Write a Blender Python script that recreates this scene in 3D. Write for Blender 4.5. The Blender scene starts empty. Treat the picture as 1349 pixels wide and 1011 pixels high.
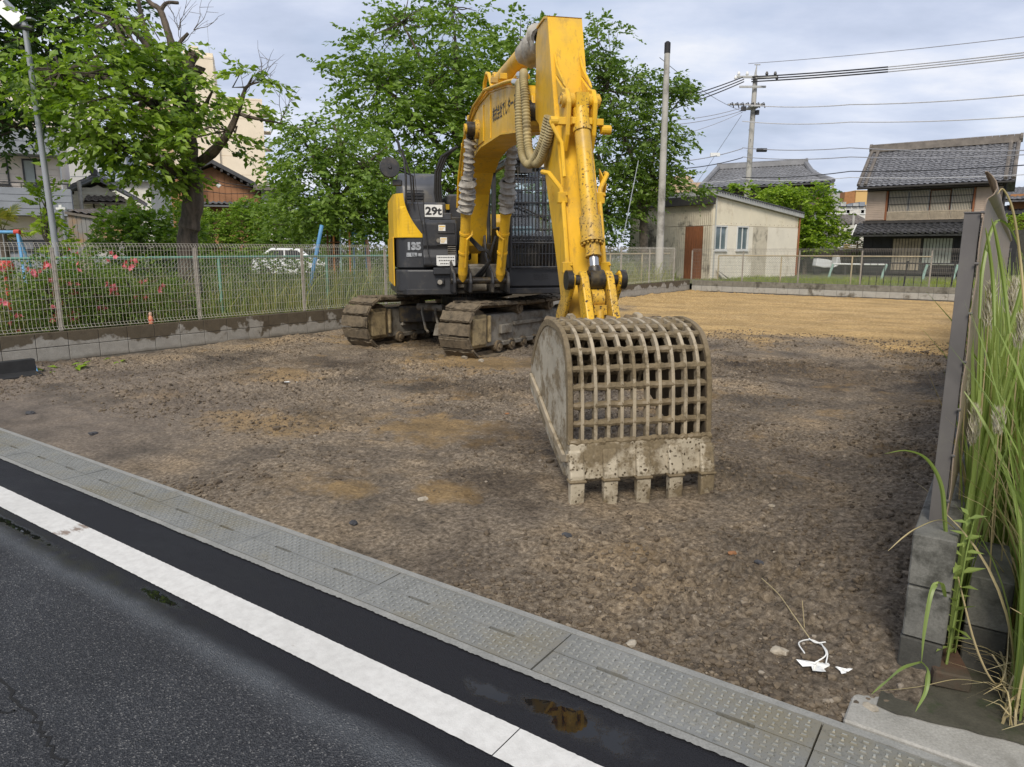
import bpy, bmesh, math, random
import numpy as np
from mathutils import Vector, Matrix

rng = np.random.default_rng(7)
random.seed(7)
R = math.radians
SC = bpy.context.scene
COL = SC.collection

# ------------------------------------------------------------------ camera, sky, sun, exposure
H = 1.55
FPX, CX, CY = 926.0, 674.5, 505.5
PITCH = math.atan((505.5 - 330.0) / FPX)
cam_d = bpy.data.cameras.new('camera')
cam = bpy.data.objects.new('camera', cam_d)
COL.objects.link(cam)
cam.location = (0, 0, H)
cam.rotation_euler = (math.pi / 2 - PITCH, 0, 0)
cam_d.sensor_fit = 'HORIZONTAL'
cam_d.sensor_width = 36.0
cam_d.lens = 36.0 * FPX / 1349.0
cam_d.clip_start = 0.05
cam_d.clip_end = 3000
SC.camera = cam

SUN_EL, SUN_AZ = 44.0, 192.0        # azimuth measured clockwise from +Y (the view direction)
world = bpy.data.worlds.new('World')
SC.world = world
world.use_nodes = True
wn, wl = world.node_tree.nodes, world.node_tree.links
wn.clear()
w_out = wn.new('ShaderNodeOutputWorld')
w_mix = wn.new('ShaderNodeMixShader')
bg_sky = wn.new('ShaderNodeBackground')
bg_cloud = wn.new('ShaderNodeBackground')
sky = wn.new('ShaderNodeTexSky')
sky.sky_type = 'NISHITA'
sky.sun_disc = False
sky.sun_elevation = R(SUN_EL)
sky.sun_rotation = R(SUN_AZ)
sky.altitude = 50
sky.air_density = 1.0
sky.dust_density = 1.6
wl.new(sky.outputs[0], bg_sky.inputs[0])
bg_sky.inputs[1].default_value = 0.11
tc = wn.new('ShaderNodeTexCoord')
sep = wn.new('ShaderNodeSeparateXYZ')
wl.new(tc.outputs['Generated'], sep.inputs[0])
def wmath(op, a, b=None, clamp=False):
    m = wn.new('ShaderNodeMath'); m.operation = op; m.use_clamp = clamp
    for i, v in enumerate((a, b)):
        if v is None: continue
        if isinstance(v, (int, float)): m.inputs[i].default_value = v
        else: wl.new(v, m.inputs[i])
    return m.outputs[0]
zc = wmath('ADD', wmath('MAXIMUM', sep.outputs[2], 0.0), 0.22)
cmb = wn.new('ShaderNodeCombineXYZ')
wl.new(wmath('DIVIDE', sep.outputs[0], zc), cmb.inputs[0])
wl.new(wmath('DIVIDE', sep.outputs[1], zc), cmb.inputs[1])
def wnoise(scale, detail, rough, loc):
    mp = wn.new('ShaderNodeMapping'); mp.inputs['Location'].default_value = loc
    mp.inputs['Scale'].default_value = (1.0, 1.5, 1.0)
    wl.new(cmb.outputs[0], mp.inputs[0])
    n = wn.new('ShaderNodeTexNoise'); n.inputs['Scale'].default_value = scale
    n.inputs['Detail'].default_value = detail; n.inputs['Roughness'].default_value = rough
    wl.new(mp.outputs[0], n.inputs['Vector'])
    return n.outputs['Fac']
def wramp(src, stops):
    r = wn.new('ShaderNodeValToRGB'); wl.new(src, r.inputs[0])
    els = r.color_ramp.elements
    while len(els) < len(stops): els.new(0.5)
    for el, (p, c) in zip(els, stops):
        el.position = p; el.color = (*c, 1) if len(c) == 3 else c
    return r.outputs[0]
# shades of the overcast itself: bright thin cloud to grey-blue thick cloud
cloud_col = wramp(wnoise(1.15, 8, 0.56, (3.1, 1.7, 0)), [(0.30, (0.42, 0.48, 0.61)), (0.45, (0.54, 0.60, 0.75)), (0.56, (0.67, 0.72, 0.85)), (0.70, (0.93, 0.92, 0.94))])
wl.new(cloud_col, bg_cloud.inputs[0])
bg_cloud.inputs[1].default_value = 0.92
cover = wramp(wnoise(0.5, 6, 0.55, (8.3, 4.2, 0)), [(0.34, (0.55,) * 3), (0.50, (0.93,) * 3)])
wl.new(cover, w_mix.inputs[0])
wl.new(bg_sky.outputs[0], w_mix.inputs[1])
wl.new(bg_cloud.outputs[0], w_mix.inputs[2])
wl.new(w_mix.outputs[0], w_out.inputs[0])

sun_d = bpy.data.lights.new('sun', 'SUN')
sun_d.energy = 2.6
sun_d.angle = R(20)
sun_d.color = (1.0, 0.93, 0.82)
sun = bpy.data.objects.new('sun', sun_d)
COL.objects.link(sun)
_sd = Vector((math.sin(R(SUN_AZ)) * math.cos(R(SUN_EL)), math.cos(R(SUN_AZ)) * math.cos(R(SUN_EL)), math.sin(R(SUN_EL))))
sun.rotation_euler = _sd.to_track_quat('Z', 'Y').to_euler()

vs = SC.view_settings
vs.view_transform = 'Standard'
vs.look = 'None'
vs.exposure = 0.30
vs.gamma = 1.0
vs.use_curve_mapping = False

# ------------------------------------------------------------------ frames of reference
E_DIR = np.array([0.818, -0.575]); E_DIR /= np.linalg.norm(E_DIR)
N_DIR = np.array([-E_DIR[1], E_DIR[0]])
ROAD_RZ = math.atan2(E_DIR[1], E_DIR[0])
def en(e, n, z=0.0):
    """A place given along the road (e) and into the lot (n), camera foot at 0, 0."""
    p = E_DIR * e + N_DIR * n
    return Vector((p[0], p[1], z))
def site(u, v, Y):
    """Survey helper: the place seen at photo pixel u, v that lies Y metres ahead."""
    x = (u - CX) / FPX; y = -(v - CY) / FPX
    r = np.array([x, math.cos(PITCH) + y * math.sin(PITCH), -math.sin(PITCH) + y * math.cos(PITCH)])
    p = np.array([0, 0, H]) + Y / r[1] * r
    return Vector(p)

# ------------------------------------------------------------------ mesh helpers
class MB:
    def __init__(self):
        self.v = []; self.f = []
    def add(self, vs, fs):
        o = len(self.v)
        self.v.extend([tuple(map(float, p)) for p in vs])
        self.f.extend([tuple(i + o for i in f) for f in fs])
        return self
    def box(self, lo, hi, M=None):
        x0, y0, z0 = lo; x1, y1, z1 = hi
        vs = [(x0, y0, z0), (x1, y0, z0), (x1, y1, z0), (x0, y1, z0), (x0, y0, z1), (x1, y0, z1), (x1, y1, z1), (x0, y1, z1)]
        if M is not None: vs = [M @ Vector(p) for p in vs]
        return self.add(vs, [(0, 3, 2, 1), (4, 5, 6, 7), (0, 1, 5, 4), (1, 2, 6, 5), (2, 3, 7, 6), (3, 0, 4, 7)])
    def cbox(self, c, s, M=None):
        return self.box([c[i] - s[i] / 2 for i in range(3)], [c[i] + s[i] / 2 for i in range(3)], M)
    def prism(self, poly, fn, a0, a1):
        """poly: 2D outline; fn(p, q, a) places it; swept from a0 to a1."""
        n = len(poly)
        vs = [fn(p[0], p[1], a0) for p in poly] + [fn(p[0], p[1], a1) for p in poly]
        fs = [tuple(range(n))[::-1], tuple(range(n, 2 * n))] + [(i, (i + 1) % n, n + (i + 1) % n, n + i) for i in range(n)]
        return self.add(vs, fs)
    def tube(self, pts, r, n=8, cap=True, twist=0.0):
        pts = [Vector(p) for p in pts]
        m = len(pts)
        rs = [r] * m if isinstance(r, (int, float)) else list(r)
        vs = []; up = None
        for i, p in enumerate(pts):
            t = (pts[min(i + 1, m - 1)] - pts[max(i - 1, 0)])
            if t.length < 1e-9: t = Vector((0, 0, 1))
            t.normalize()
            if up is None:
                a = Vector((0, 0, 1)) if abs(t.z) < 0.9 else Vector((1, 0, 0))
                up = (a - t * a.dot(t)).normalized()
            else:
                up = (up - t * up.dot(t))
                up = up.normalized() if up.length > 1e-6 else t.orthogonal().normalized()
            w = t.cross(up)
            for k in range(n):
                ang = 2 * math.pi * k / n + twist
                vs.append(p + (up * math.cos(ang) + w * math.sin(ang)) * rs[i])
        fs = []
        for i in range(m - 1):
            for k in range(n):
                a = i * n + k; b = i * n + (k + 1) % n
                fs.append((a, b, b + n, a + n))
        if cap:
            fs.append(tuple(range(n))[::-1]); fs.append(tuple(range((m - 1) * n, m * n)))
        return self.add(vs, fs)
    def ribbon(self, outer, inner, fn, a0, a1, closed=False):
        n = len(outer)
        vs = [fn(p[0], p[1], a) for a in (a0, a1) for p in outer] + [fn(p[0], p[1], a) for a in (a0, a1) for p in inner]
        fs = []
        for i in range(n - 1 + (1 if closed else 0)):
            j = (i + 1) % n
            fs += [(i, j, n + j, n + i), (2 * n + i, 3 * n + i, 3 * n + j, 2 * n + j), (i, 2 * n + i, 2 * n + j, j), (n + i, n + j, 3 * n + j, 3 * n + i)]
        if not closed:
            fs += [(0, n, 3 * n, 2 * n), (n - 1, 3 * n - 1, 4 * n - 1, 2 * n - 1)]
        return self.add(vs, fs)
    def mesh(self, name, smooth=False, bevel=0.0, seg=1):
        me = bpy.data.meshes.new(name)
        me.from_pydata(self.v, [], self.f)
        bm = bmesh.new(); bm.from_mesh(me)
        bmesh.ops.recalc_face_normals(bm, faces=bm.faces)
        if bevel > 0:
            ed = [e for e in bm.edges if len(e.link_faces) == 2 and e.calc_face_angle(0) > R(28)]
            bmesh.ops.bevel(bm, geom=ed, offset=bevel, segments=seg, affect='EDGES', clamp_overlap=True, profile=0.5)
        bm.to_mesh(me); bm.free()
        if smooth:
            me.polygons.foreach_set('use_smooth', [True] * len(me.polygons))
            me.set_sharp_from_angle(angle=R(38))
        me.update()
        return me
    def build(self, name, mat, parent=None, smooth=False, bevel=0.0, seg=1, kind=None, label=None, loc=None, rot=None):
        me = self.mesh(name, smooth, bevel, seg)
        me.materials.append(mat)
        return link(name, me, parent, kind, label, loc, rot)

def link(name, me, parent=None, kind=None, label=None, loc=None, rot=None):
    o = bpy.data.objects.new(name, me)
    COL.objects.link(o)
    if parent is not None: o.parent = parent
    if loc is not None: o.location = loc
    if rot is not None: o.rotation_euler = rot
    if kind: o['kind'] = kind
    if label: o['label'] = label
    return o
def tag(o, label, cat, group=None):
    o['label'] = label; o['category'] = cat
    if group: o['group'] = group
    return o
def thing(name, label, cat, loc=(0, 0, 0), rz=0.0, group=None):
    o = bpy.data.objects.new(name, None)
    COL.objects.link(o)
    o.empty_display_size = 0.2
    o.location = loc; o.rotation_euler = (0, 0, rz)
    return tag(o, label, cat, group)
def again(src, parent=None, loc=None, rot=None, scale=None):
    o = src.copy(); COL.objects.link(o)
    if parent is not None: o.parent = parent
    if loc is not None: o.location = loc
    if rot is not None: o.rotation_euler = rot
    if scale is not None: o.scale = scale
    return o
def raw_mesh(name, V, F, mat, smooth=False):
    """V (n,3) float array, F (m,k) int array, all faces of k corners."""
    me = bpy.data.meshes.new(name)
    V = np.ascontiguousarray(V, dtype=np.float32); F = np.ascontiguousarray(F, dtype=np.int32)
    k = F.shape[1]
    me.vertices.add(len(V)); me.vertices.foreach_set('co', V.ravel())
    me.loops.add(F.size); me.loops.foreach_set('vertex_index', F.ravel())
    me.polygons.add(len(F)); me.polygons.foreach_set('loop_start', np.arange(0, F.size, k, dtype=np.int32))
    me.polygons.foreach_set('use_smooth', np.full(len(F), smooth))
    me.update(calc_edges=True); me.validate()
    me.materials.append(mat)
    return me

# ------------------------------------------------------------------ material helpers
class NT:
    def __init__(self, name):
        self.m = bpy.data.materials.new(name); self.m.use_nodes = True
        self.t = self.m.node_tree; self.n = self.t.nodes; self.l = self.t.links
        self.n.clear()
        self.out = self.n.new('ShaderNodeOutputMaterial')
        self.b = self.n.new('ShaderNodeBsdfPrincipled')
        self.l.new(self.b.outputs[0], self.out.inputs[0])
        self._pos = None
    def pos(self, kind='world'):
        if kind == 'object':
            return self.n.new('ShaderNodeTexCoord').outputs['Object']
        if self._pos is None: self._pos = self.n.new('ShaderNodeNewGeometry')
        return self._pos.outputs['Position']
    def set(self, name, v):
        s = self.b.inputs[name]
        if hasattr(v, 'is_output'): self.l.new(v, s)
        elif isinstance(v, tuple): s.default_value = (*v, 1) if len(v) == 3 else v
        else: s.default_value = v
    def noise(self, scale, detail=5, rough=0.55, vec=None, stretch=None, out='Fac', dist=0.0):
        v = vec if vec is not None else self.pos()
        if stretch:
            mp = self.n.new('ShaderNodeMapping'); mp.inputs['Scale'].default_value = stretch
            self.l.new(v, mp.inputs[0]); v = mp.outputs[0]
        n = self.n.new('ShaderNodeTexNoise')
        n.inputs['Scale'].default_value = scale; n.inputs['Detail'].default_value = detail
        n.inputs['Roughness'].default_value = rough; n.inputs['Distortion'].default_value = dist
        self.l.new(v, n.inputs['Vector'])
        return n.outputs[out]
    def voro(self, scale, vec=None, out='Distance', feature='F1', rnd=1.0):
        n = self.n.new('ShaderNodeTexVoronoi'); n.feature = feature
        n.inputs['Scale'].default_value = scale; n.inputs['Randomness'].default_value = rnd
        self.l.new(vec if vec is not None else self.pos(), n.inputs['Vector'])
        return n.outputs[out]
    def ramp(self, src, stops, interp='LINEAR'):
        r = self.n.new('ShaderNodeValToRGB'); self.l.new(src, r.inputs[0])
        r.color_ramp.interpolation = interp
        els = r.color_ramp.elements
        while len(els) < len(stops): els.new(0.5)
        for el, (p, c) in zip(els, stops):
            el.position = p
            el.color = (c, c, c, 1) if isinstance(c, (int, float)) else (*c, 1)
        return r.outputs[0]
    def mix(self, fac, a, b, mode='MIX'):
        m = self.n.new('ShaderNodeMix'); m.data_type = 'RGBA'; m.blend_type = mode
        for s, v in ((m.inputs[0], fac), (m.inputs[6], a), (m.inputs[7], b)):
            if hasattr(v, 'is_output'): self.l.new(v, s)
            elif isinstance(v, tuple): s.default_value = (*v, 1)
            else: s.default_value = v
        return m.outputs[2]
    def math(self, op, a, b=0.0, clamp=False):
        m = self.n.new('ShaderNodeMath'); m.operation = op; m.use_clamp = clamp
        for s, v in ((m.inputs[0], a), (m.inputs[1], b)):
            if hasattr(v, 'is_output'): self.l.new(v, s)
            else: s.default_value = v
        return m.outputs[0]
    def xyz(self, v):
        s = self.n.new('ShaderNodeSeparateXYZ'); self.l.new(v, s.inputs[0]); return s.outputs
    def bump(self, h, strength=0.3, dist=0.01):
        b = self.n.new('ShaderNodeBump'); b.inputs['Strength'].default_value = strength
        b.inputs['Distance'].default_value = dist
        self.l.new(h, b.inputs['Height']); self.l.new(b.outputs[0], self.b.inputs['Normal'])
        return b
def tone(c, k): return tuple(min(1.0, x * k) for x in c)
def M_plain(name, col, rough=0.6, var=0.2, scale=6.0, bump=0.0, bscale=40.0, metal=0.0, dirt=None, dirt_amt=0.5, dirt_scale=2.5, spec=0.5, coords='world', stretch=None):
    t = NT(name); v = t.pos(coords)
    c = t.ramp(t.noise(scale, 6, 0.6, v, stretch), [(0.3, tone(col, 1 - var)), (0.7, tone(col, 1 + var))])
    if dirt:
        lo = 0.62 - 0.3 * dirt_amt
        c = t.mix(t.ramp(t.noise(dirt_scale, 8, 0.68, v, stretch), [(lo, 0.0), (lo + 0.16, 0.9)]), c, dirt)
    t.set('Base Color', c); t.set('Roughness', rough); t.set('Metallic', metal); t.set('Specular IOR Level', spec)
    if bump: t.bump(t.noise(bscale, 6, 0.65, v), bump, 0.01)
    return t.m
def M_leaf(name, cols, rough=0.45, trans=0.35):
    t = NT(name)
    g = t.n.new('ShaderNodeNewGeometry')
    k = len(cols) - 1
    c = t.ramp(g.outputs['Random Per Island'], [(i / k, cc) for i, cc in enumerate(cols)])
    # whole boughs are younger or older than others
    c = t.mix(t.ramp(t.noise(0.9, 3, 0.6), [(0.38, 0.0), (0.66, 0.55)]), c, tone(cols[-1], 1.0))
    t.set('Base Color', c); t.set('Roughness', rough); t.set('Specular IOR Level', 0.35)
    tr = t.n.new('ShaderNodeBsdfTranslucent')
    t.l.new(t.mix(1.0, c, (1.5, 1.7, 0.5), 'MULTIPLY'), tr.inputs[0])
    mx = t.n.new('ShaderNodeMixShader'); mx.inputs[0].default_value = trans
    t.l.new(t.b.outputs[0], mx.inputs[1]); t.l.new(tr.outputs[0], mx.inputs[2])
    t.l.new(mx.outputs[0], t.out.inputs[0])
    return t.m

MAT = {}
MUD = (0.115, 0.082, 0.048)
# -- dirt of the lot (local x = e, y = n)
t = NT('lot_soil'); p = t.pos('object'); s = t.xyz(p)
grit = t.ramp(t.noise(34, 10, 0.75, p), [(0.32, (0.040, 0.032, 0.024)), (0.43, (0.145, 0.117, 0.086)), (0.54, (0.265, 0.218, 0.163)), (0.68, (0.47, 0.40, 0.315))])
patch = t.ramp(t.noise(0.85, 7, 0.62, p), [(0.36, (0.60, 0.58, 0.57)), (0.5, (1.0, 0.97, 0.92)), (0.64, (1.34, 1.22, 1.02))])
soil = t.mix(1.0, grit, patch, 'MULTIPLY')
sand = t.ramp(t.noise(30, 9, 0.72, p), [(0.32, (0.15, 0.090, 0.030)), (0.46, (0.42, 0.275, 0.110)), (0.62, (0.66, 0.48, 0.235))])
sand = t.mix(1.0, sand, t.ramp(t.noise(0.8, 6, 0.65, p, (0.7, 1.6, 1)), [(0.33, (0.72, 0.70, 0.66)), (0.62, (1.12, 1.09, 1.05))]), 'MULTIPLY')
far = t.math('ADD', s[1], t.math('MULTIPLY', t.math('SUBTRACT', t.noise(0.55, 7, 0.6, p), 0.5), 7.0))
far = t.math('SUBTRACT', far, t.math('MULTIPLY', t.math('MAXIMUM', t.math('SUBTRACT', -4.8, s[0]), 0.0), 1.15))
f_sand = t.ramp(t.math('MULTIPLY', far, 1 / 20.0), [(0.60, 0.0), (0.665, 0.93)])
soil = t.mix(f_sand, soil, sand)
spots = t.ramp(t.noise(1.15, 8, 0.7, p), [(0.555, 0.0), (0.66, 0.75)])
spots = t.math('MULTIPLY', spots, t.ramp(t.math('MULTIPLY', s[1], 0.05), [(0.12, 0.25), (0.2, 1.0)]))
soil = t.mix(spots, soil, t.ramp(t.noise(42, 8, 0.7, p), [(0.3, (0.16, 0.095, 0.036)), (0.7, (0.44, 0.30, 0.14))]))
def blotch(lst, k=1.1):
    o = None
    for ce, cn, r in lst:
        dx = t.math('SUBTRACT', s[0], ce); dy = t.math('MULTIPLY', t.math('SUBTRACT', s[1], cn), 1.5)
        d = t.math('MULTIPLY', t.math('SQRT', t.math('ADD', t.math('MULTIPLY', dx, dx), t.math('MULTIPLY', dy, dy))), 1 / r)
        q = t.ramp(t.math('ADD', d, t.math('MULTIPLY', t.math('SUBTRACT', t.noise(2.6, 8, 0.7, p), 0.5), 3.2)), [(0.45, 1.0), (0.95, 0.0)])
        o = q if o is None else t.math('MAXIMUM', o, q)
    return o
och = blotch([(-5.4, 3.8, .75), (-4.0, 4.5, .8), (-3.4, 2.95, .35), (-7.2, 5.4, .7), (-6.0, 7.6, 1.2), (-2.8, 3.3, .3), (-8.8, 8.5, 1.2), (-3.2, 7.4, .8)])
soil = t.mix(t.math('MULTIPLY', och, 0.85), soil, t.ramp(t.noise(42, 8, 0.7, p), [(0.3, (0.17, 0.105, 0.042)), (0.7, (0.47, 0.325, 0.155))]))
wetp = blotch([(-7.6, 6.3, 1.0), (-3.0, 4.6, .9), (-2.6, 3.6, .6), (-5.0, 6.0, .9), (-2.0, 9.5, 2.0), (-9.0, 4.2, .5)])
soil = t.mix(t.math('MULTIPLY', wetp, 0.75), soil, t.mix(1.0, soil, (0.46, 0.44, 0.43), 'MULTIPLY'))
# washed grey gravel toward the street's far end and along the gutter
gr = t.math('MULTIPLY', t.ramp(t.math('MULTIPLY', s[1], 0.1), [(0.28, 1.0), (0.62, 0.0)]), t.ramp(t.math('MULTIPLY', s[0], -0.1), [(0.42, 0.0), (0.72, 0.75)]))
soil = t.mix(gr, soil, t.ramp(t.noise(60, 8, 0.75, p), [(0.3, (0.11, 0.090, 0.072)), (0.6, (0.24, 0.20, 0.165)), (0.75, (0.36, 0.31, 0.27))]))
wet = t.ramp(t.noise(0.7, 5, 0.6, p, (1, 1.4, 1)), [(0.36, 0.55), (0.5, 1.0)])
soil = t.mix(1.0, soil, t.mix(f_sand, wet, (1.0, 1.0, 1.0)), 'MULTIPLY')
t.set('Base Color', soil); t.set('Roughness', t.ramp(t.noise(0.7, 5, 0.6, p, (1, 1.4, 1)), [(0.36, 0.72), (0.5, 0.95)])); t.set('Specular IOR Level', 0.3)
t.bump(t.noise(60, 10, 0.8, p), 1.0, 0.02)
MAT['soil'] = t.m
# -- pebbles: colour per stone
t = NT('pebble'); g = t.n.new('ShaderNodeNewGeometry')
c = t.ramp(g.outputs['Random Per Island'], [(0.0, (0.035, 0.029, 0.024)), (0.35, (0.10, 0.079, 0.056)), (0.86, (0.20, 0.160, 0.112)), (0.975, (0.30, 0.25, 0.185)), (1.0, (0.48, 0.43, 0.36))])
t.set('Base Color', t.mix(0.5, c, t.ramp(t.noise(60, 6, 0.7), [(0.3, tone(MUD, 0.45)), (0.7, tone(MUD, 1.5))]), 'MIX')); t.set('Roughness', 0.9)
t.bump(t.noise(90, 6, 0.7), 0.5, 0.006); MAT['pebble'] = t.m
# -- road (local x = e, y = n)
t = NT('asphalt'); p = t.pos('object'); s = t.xyz(p)
agg = t.voro(190, p, 'Color'); aggv = t.xyz(agg)[0]
old = t.ramp(aggv, [(0.0, (0.010, 0.011, 0.014)), (0.55, (0.026, 0.028, 0.032)), (0.90, (0.052, 0.053, 0.056)), (1.0, (0.16, 0.157, 0.15))])
old = t.mix(1.0, old, t.ramp(t.noise(1.4, 7, 0.65, p), [(0.3, 0.72), (0.7, 1.18)]), 'MULTIPLY')
new = t.ramp(t.voro(260, p, 'Distance'), [(0.0, (0.020, 0.020, 0.024)), (0.8, (0.010, 0.010, 0.012))])
edge = t.math('ADD', s[1], t.math('MULTIPLY', t.math('SUBTRACT', t.noise(3.2, 6, 0.6, p, (0.35, 1, 1)), 0.5), 0.16))
f_new = t.ramp(edge, [(1.40, 0.0), (1.43, 1.0)]) if False else t.ramp(t.math('MULTIPLY', edge, 0.5), [(0.695, 0.0), (0.715, 1.0)])
silt_sheen = t.math('MULTIPLY', t.ramp(t.math('ABSOLUTE', t.math('SUBTRACT', edge, 1.37)), [(0.0, 1.0), (0.085, 0.0)]), t.ramp(t.noise(2.0, 6, 0.6, p), [(0.33, 0.2), (0.6, 0.85)]))
col = t.mix(f_new, old, new)
col = t.mix(t.math('MULTIPLY', silt_sheen, 0.8), col, (0.115, 0.125, 0.135))  # pale band: silt, with the wet sheen painted into its colour
moss = t.math('MULTIPLY', t.ramp(t.math('ABSOLUTE', t.math('SUBTRACT', edge, 1.46)), [(0.0, 1.0), (0.1, 0.0)]), t.ramp(t.math('MULTIPLY', s[0], -0.1), [(0.24, 0.0), (0.33, 0.8)]))
col = t.mix(t.math('MULTIPLY', moss, t.ramp(t.noise(9, 7, 0.7, p), [(0.4, 0.0), (0.6, 0.8)])), col, (0.030, 0.030, 0.014))
def pool(ce, cn, le, ln):
    dx = t.math('MULTIPLY', t.math('SUBTRACT', s[0], ce), 1 / le); dy = t.math('MULTIPLY', t.math('SUBTRACT', s[1], cn), 1 / ln)
    d = t.math('SQRT', t.math('ADD', t.math('MULTIPLY', dx, dx), t.math('MULTIPLY', dy, dy)))
    return t.ramp(t.math('ADD', d, t.math('MULTIPLY', t.math('SUBTRACT', t.noise(11, 7, 0.65, p), 0.5), 1.7)), [(0.48, 1.0), (0.88, 0.0)])
pools = None
for a in ((-1.03, 1.835, 0.36, 0.105), (-1.38, 1.80, 0.17, 0.06), (-3.0, 1.50, 0.30, 0.040), (-4.6, 1.47, 0.9, 0.035), (-0.25, 1.82, 0.3, 0.07)):
    q_ = pool(*a); pools = q_ if pools is None else t.math('MAXIMUM', pools, q_)
col = t.mix(t.math('MULTIPLY', pools, 0.8), col, (0.006, 0.006, 0.006))
t.set('Base Color', col)
rg = t.mix(f_new, t.ramp(t.noise(2.3, 6, 0.6, p), [(0.35, 0.50), (0.62, 0.78)]), t.ramp(t.noise(2.0, 5, 0.55, p, (0.5, 1, 1)), [(0.38, 0.38), (0.55, 0.62)]))
rg = t.mix(pools, rg, (0.015,) * 3)
t.set('Roughness', rg); t.set('Specular IOR Level', t.mix(t.math('MULTIPLY', f_new, t.math('SUBTRACT', 1.0, pools, True)), (0.42,) * 3, (0.26,) * 3))
bh = t.mix(f_new, t.voro(190, p, 'Distance'), t.math('MULTIPLY', t.voro(260, p, 'Distance'), 0.4))
bh = t.math('MULTIPLY', bh, t.math('SUBTRACT', 1.0, pools, True))
t.bump(bh, 0.8, 0.008); MAT['asphalt'] = t.m
# -- road line
t = NT('line_paint'); p = t.pos('object')
c = t.ramp(t.noise(22, 8, 0.7, p), [(0.3, (0.52, 0.505, 0.47)), (0.6, (0.64, 0.625, 0.585))])
c = t.mix(t.ramp(t.noise(3.0, 9, 0.75, p, (1, 3.0, 1)), [(0.64, 0.0), (0.73, 0.75)]), c, (0.30, 0.25, 0.19))
c = t.mix(t.ramp(t.voro(190, p, 'Distance'), [(0.0, 0.45), (0.25, 0.0)]), c, (0.20, 0.20, 0.19))
s = t.xyz(p)
sc1 = t.math('ADD', t.math('ABSOLUTE', t.math('MULTIPLY', t.math('SUBTRACT', s[0], -4.16), 3.6)), t.math('MULTIPLY', t.noise(14, 7, 0.7, p, (0.5, 2.4, 1)), 1.6))
c = t.mix(t.ramp(sc1, [(0.78, 0.8), (0.98, 0.0)]), c, (0.16, 0.095, 0.055))
c = t.mix(t.ramp(t.noise(1.1, 8, 0.7, p), [(0.5, 0.0), (0.75, 0.4)]), c, (0.36, 0.35, 0.32))
t.set('Base Color', c); t.set('Roughness', 0.6); t.bump(t.noise(160, 5, 0.7, p), 0.35, 0.004); MAT['line'] = t.m
# -- concretes
def M_concrete(name, a, b, bump=0.35, stain=None, sscale=1.3, sthr=0.56, grain=45, rough=0.88):
    t = NT(name)
    c = t.ramp(t.noise(7, 9, 0.7), [(0.3, a), (0.7, b)])
    c = t.mix(1.0, c, t.ramp(t.noise(120, 4, 0.7), [(0.3, 0.78), (0.7, 1.16)]), 'MULTIPLY')
    if stain: c = t.mix(t.ramp(t.noise(sscale, 8, 0.65), [(sthr, 0.0), (sthr + 0.1, 0.85)]), c, stain)
    t.set('Base Color', c); t.set('Roughness', rough); t.bump(t.noise(grain, 8, 0.75), bump, 0.008)
    return t
MAT['concrete'] = M_concrete('concrete', (0.27, 0.255, 0.23), (0.40, 0.385, 0.35), stain=(0.12, 0.11, 0.09), sthr=0.60).m
MAT['gutter_rim'] = M_concrete('gutter_rim', (0.20, 0.20, 0.185), (0.30, 0.295, 0.27), stain=(0.12, 0.105, 0.075), sscale=2.4, sthr=0.60).m
MAT['mortar'] = M_concrete('mortar', (0.10, 0.095, 0.085), (0.17, 0.16, 0.145)).m
MAT['old_block'] = M_concrete('old_block', (0.095, 0.092, 0.080), (0.185, 0.180, 0.158), stain=(0.035, 0.034, 0.026), sscale=5.5, sthr=0.53, bump=0.55).m
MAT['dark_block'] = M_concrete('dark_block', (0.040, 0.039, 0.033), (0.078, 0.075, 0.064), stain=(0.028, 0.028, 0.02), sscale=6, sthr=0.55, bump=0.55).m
t = M_concrete('pad_concrete', (0.25, 0.24, 0.21), (0.37, 0.355, 0.32), stain=(0.15, 0.14, 0.115), sscale=3, sthr=0.6)
MAT['pad'] = t.m
MAT['moss_pad'] = M_concrete('mossy_concrete', (0.040, 0.037, 0.024), (0.085, 0.078, 0.055), stain=(0.03, 0.04, 0.014), sscale=9, sthr=0.55, bump=0.6).m
# left wall: rain-dark from its top down, with a ragged lower edge
t = M_concrete('wall_block', (0.25, 0.235, 0.205), (0.37, 0.352, 0.31), stain=(0.17, 0.15, 0.12), sscale=3.3, sthr=0.60)
s = t.xyz(t.pos())
src = t.b.inputs['Base Color'].links[0].from_socket
wedge = t.math('ADD', s[2], t.math('MULTIPLY', t.math('SUBTRACT', t.noise(2.4, 4, 0.55), 0.5), 0.85))
wetf = t.ramp(wedge, [(0.275, 0.0), (0.31, 1.0)])
wetb = t.ramp(t.math('ADD', s[2], t.math('MULTIPLY', t.noise(3.0, 5, 0.6), 0.1)), [(0.10, 0.75), (0.16, 0.0)])
c = t.mix(wetf, src, t.mix(1.0, src, (0.32, 0.27, 0.20), 'MULTIPLY'))
c = t.mix(wetb, c, (0.10, 0.085, 0.062))
t.l.new(c, t.b.inputs['Base Color']); MAT['wall_block'] = t.m
# gutter covers: greenish galvanised steel with tread and mud wash
t = NT('cover_steel'); p = t.pos()
c = t.ramp(t.noise(6, 8, 0.7), [(0.3, (0.185, 0.186, 0.172)), (0.7, (0.275, 0.275, 0.255))])
c = t.mix(t.ramp(t.noise(1.5, 7, 0.68), [(0.47, 0.0), (0.62, 0.8)]), c, (0.20, 0.175, 0.115))
c = t.mix(t.ramp(t.noise(55, 5, 0.7), [(0.56, 0.0), (0.68, 0.6)]), c, (0.085, 0.083, 0.068))
t.set('Base Color', c); t.set('Metallic', 0.25); t.set('Roughness', t.ramp(t.noise(4, 5, 0.6), [(0.35, 0.40), (0.65, 0.62)])); t.bump(t.noise(150, 5, 0.7), 0.25, 0.003)
MAT['cover'] = t.m
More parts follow.
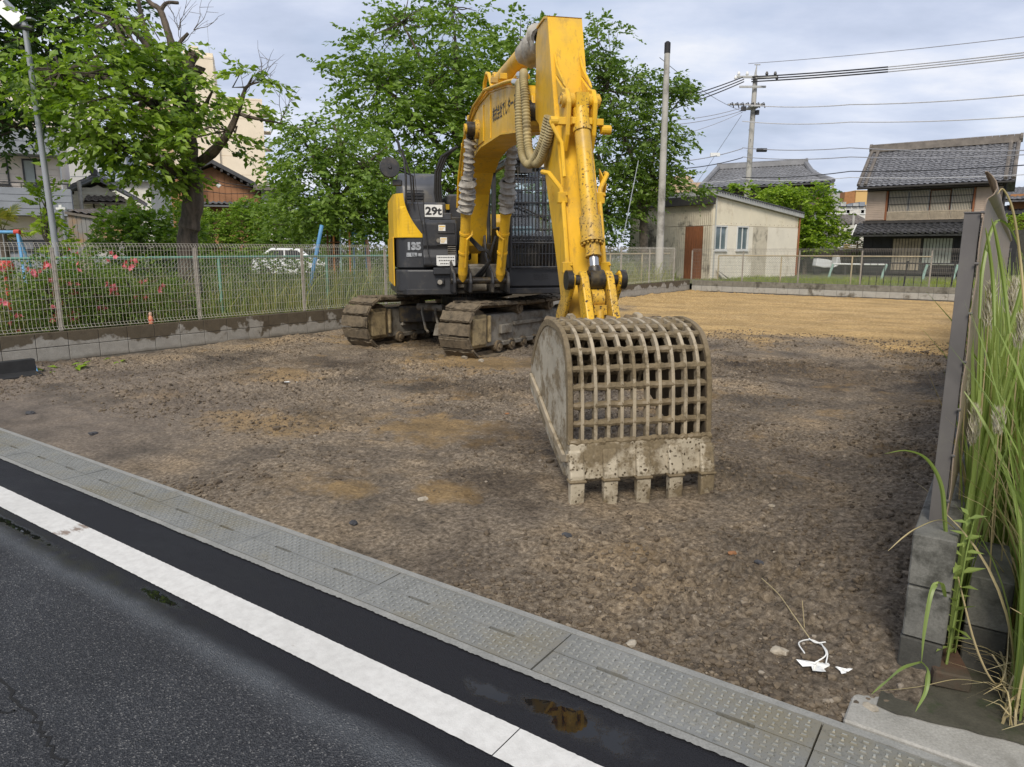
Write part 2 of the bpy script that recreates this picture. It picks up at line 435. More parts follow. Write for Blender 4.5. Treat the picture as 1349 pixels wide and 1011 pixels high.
# -- yellow paint with chips, dust and grease streaks
def M_yellow(name, base, chip=0.5, mud=0.45):
    t = NT(name)
    c = t.ramp(t.noise(2.4, 6, 0.6), [(0.3, tone(base, 0.86)), (0.7, tone(base, 1.08))])
    c = t.mix(t.ramp(t.noise(1.6, 8, 0.7), [(0.48, 0.0), (0.7, mud)]), c, (0.34, 0.235, 0.095))
    c = t.mix(t.ramp(t.noise(9, 6, 0.7, None, (2.2, 2.2, 0.35)), [(0.55, 0.0), (0.72, 0.6)]), c, (0.20, 0.125, 0.05))
    ch = t.math('MULTIPLY', t.ramp(t.noise(44, 9, 0.75), [(0.69 - 0.14 * chip, 0.0), (0.705 - 0.14 * chip, 1.0)]), t.ramp(t.noise(2.6, 5, 0.6), [(0.66 - 0.36 * chip, 0.0), (0.78 - 0.36 * chip, 1.0)]))
    c = t.mix(ch, c, (0.050, 0.036, 0.030))
    t.set('Base Color', c); t.set('Roughness', t.mix(ch, t.ramp(t.noise(5, 6, 0.6), [(0.3, 0.34), (0.7, 0.55)]), (0.85,) * 3)); t.set('Specular IOR Level', 0.4)
    t.bump(t.noise(14, 4, 0.5), 0.05, 0.01)
    return t.m
YEL = (0.76, 0.44, 0.022)
MAT['yellow'] = M_yellow('yellow_paint', YEL, 0.50, 0.6)
MAT['yellow_worn'] = M_yellow('worn_yellow_paint', tone(YEL, 0.90), 0.95, 0.85)
MAT['yellow_dull_shade'] = M_yellow('dusty_shaded_yellow_paint', tone(YEL, 0.92), 0.4, 0.95)  # dusty yellow, with the shade of boom and arm sides in its colour
MAT['yellow_clean'] = M_yellow('clean_yellow_paint', (0.78, 0.47, 0.015), 0.05, 0.12)
MAT['black'] = M_plain('black_paint', (0.028, 0.028, 0.030), 0.42, 0.3, 4, 0.06, 30, dirt=(0.085, 0.075, 0.06), dirt_amt=0.45, dirt_scale=3.5)
MAT['black_clean'] = M_plain('dark_plastic', (0.030, 0.031, 0.034), 0.45, 0.2, 5, 0.03, 30, dirt=(0.09, 0.083, 0.07), dirt_amt=0.2, dirt_scale=4)
MAT['hood'] = M_plain('grey_black_hood', (0.055, 0.057, 0.064), 0.42, 0.2, 4, 0.04, 30, dirt=(0.12, 0.11, 0.09), dirt_amt=0.3, dirt_scale=3.2)
MAT['rubber'] = M_plain('rubber', (0.018, 0.018, 0.018), 0.7, 0.3, 8, 0.1, 60)
MAT['grease'] = M_plain('greasy_steel', (0.030, 0.026, 0.022), 0.38, 0.4, 9, 0.25, 40, metal=0.3, dirt=(0.10, 0.072, 0.03), dirt_amt=0.4, dirt_scale=9)
MAT['chrome'] = M_plain('chrome_rod', (0.42, 0.41, 0.39), 0.22, 0.1, 8, metal=0.9)
MAT['canvas'] = M_plain('grey_canvas', (0.34, 0.315, 0.27), 0.85, 0.2, 9, 0.5, 26, dirt=(0.12, 0.10, 0.075), dirt_amt=0.4, dirt_scale=5)
MAT['hose'] = M_plain('khaki_hose', (0.33, 0.265, 0.125), 0.6, 0.25, 8, 0.1, 60, dirt=(0.12, 0.09, 0.045), dirt_amt=0.35, dirt_scale=7)
MAT['mud'] = M_plain('dried_mud', (0.135, 0.100, 0.060), 0.95, 0.45, 11, 1.0, 42, dirt=(0.215, 0.165, 0.105), dirt_amt=0.45, dirt_scale=6)
MAT['shoe'] = M_plain('muddy_track', (0.125, 0.098, 0.064), 0.93, 0.55, 13, 1.0, 45, dirt=(0.175, 0.135, 0.085), dirt_amt=0.5, dirt_scale=6)
MAT['tan_mud'] = M_plain('tan_mud_steel', (0.33, 0.255, 0.135), 0.85, 0.28, 6, 0.35, 30, dirt=(0.125, 0.094, 0.055), dirt_amt=0.5, dirt_scale=7)
MAT['grey_mud'] = M_plain('grey_mud_steel', (0.215, 0.195, 0.160), 0.85, 0.28, 6, 0.35, 30, dirt=(0.105, 0.080, 0.048), dirt_amt=0.55, dirt_scale=5)
# bucket: bare grey steel under spattered drying mud
def M_bucket(name, steel, mud_lo, spot_scale, spots=True, metal=0.25):
    t = NT(name)
    c = t.ramp(t.noise(5, 8, 0.65), [(0.3, tone(steel, 0.75)), (0.7, tone(steel, 1.15))])
    if spots:
        dv = t.n.new('ShaderNodeVectorMath'); dv.operation = 'MULTIPLY_ADD'; t.l.new(t.noise(45, 4, .6, None, None, 'Color'), dv.inputs[0]); dv.inputs[1].default_value = (.022,) * 3; t.l.new(t.pos(), dv.inputs[2])
        vv = t.voro(spot_scale, dv.outputs[0], 'Distance')
        sp = t.math('MULTIPLY', t.ramp(vv, [(0.30, 1.0), (0.36, 0.0)]), t.ramp(t.noise(16, 5, 0.6), [(0.42, 0.0), (0.52, 1.0)]))
        c = t.mix(sp, c, (0.060, 0.042, 0.022))
    mf = t.ramp(t.noise(4.2, 9, 0.7), [(mud_lo, 0.0), (mud_lo + 0.10, 0.95)])
    c = t.mix(mf, c, t.ramp(t.noise(30, 8, 0.7), [(0.3, (0.105, 0.078, 0.043)), (0.7, (0.245, 0.190, 0.110))]))
    t.set('Base Color', c); t.set('Roughness', t.mix(mf, (0.5,) * 3, (0.92,) * 3)); t.set('Metallic', metal)
    t.bump(t.mix(mf, t.math('MULTIPLY', t.noise(60, 4), 0.3), t.noise(36, 8, 0.75)), 0.6, 0.012)
    return t.m
MAT['bucket_lip'] = M_bucket('spattered_steel', (0.46, 0.40, 0.295), 0.46, 40, True, 0.05)
MAT['bucket_side'] = M_bucket('scraped_steel', (0.42, 0.38, 0.30), 0.465, 40, False, 0.0)
MAT['bucket_bar'] = M_bucket('muddy_bar', (0.40, 0.335, 0.235), 0.49, 40, False, 0.1)
MAT['bucket_rod'] = M_bucket('muddy_rod', (0.185, 0.140, 0.080), 0.42, 40, False, 0.05)
MAT['white_plate'] = M_plain('white_plate', (0.74, 0.74, 0.71), 0.5, 0.06, 9, dirt=(0.42, 0.39, 0.33), dirt_amt=0.15)
MAT['ink'] = M_plain('black_ink', (0.022, 0.022, 0.024), 0.6, 0.1)
MAT['grey_ink'] = M_plain('pale_grey_print', (0.36, 0.38, 0.40), 0.5, 0.1, dirt=(0.09, 0.09, 0.09), dirt_amt=0.35, dirt_scale=14)
MAT['blue_ink'] = M_plain('blue_ink', (0.06, 0.09, 0.26), 0.6, 0.1)
t = NT('glass'); t.set('Base Color', (0.55, 0.62, 0.62)); t.set('Roughness', 0.05); t.set('Transmission Weight', 0.0)
tb = t.n.new('ShaderNodeBsdfTransparent'); tb.inputs[0].default_value = (0.80, 0.86, 0.85, 1)
gl = t.n.new('ShaderNodeBsdfGlossy'); gl.inputs['Roughness'].default_value = 0.04
fr = t.n.new('ShaderNodeLayerWeight'); fr.inputs[0].default_value = 0.28
mx = t.n.new('ShaderNodeMixShader'); t.l.new(t.math('ADD', fr.outputs['Fresnel'], 0.10, True), mx.inputs[0]); t.l.new(tb.outputs[0], mx.inputs[1]); t.l.new(gl.outputs[0], mx.inputs[2]); t.l.new(mx.outputs[0], t.out.inputs[0])
MAT['glass'] = t.m
MAT['window_glass'] = M_plain('window_glass', (0.13, 0.17, 0.18), 0.08, 0.25, 1.2, spec=0.8)
MAT['dark_glass'] = M_plain('dark_window_glass', (0.035, 0.037, 0.038), 0.10, 0.3, 1.2, spec=0.8)
MAT['frosted'] = M_plain('frosted_window', (0.36, 0.39, 0.35), 0.35, 0.15, 1.6)
# -- fences
MAT['fence_metal'] = M_plain('beige_fence_metal', (0.37, 0.335, 0.285), 0.5, 0.12, 6)
MAT['fence_wire'] = M_plain('beige_fence_wire', (0.46, 0.43, 0.37), 0.5, 0.1, 6)
MAT['fence_dark'] = M_plain('grey_brown_fence', (0.21, 0.19, 0.165), 0.5, 0.15, 6)
MAT['green_pipe'] = M_plain('green_pipe', (0.16, 0.32, 0.245), 0.5, 0.2, 6, dirt=(0.27, 0.24, 0.17), dirt_amt=0.3, dirt_scale=3)
MAT['buff_pipe'] = M_plain('faded_buff_pipe', (0.42, 0.34, 0.21), 0.6, 0.2, 6, dirt=(0.20, 0.24, 0.17), dirt_amt=0.35, dirt_scale=3)
MAT['link_wire'] = M_plain('grey_green_wire', (0.21, 0.25, 0.22), 0.5, 0.15, 6)
MAT['steel_dark'] = M_plain('dark_grey_steel', (0.125, 0.115, 0.107), 0.42, 0.14, 5, 0.03, 40, metal=0.1, dirt=(0.15, 0.14, 0.12), dirt_amt=0.12, dirt_scale=5)
MAT['steel_panel'] = M_plain('brown_grey_steel_sheet', (0.27, 0.205, 0.150), 0.55, 0.12, 3, 0.05, 20, metal=0.0, dirt=(0.14, 0.12, 0.10), dirt_amt=0.3, dirt_scale=2.5)
MAT['rust'] = M_plain('rust', (0.16, 0.065, 0.025), 0.85, 0.4, 14, 0.3, 50)
# -- vegetation
MAT['leaf_cherry'] = M_leaf('cherry_leaf', [(0.030, 0.066, 0.012), (0.085, 0.155, 0.022), (0.175, 0.275, 0.036), (0.310, 0.415, 0.055)])
MAT['leaf_dark'] = M_leaf('dark_leaf', [(0.016, 0.036, 0.009), (0.032, 0.070, 0.014), (0.060, 0.110, 0.020)])
MAT['leaf_mid'] = M_leaf('mid_leaf', [(0.050, 0.095, 0.018), (0.120, 0.200, 0.032), (0.235, 0.335, 0.058)])
MAT['leaf_deep'] = M_leaf('deep_leaf', [(0.040, 0.078, 0.015), (0.095, 0.162, 0.028), (0.185, 0.270, 0.046)])
MAT['leaf_hedge'] = M_leaf('hedge_leaf', [(0.060, 0.112, 0.018), (0.145, 0.240, 0.034), (0.270, 0.370, 0.055)])
MAT['leaf_lime'] = M_leaf('lime_leaf', [(0.075, 0.140, 0.016), (0.180, 0.290, 0.026), (0.330, 0.430, 0.040)])
MAT['leaf_palm'] = M_leaf('palm_leaf', [(0.040, 0.070, 0.020), (0.110, 0.140, 0.032), (0.260, 0.220, 0.045)])
MAT['weed'] = M_leaf('weed_blade', [(0.055, 0.100, 0.022), (0.120, 0.180, 0.035), (0.210, 0.260, 0.060), (0.36, 0.315, 0.130)])
MAT['lawn'] = M_leaf('lawn_blade', [(0.130, 0.185, 0.030), (0.220, 0.275, 0.045), (0.330, 0.345, 0.080)])
MAT['blade_green'] = M_leaf('green_blade', [(0.105, 0.160, 0.040), (0.215, 0.290, 0.075), (0.370, 0.430, 0.150)], 0.38, 0.3)
MAT['blade_dry'] = M_leaf('dry_blade', [(0.30, 0.22, 0.10), (0.44, 0.35, 0.185), (0.54, 0.46, 0.29)], 0.6, 0.2)
MAT['plume'] = M_leaf('plume_fluff', [(0.42, 0.37, 0.31), (0.56, 0.51, 0.45), (0.66, 0.62, 0.57)], 0.8, 0.3)
MAT['petal'] = M_leaf('pink_petal', [(0.50, 0.050, 0.085), (0.66, 0.100, 0.150), (0.74, 0.22, 0.26)], 0.5, 0.25)
MAT['bark'] = M_plain('bark', (0.115, 0.090, 0.068), 0.95, 0.45, 7, 1.0, 26, dirt=(0.032, 0.028, 0.020), dirt_amt=0.5, dirt_scale=6, stretch=(1, 1, 0.3))
MAT['bark_pale'] = M_plain('pale_bark', (0.15, 0.122, 0.095), 0.95, 0.35, 8, 0.8, 30, dirt=(0.060, 0.050, 0.038), dirt_amt=0.5, dirt_scale=6)
MAT['park_soil'] = M_plain('park_soil', (0.12, 0.125, 0.05), 0.95, 0.4, 2.5, 0.5, 20, dirt=(0.14, 0.115, 0.07), dirt_amt=0.4, dirt_scale=0.6)
MAT['far_ground'] = M_plain('far_ground', (0.15, 0.145, 0.13), 0.95, 0.25, 0.3)
MAT['hill'] = M_plain('wooded_hill', (0.028, 0.050, 0.024), 0.95, 0.55, 0.35, 1.0, 0.5)

# ------------------------------------------------------------------ numpy noise for relief
def _hash(ix, iy, seed):
    h = (ix.astype(np.int64) * 374761393 + iy.astype(np.int64) * 668265263 + seed * 974711) & 0xffffffff
    h = ((h ^ (h >> 13)) * 1274126177) & 0xffffffff
    return ((h ^ (h >> 16)) & 0xffff) / 65535.0
def vnoise(x, y, seed=0):
    ix = np.floor(x); iy = np.floor(y); fx = x - ix; fy = y - iy
    ix = ix.astype(np.int64); iy = iy.astype(np.int64)
    ux = fx * fx * (3 - 2 * fx); uy = fy * fy * (3 - 2 * fy)
    a = _hash(ix, iy, seed); b = _hash(ix + 1, iy, seed); c = _hash(ix, iy + 1, seed); d = _hash(ix + 1, iy + 1, seed)
    return a + (b - a) * ux + (c - a) * uy + (a - b - c + d) * ux * uy
def fbm(x, y, octs, seed=0, gain=0.5):
    s = 0; amp = 1; tot = 0
    for i in range(octs):
        s = s + amp * vnoise(x * 2 ** i + 17.3 * i, y * 2 ** i - 9.1 * i, seed + i); tot += amp; amp *= gain
    return s / tot

LOT_N0, LOT_N1, LOT_E0, LOT_E1 = 2.335, 25.9, -10.35, -0.16
def left_e(n):                      # the fence line is not quite square to the road
    return -10.62 + (n - 4.3) * 0.029
def soil_z(e, n):
    lump = np.abs(fbm(e * 4.2, n * 4.2, 3, 11) - 0.5)
    z = 0.060 * (fbm(e * 0.75, n * 0.75, 3, 3) - 0.5) + 0.085 * (0.25 - lump)
    rough = np.clip((fbm(e * 0.75, n * 0.75, 3, 71) - 0.34) * 3.4, 0.18, 1.35)
    z = z + rough * (0.050 * (fbm(e * 14, n * 14, 3, 23, 0.62) - 0.5) + 0.10 * np.maximum(fbm(e * 19, n * 19, 2, 57) - 0.56, 0) + 0.055 * np.maximum(fbm(e * 34, n * 34, 2, 31) - 0.50, 0))
    calm = np.clip((n - 11.5) / 3.0, 0, 1) * np.clip((e + 9.5) / 3, 0, 1)
    z = z * (1 - 0.55 * calm)
    edge = np.clip((n - LOT_N0) / 0.6, 0, 1)
    z = z * (0.25 + 0.75 * edge) + 0.012 * edge - 0.018 * (1 - edge)
    z = z + 0.05 * np.exp(-((e - left_e(n)) / 0.35) ** 2) * fbm(e * 2, n * 2, 2, 41)
    z = z + 0.07 * np.exp(-((e - LOT_E1) / 0.40) ** 2) * edge
    z = z - 0.045 * np.exp(-(((n - 3.98) / 0.5) ** 2 + ((e + 1.74) / 0.7) ** 2))
    z = z + 0.020 * np.exp(-((n - 4.06 - 0.40 * (e + 1.74)) / 0.07) ** 2) * np.clip(1 - np.abs(e + 1.74) / 0.6, 0, 1) * fbm(e * 9, n * 9, 2, 8)
    # ridges pressed by the grousers where the machine drove in
    for c0 in (-6.9, -4.9, -3.1):
        lane = np.exp(-((e - c0 - 0.16 * (n - 5)) / 0.26) ** 4) * np.clip((n - 3.6) / 1.5, 0, 1) * np.clip((11 - n) / 3, 0, 1)
        z = z + lane * 0.026 * np.sin(n * 2 * np.pi / 0.16 + 2.5 * fbm(e * 2, n * 2, 2, 5)) * (vnoise(e * 1.3, n * 1.3, 77) > 0.38)
    return z

# ------------------------------------------------------------------ the setting
m = MB().add([(-1500, -1500, -0.35), (1500, -1500, -0.35), (1500, 1500, -0.35), (-1500, 1500, -0.35)], [(0, 1, 2, 3)])
m.build('ground', MAT['far_ground'], kind='structure')
rd = MB().add([(-80, -8, 0), (80, -8, 0), (80, 1.985, 0), (-80, 1.985, 0)], [(0, 1, 2, 3)])
road = rd.build('road', MAT['asphalt'], kind='structure', rot=(0, 0, ROAD_RZ))
# white edge line: long sheet with slightly worn edges, cut by a joint near e = -0.9
def line_strip(e0, e1):
    mb = MB(); k = max(2, int((e1 - e0) / 0.012)); vs = []; fs = []
    for i in range(k + 1):
        e = e0 + (e1 - e0) * i / k
        a = 0.0008 * math.sin(e * 3) + random.uniform(-.0014, .0014)
        b = 0.0008 * math.sin(e * 2.7 + 2) + random.uniform(-.0014, .0014)
        vs += [(e, 1.548 + a, 0.004), (e, 1.703 + b, 0.004)]
        if i: fs.append((2 * i - 2, 2 * i, 2 * i + 1, 2 * i - 1))
    return mb.add(vs, fs)
line_strip(-14, -1.166).build('edge_line', MAT['line'], road)
line_strip(-1.162, 5).build('edge_line', MAT['line'], road)
# open cracks in the old asphalt with a little moss in them
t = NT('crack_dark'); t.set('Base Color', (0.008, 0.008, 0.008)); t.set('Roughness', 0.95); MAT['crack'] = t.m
def crack(path, w, seed):
    rr = random.Random(seed); pts = []
    for i in range(len(path) - 1):
        for j in range(14):
            q = j / 14
            pts.append((path[i][0] * (1 - q) + path[i + 1][0] * q + rr.uniform(-.012, .012), path[i][1] * (1 - q) + path[i + 1][1] * q + rr.uniform(-.012, .012)))
    vs = []; fs = []
    for i, (x, y) in enumerate(pts):
        dx, dy = pts[min(i + 1, len(pts) - 1)][0] - pts[max(i - 1, 0)][0], pts[min(i + 1, len(pts) - 1)][1] - pts[max(i - 1, 0)][1]
        l = math.hypot(dx, dy) or 1; ww = w * rr.uniform(0.4, 1.3)
        vs += [(x - dy / l * ww, y + dx / l * ww, 0.002), (x + dy / l * ww, y - dx / l * ww, 0.002)]
        if i: fs.append((2 * i - 2, 2 * i - 1, 2 * i + 1, 2 * i))
    return MB().add(vs, fs)
crack([(-3.6, 0.92), (-2.83, 0.82), (-2.5, 0.80), (-2.2, 0.76), (-1.6, 0.66)], 0.006, 3).build('crack', MAT['crack'], road)
crack([(-2.62, 0.80), (-2.72, 0.70), (-2.9, 0.52)], 0.004, 4).build('crack', MAT['crack'], road)
# gutter: channel, concrete rims and pressed steel covers in two rows
G0, G1 = 1.955, 2.335
gut = MB()
vs = []; fs = []
for i in range(1901):                 # the road-side rim has a ragged edge where asphalt laps over it
    e = -14 + 19 * i / 1900
    vs += [(e, 1.957 + 0.007 * (float(vnoise(np.array([e * 6.0]), np.array([0.5]))[0]) - .5) + 0.006 * (random.random() - .5), 0.006), (e, 1.992, 0.006)]
    if i: fs.append((2 * i - 2, 2 * i, 2 * i + 1, 2 * i - 1))
gut.add(vs, fs)
gut.box((-14, 2.303, -0.2), (5, 2.337, 0.008))
gutter = gut.build('gutter_rim', MAT['gutter_rim'], kind='structure', rot=(0, 0, ROAD_RZ))
gutter.name = 'gutter'
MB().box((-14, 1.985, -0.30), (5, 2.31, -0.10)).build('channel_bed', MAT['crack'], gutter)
CW, CP = 0.956, 0.962
def cover_mesh():
    mb = MB()
    def plate(y0, y1, notch_low):
        w = y1 - y0; nt = 0.0075
        yy = (lambda v: y0 + v) if notch_low else (lambda v: y1 - v)
        xs = [(0, 0), (CW * .20, 0), (CW * .20, nt), (CW * .335, nt), (CW * .335, 0), (CW * .68, 0), (CW * .68, nt), (CW * .815, nt), (CW * .815, 0), (CW, 0), (CW, w), (0, w)]
        mb.prism([(x, yy(v)) for x, v in xs], lambda p, q, a: (p, q, a), -0.012, 0.006)
        k = 0
        nx = 29; ny = 5
        for i in range(nx):
            for j in range(ny):
                cx = 0.035 + (CW - 0.07) * i / (nx - 1); cy = y0 + 0.022 + (w - 0.044) * j / (ny - 1)
                L, Wd, hgt = 0.0235, 0.0085, 0.0042
                if (i + j) % 2: a, b = L, Wd
                else: a, b = Wd * 1.15, L * 0.72
                mb.add([(cx - a / 2, cy - b / 2, .006), (cx + a / 2, cy - b / 2, .006), (cx + a / 2, cy + b / 2, .006), (cx - a / 2, cy + b / 2, .006),
                        (cx - a * .34, cy - b * .3, .006 + hgt), (cx + a * .34, cy - b * .3, .006 + hgt), (cx + a * .34, cy + b * .3, .006 + hgt), (cx - a * .34, cy + b * .3, .006 + hgt)],
                       [(4, 5, 6, 7), (0, 1, 5, 4), (1, 2, 6, 5), (2, 3, 7, 6), (3, 0, 4, 7)])
    return mb, plate
MAT['stud'] = M_plain('worn_steel_stud', (0.33, 0.335, 0.30), 0.42, 0.2, 30, metal=0.3, dirt=(0.20, 0.19, 0.15), dirt_amt=0.4, dirt_scale=2)
mb, plate = cover_mesh(); plate(0.0, 0.149, False); cov_a = mb.mesh('gutter_cover'); cov_a.materials.append(MAT['cover']); cov_a.materials.append(MAT['stud'])
mb, plate = cover_mesh(); plate(0.0, 0.149, True); cov_b = mb.mesh('gutter_cover'); cov_b.materials.append(MAT['cover']); cov_b.materials.append(MAT['stud'])
for me in (cov_a, cov_b):
    for p_ in me.polygons:
        if p_.center.z > 0.0098: p_.material_index = 1
for k in range(-13, 5):
    e = -0.35 + k * CP
    for me, y in ((cov_a, 1.997), (cov_b, 2.149)):
        o = link('gutter_cover', me, gutter, loc=(e + random.uniform(-.001, .001), y, random.uniform(-0.001, 0.0015)))
        o.rotation_euler = (random.uniform(-.004, .004), random.uniform(-.002, .002), 0)

# the lot
ns = [LOT_N0]
while ns[-1] < LOT_N1 + 0.3: ns.append(ns[-1] + max(0.010, 0.0052 * ns[-1]))
ns = np.array(ns)
us = np.linspace(0, 1, 1150) ** 0.72
NN, UU = np.meshgrid(ns, us, indexing='ij')
EL = left_e(NN) - 0.02
EE = EL + (LOT_E1 + 0.06 - EL) * UU
ZZ = soil_z(EE, NN)
V = np.stack([EE, NN, ZZ], -1).reshape(-1, 3)
a = np.arange(len(ns) - 1)[:, None] * len(us) + np.arange(len(us) - 1)[None, :]
F = np.stack([a, a + 1, a + len(us) + 1, a + len(us)], -1).reshape(-1, 4)
lot = link('lot_ground', raw_mesh('lot_ground', V, F, MAT['soil'], True), None, 'structure', rot=(0, 0, ROAD_RZ))

# pebbles and clods: countless small ones are one heap of stuff, the marked ones are things
def rock_template(seed, sub=1):
    bm = bmesh.new(); bmesh.ops.create_icosphere(bm, subdivisions=sub, radius=1.0)
    rr = random.Random(seed)
    for v in bm.verts: v.co = Vector((v.co.x * rr.uniform(.7, 1.15), v.co.y * rr.uniform(.7, 1.15), v.co.z * rr.uniform(.55, .95)))
    V = np.array([v.co[:] for v in bm.verts]); F = np.array([[v.index for v in f.verts] for f in bm.faces]); bm.free()
    return V, F
def scatter(tmpl, pos, size, rot):
    V, F = tmpl; n = len(pos)
    c, s = np.cos(rot), np.sin(rot)
    X = V[None, :, 0] * size[:, 0:1]; Y = V[None, :, 1] * size[:, 1:2]; Z = V[None, :, 2] * size[:, 2:3]
    P = np.stack([X * c[:, None] - Y * s[:, None] + pos[:, 0:1], X * s[:, None] + Y * c[:, None] + pos[:, 1:2], Z + pos[:, 2:3]], -1).reshape(-1, 3)
    FF = (F[None] + (np.arange(n) * len(V))[:, None, None]).reshape(-1, F.shape[1])
    return P, FF
Ps, Fs, off = [], [], 0
for k in range(5):
    n_ = 9500
    nn = LOT_N0 + 0.02 + 11.5 * rng.random(n_) ** 2.3
    ee = left_e(nn) + 0.05 + (LOT_E1 - left_e(nn) - 0.05) * rng.random(n_)
    keep = fbm(ee * 0.75, nn * 0.75, 3, 71) + 0.22 * rng.random(n_) > 0.55
    nn, ee = nn[keep], ee[keep]
    sz = 0.0048 + 0.0140 * rng.random(len(nn)) ** 4.0 + 0.0004 * nn
    big = rng.random(len(nn)) > 0.988; sz[big] *= 1.9
    size = np.stack([sz * rng.uniform(.8, 1.3, len(nn)), sz * rng.uniform(.8, 1.3, len(nn)), sz * rng.uniform(.7, 1.1, len(nn))], -1)
    pos = np.stack([ee, nn, soil_z(ee, nn) + sz * 0.25], -1)
    P, FF = scatter(rock_template(k), pos, size, rng.random(len(nn)) * 6.28)
    Ps.append(P); Fs.append(FF + off); off += len(P)
link('gravel', raw_mesh('gravel', np.concatenate(Ps), np.concatenate(Fs), MAT['pebble']), None, 'stuff', rot=(0, 0, ROAD_RZ))
MAT['stone_pale'] = M_plain('pale_stone', (0.36, 0.315, 0.245), 0.9, 0.25, 18, 0.5, 50, dirt=(0.16, 0.12, 0.075), dirt_amt=0.4, dirt_scale=12)
MAT['stone_dark'] = M_plain('dark_stone', (0.045, 0.045, 0.048), 0.85, 0.35, 18, 0.5, 50)
MAT['stone_rust'] = M_plain('rusty_stone', (0.26, 0.12, 0.05), 0.9, 0.3, 18, 0.5, 50)
STONES = [(557, 660, .034, 'stone_pale', 'pale flat stone lying alone midway between the gutter and the bucket'),
          (747, 708, .030, 'stone_dark', 'dark lump of asphalt in the soil just short of the bucket teeth'),
          (832, 848, .026, 'stone_pale', 'pale stone at the gutter rim below the bucket'),
          (1016, 672, .020, 'stone_pale', 'small cream pebble out to the side of the bucket teeth'),
          (964, 738, .022, 'stone_rust', 'rusty brown pebble in the soil beyond the bucket'),
          (1000, 750, .024, 'stone_dark', 'black pebble beside the rusty one in the bare soil'),
          (1146, 938, .026, 'stone_pale', 'tan stone beside the end of the grey block wall'),
          (1026, 862, .032, 'stone_pale', 'brownish stone next to the white string'),
          (466, 690, .028, 'stone_dark', 'blackish clod in gravel near the gutter and the joint of two covers'),
          (920, 612, .02, 'stone_rust', 'orange pebble behind the bucket lip'),
          (612, 474, .07, 'stone_pale', 'pale stone in front of the muddy track'),
          (634, 478, .05, 'stone_pale', 'smaller pale stone by the inner corner of the muddy track'),
          (668, 546, .022, 'stone_rust', 'reddish pebble in the open soil before the tracks'),
          (40, 548, .045, 'stone_dark', 'black lump on the grey gravel beyond the steel covers'),
          (123, 574, .035, 'stone_dark', 'black clod on the gravel between the wall and the gutter')]
st_me = []
for k in range(4):
    V_, F_ = rock_template(40 + k, 2)
    st_me.append((V_, F_))
for i, (u, v, r, mm, lab) in enumerate(STONES):
    g = site(u, v, 1.0); tt = H / (H - g.z); gx, gy = g.x * tt, g.y * tt
    e_, n_ = E_DIR @ [gx, gy], N_DIR @ [gx, gy]
    z_ = float(soil_z(np.array([e_]), np.array([n_]))[0])
    V_, F_ = st_me[i % 4]
    me = raw_mesh('stone', V_ * np.array([r * 1.2, r * .9, r * .62]), F_, MAT[mm])
    o = link('stone', me, None, None, None, (gx, gy, z_ + r * .25), (0, 0, random.random() * 6))
    tag(o, lab, 'stone', 'loose stones on the bare soil')

# concrete pad by the end of the right wall
pad = MB().box((-0.30, 2.341, -0.1), (1.6, 2.62, 0.018)).build('concrete_pad', MAT['pad'], kind='structure', rot=(0, 0, ROAD_RZ), bevel=0.006)
mp = MB()
vs = []; fs = []
for i in range(41):
    e = -0.22 + 1.3 * i / 40
    vs += [(e, 2.50 + 0.03 * math.sin(e * 7) + random.uniform(-.012, .012), 0.0225), (e, 3.2, 0.03)]
    if i: fs.append((2 * i - 2, 2 * i, 2 * i + 1, 2 * i - 1))
mp.add(vs, fs); mp.build('mossy_strip', MAT['moss_pad'], pad)
MB().box((-0.05, 3.0, -0.2), (9, 27, 0.02)).build('verge_soil', MAT['park_soil'], kind='structure', rot=(0, 0, ROAD_RZ))

# ------------------------------------------------------------------ block walls
def wall_local(a, b):
    """Empty-frame for a wall run from a to b: returns location and angle."""
    d = (b - a); return a, math.atan2(d.y, d.x), d.length
BL, BH, BT = 0.392, 0.192, 0.12
bm_ = MB().box((0, 0, 0), (BL, BT, BH)); block_me = bm_.mesh('concrete_block', bevel=0.004); block_me.materials.append(MAT['wall_block'])
hb_ = MB().box((0, 0, 0), (BL / 2 - .004, BT, BH)); half_me = hb_.mesh('concrete_block', bevel=0.004); half_me.materials.append(MAT['wall_block'])
A = en(left_e(0.8) , 0.8); C = en(left_e(25.9), 25.9); D = en(-0.30, 25.0)
WTOP = 0.45
loc, rz, L = wall_local(A, C)
w1 = thing('block_wall', 'long low grey block wall with rain-dark top under the mesh fence beside the park', 'wall', loc, rz)
MB().box((0, 0.012, -0.2), (L, 0.108, WTOP - 0.008)).build('mortar', MAT['mortar'], w1)
for row in range(2):
    x = 0.0
    while x < L:
        o = link('concrete_block', block_me, w1, loc=(x, random.uniform(-.002, .002), WTOP - (row + 1) * 0.2 + 0.004 + random.uniform(-.001, .001)))
        x += 0.4
MB().box((0, 0.0, -0.2), (L, 0.12, WTOP - 0.40)).build('footing', MAT['wall_block'], w1)
loc2, rz2, L2 = wall_local(C, D)
w2 = thing('block_wall', 'low grey-brown block wall across the far end of the sandy ground', 'wall', loc2, rz2)
MB().box((0.13, 0.012, -0.2), (L2, 0.108, WTOP - 0.012)).build('mortar', MAT['mortar'], w2)
b2_me = block_me.copy(); b2_me.materials[0] = M_concrete('far_block', (0.13, 0.122, 0.10), (0.24, 0.228, 0.19), stain=(0.06, 0.055, 0.042), sscale=2.2, sthr=0.52).m
b3_me = block_me.copy(); b3_me.materials[0] = M_concrete('far_footing', (0.30, 0.29, 0.265), (0.42, 0.41, 0.37), stain=(0.10, 0.085, 0.06), sscale=2.2, sthr=0.55).m
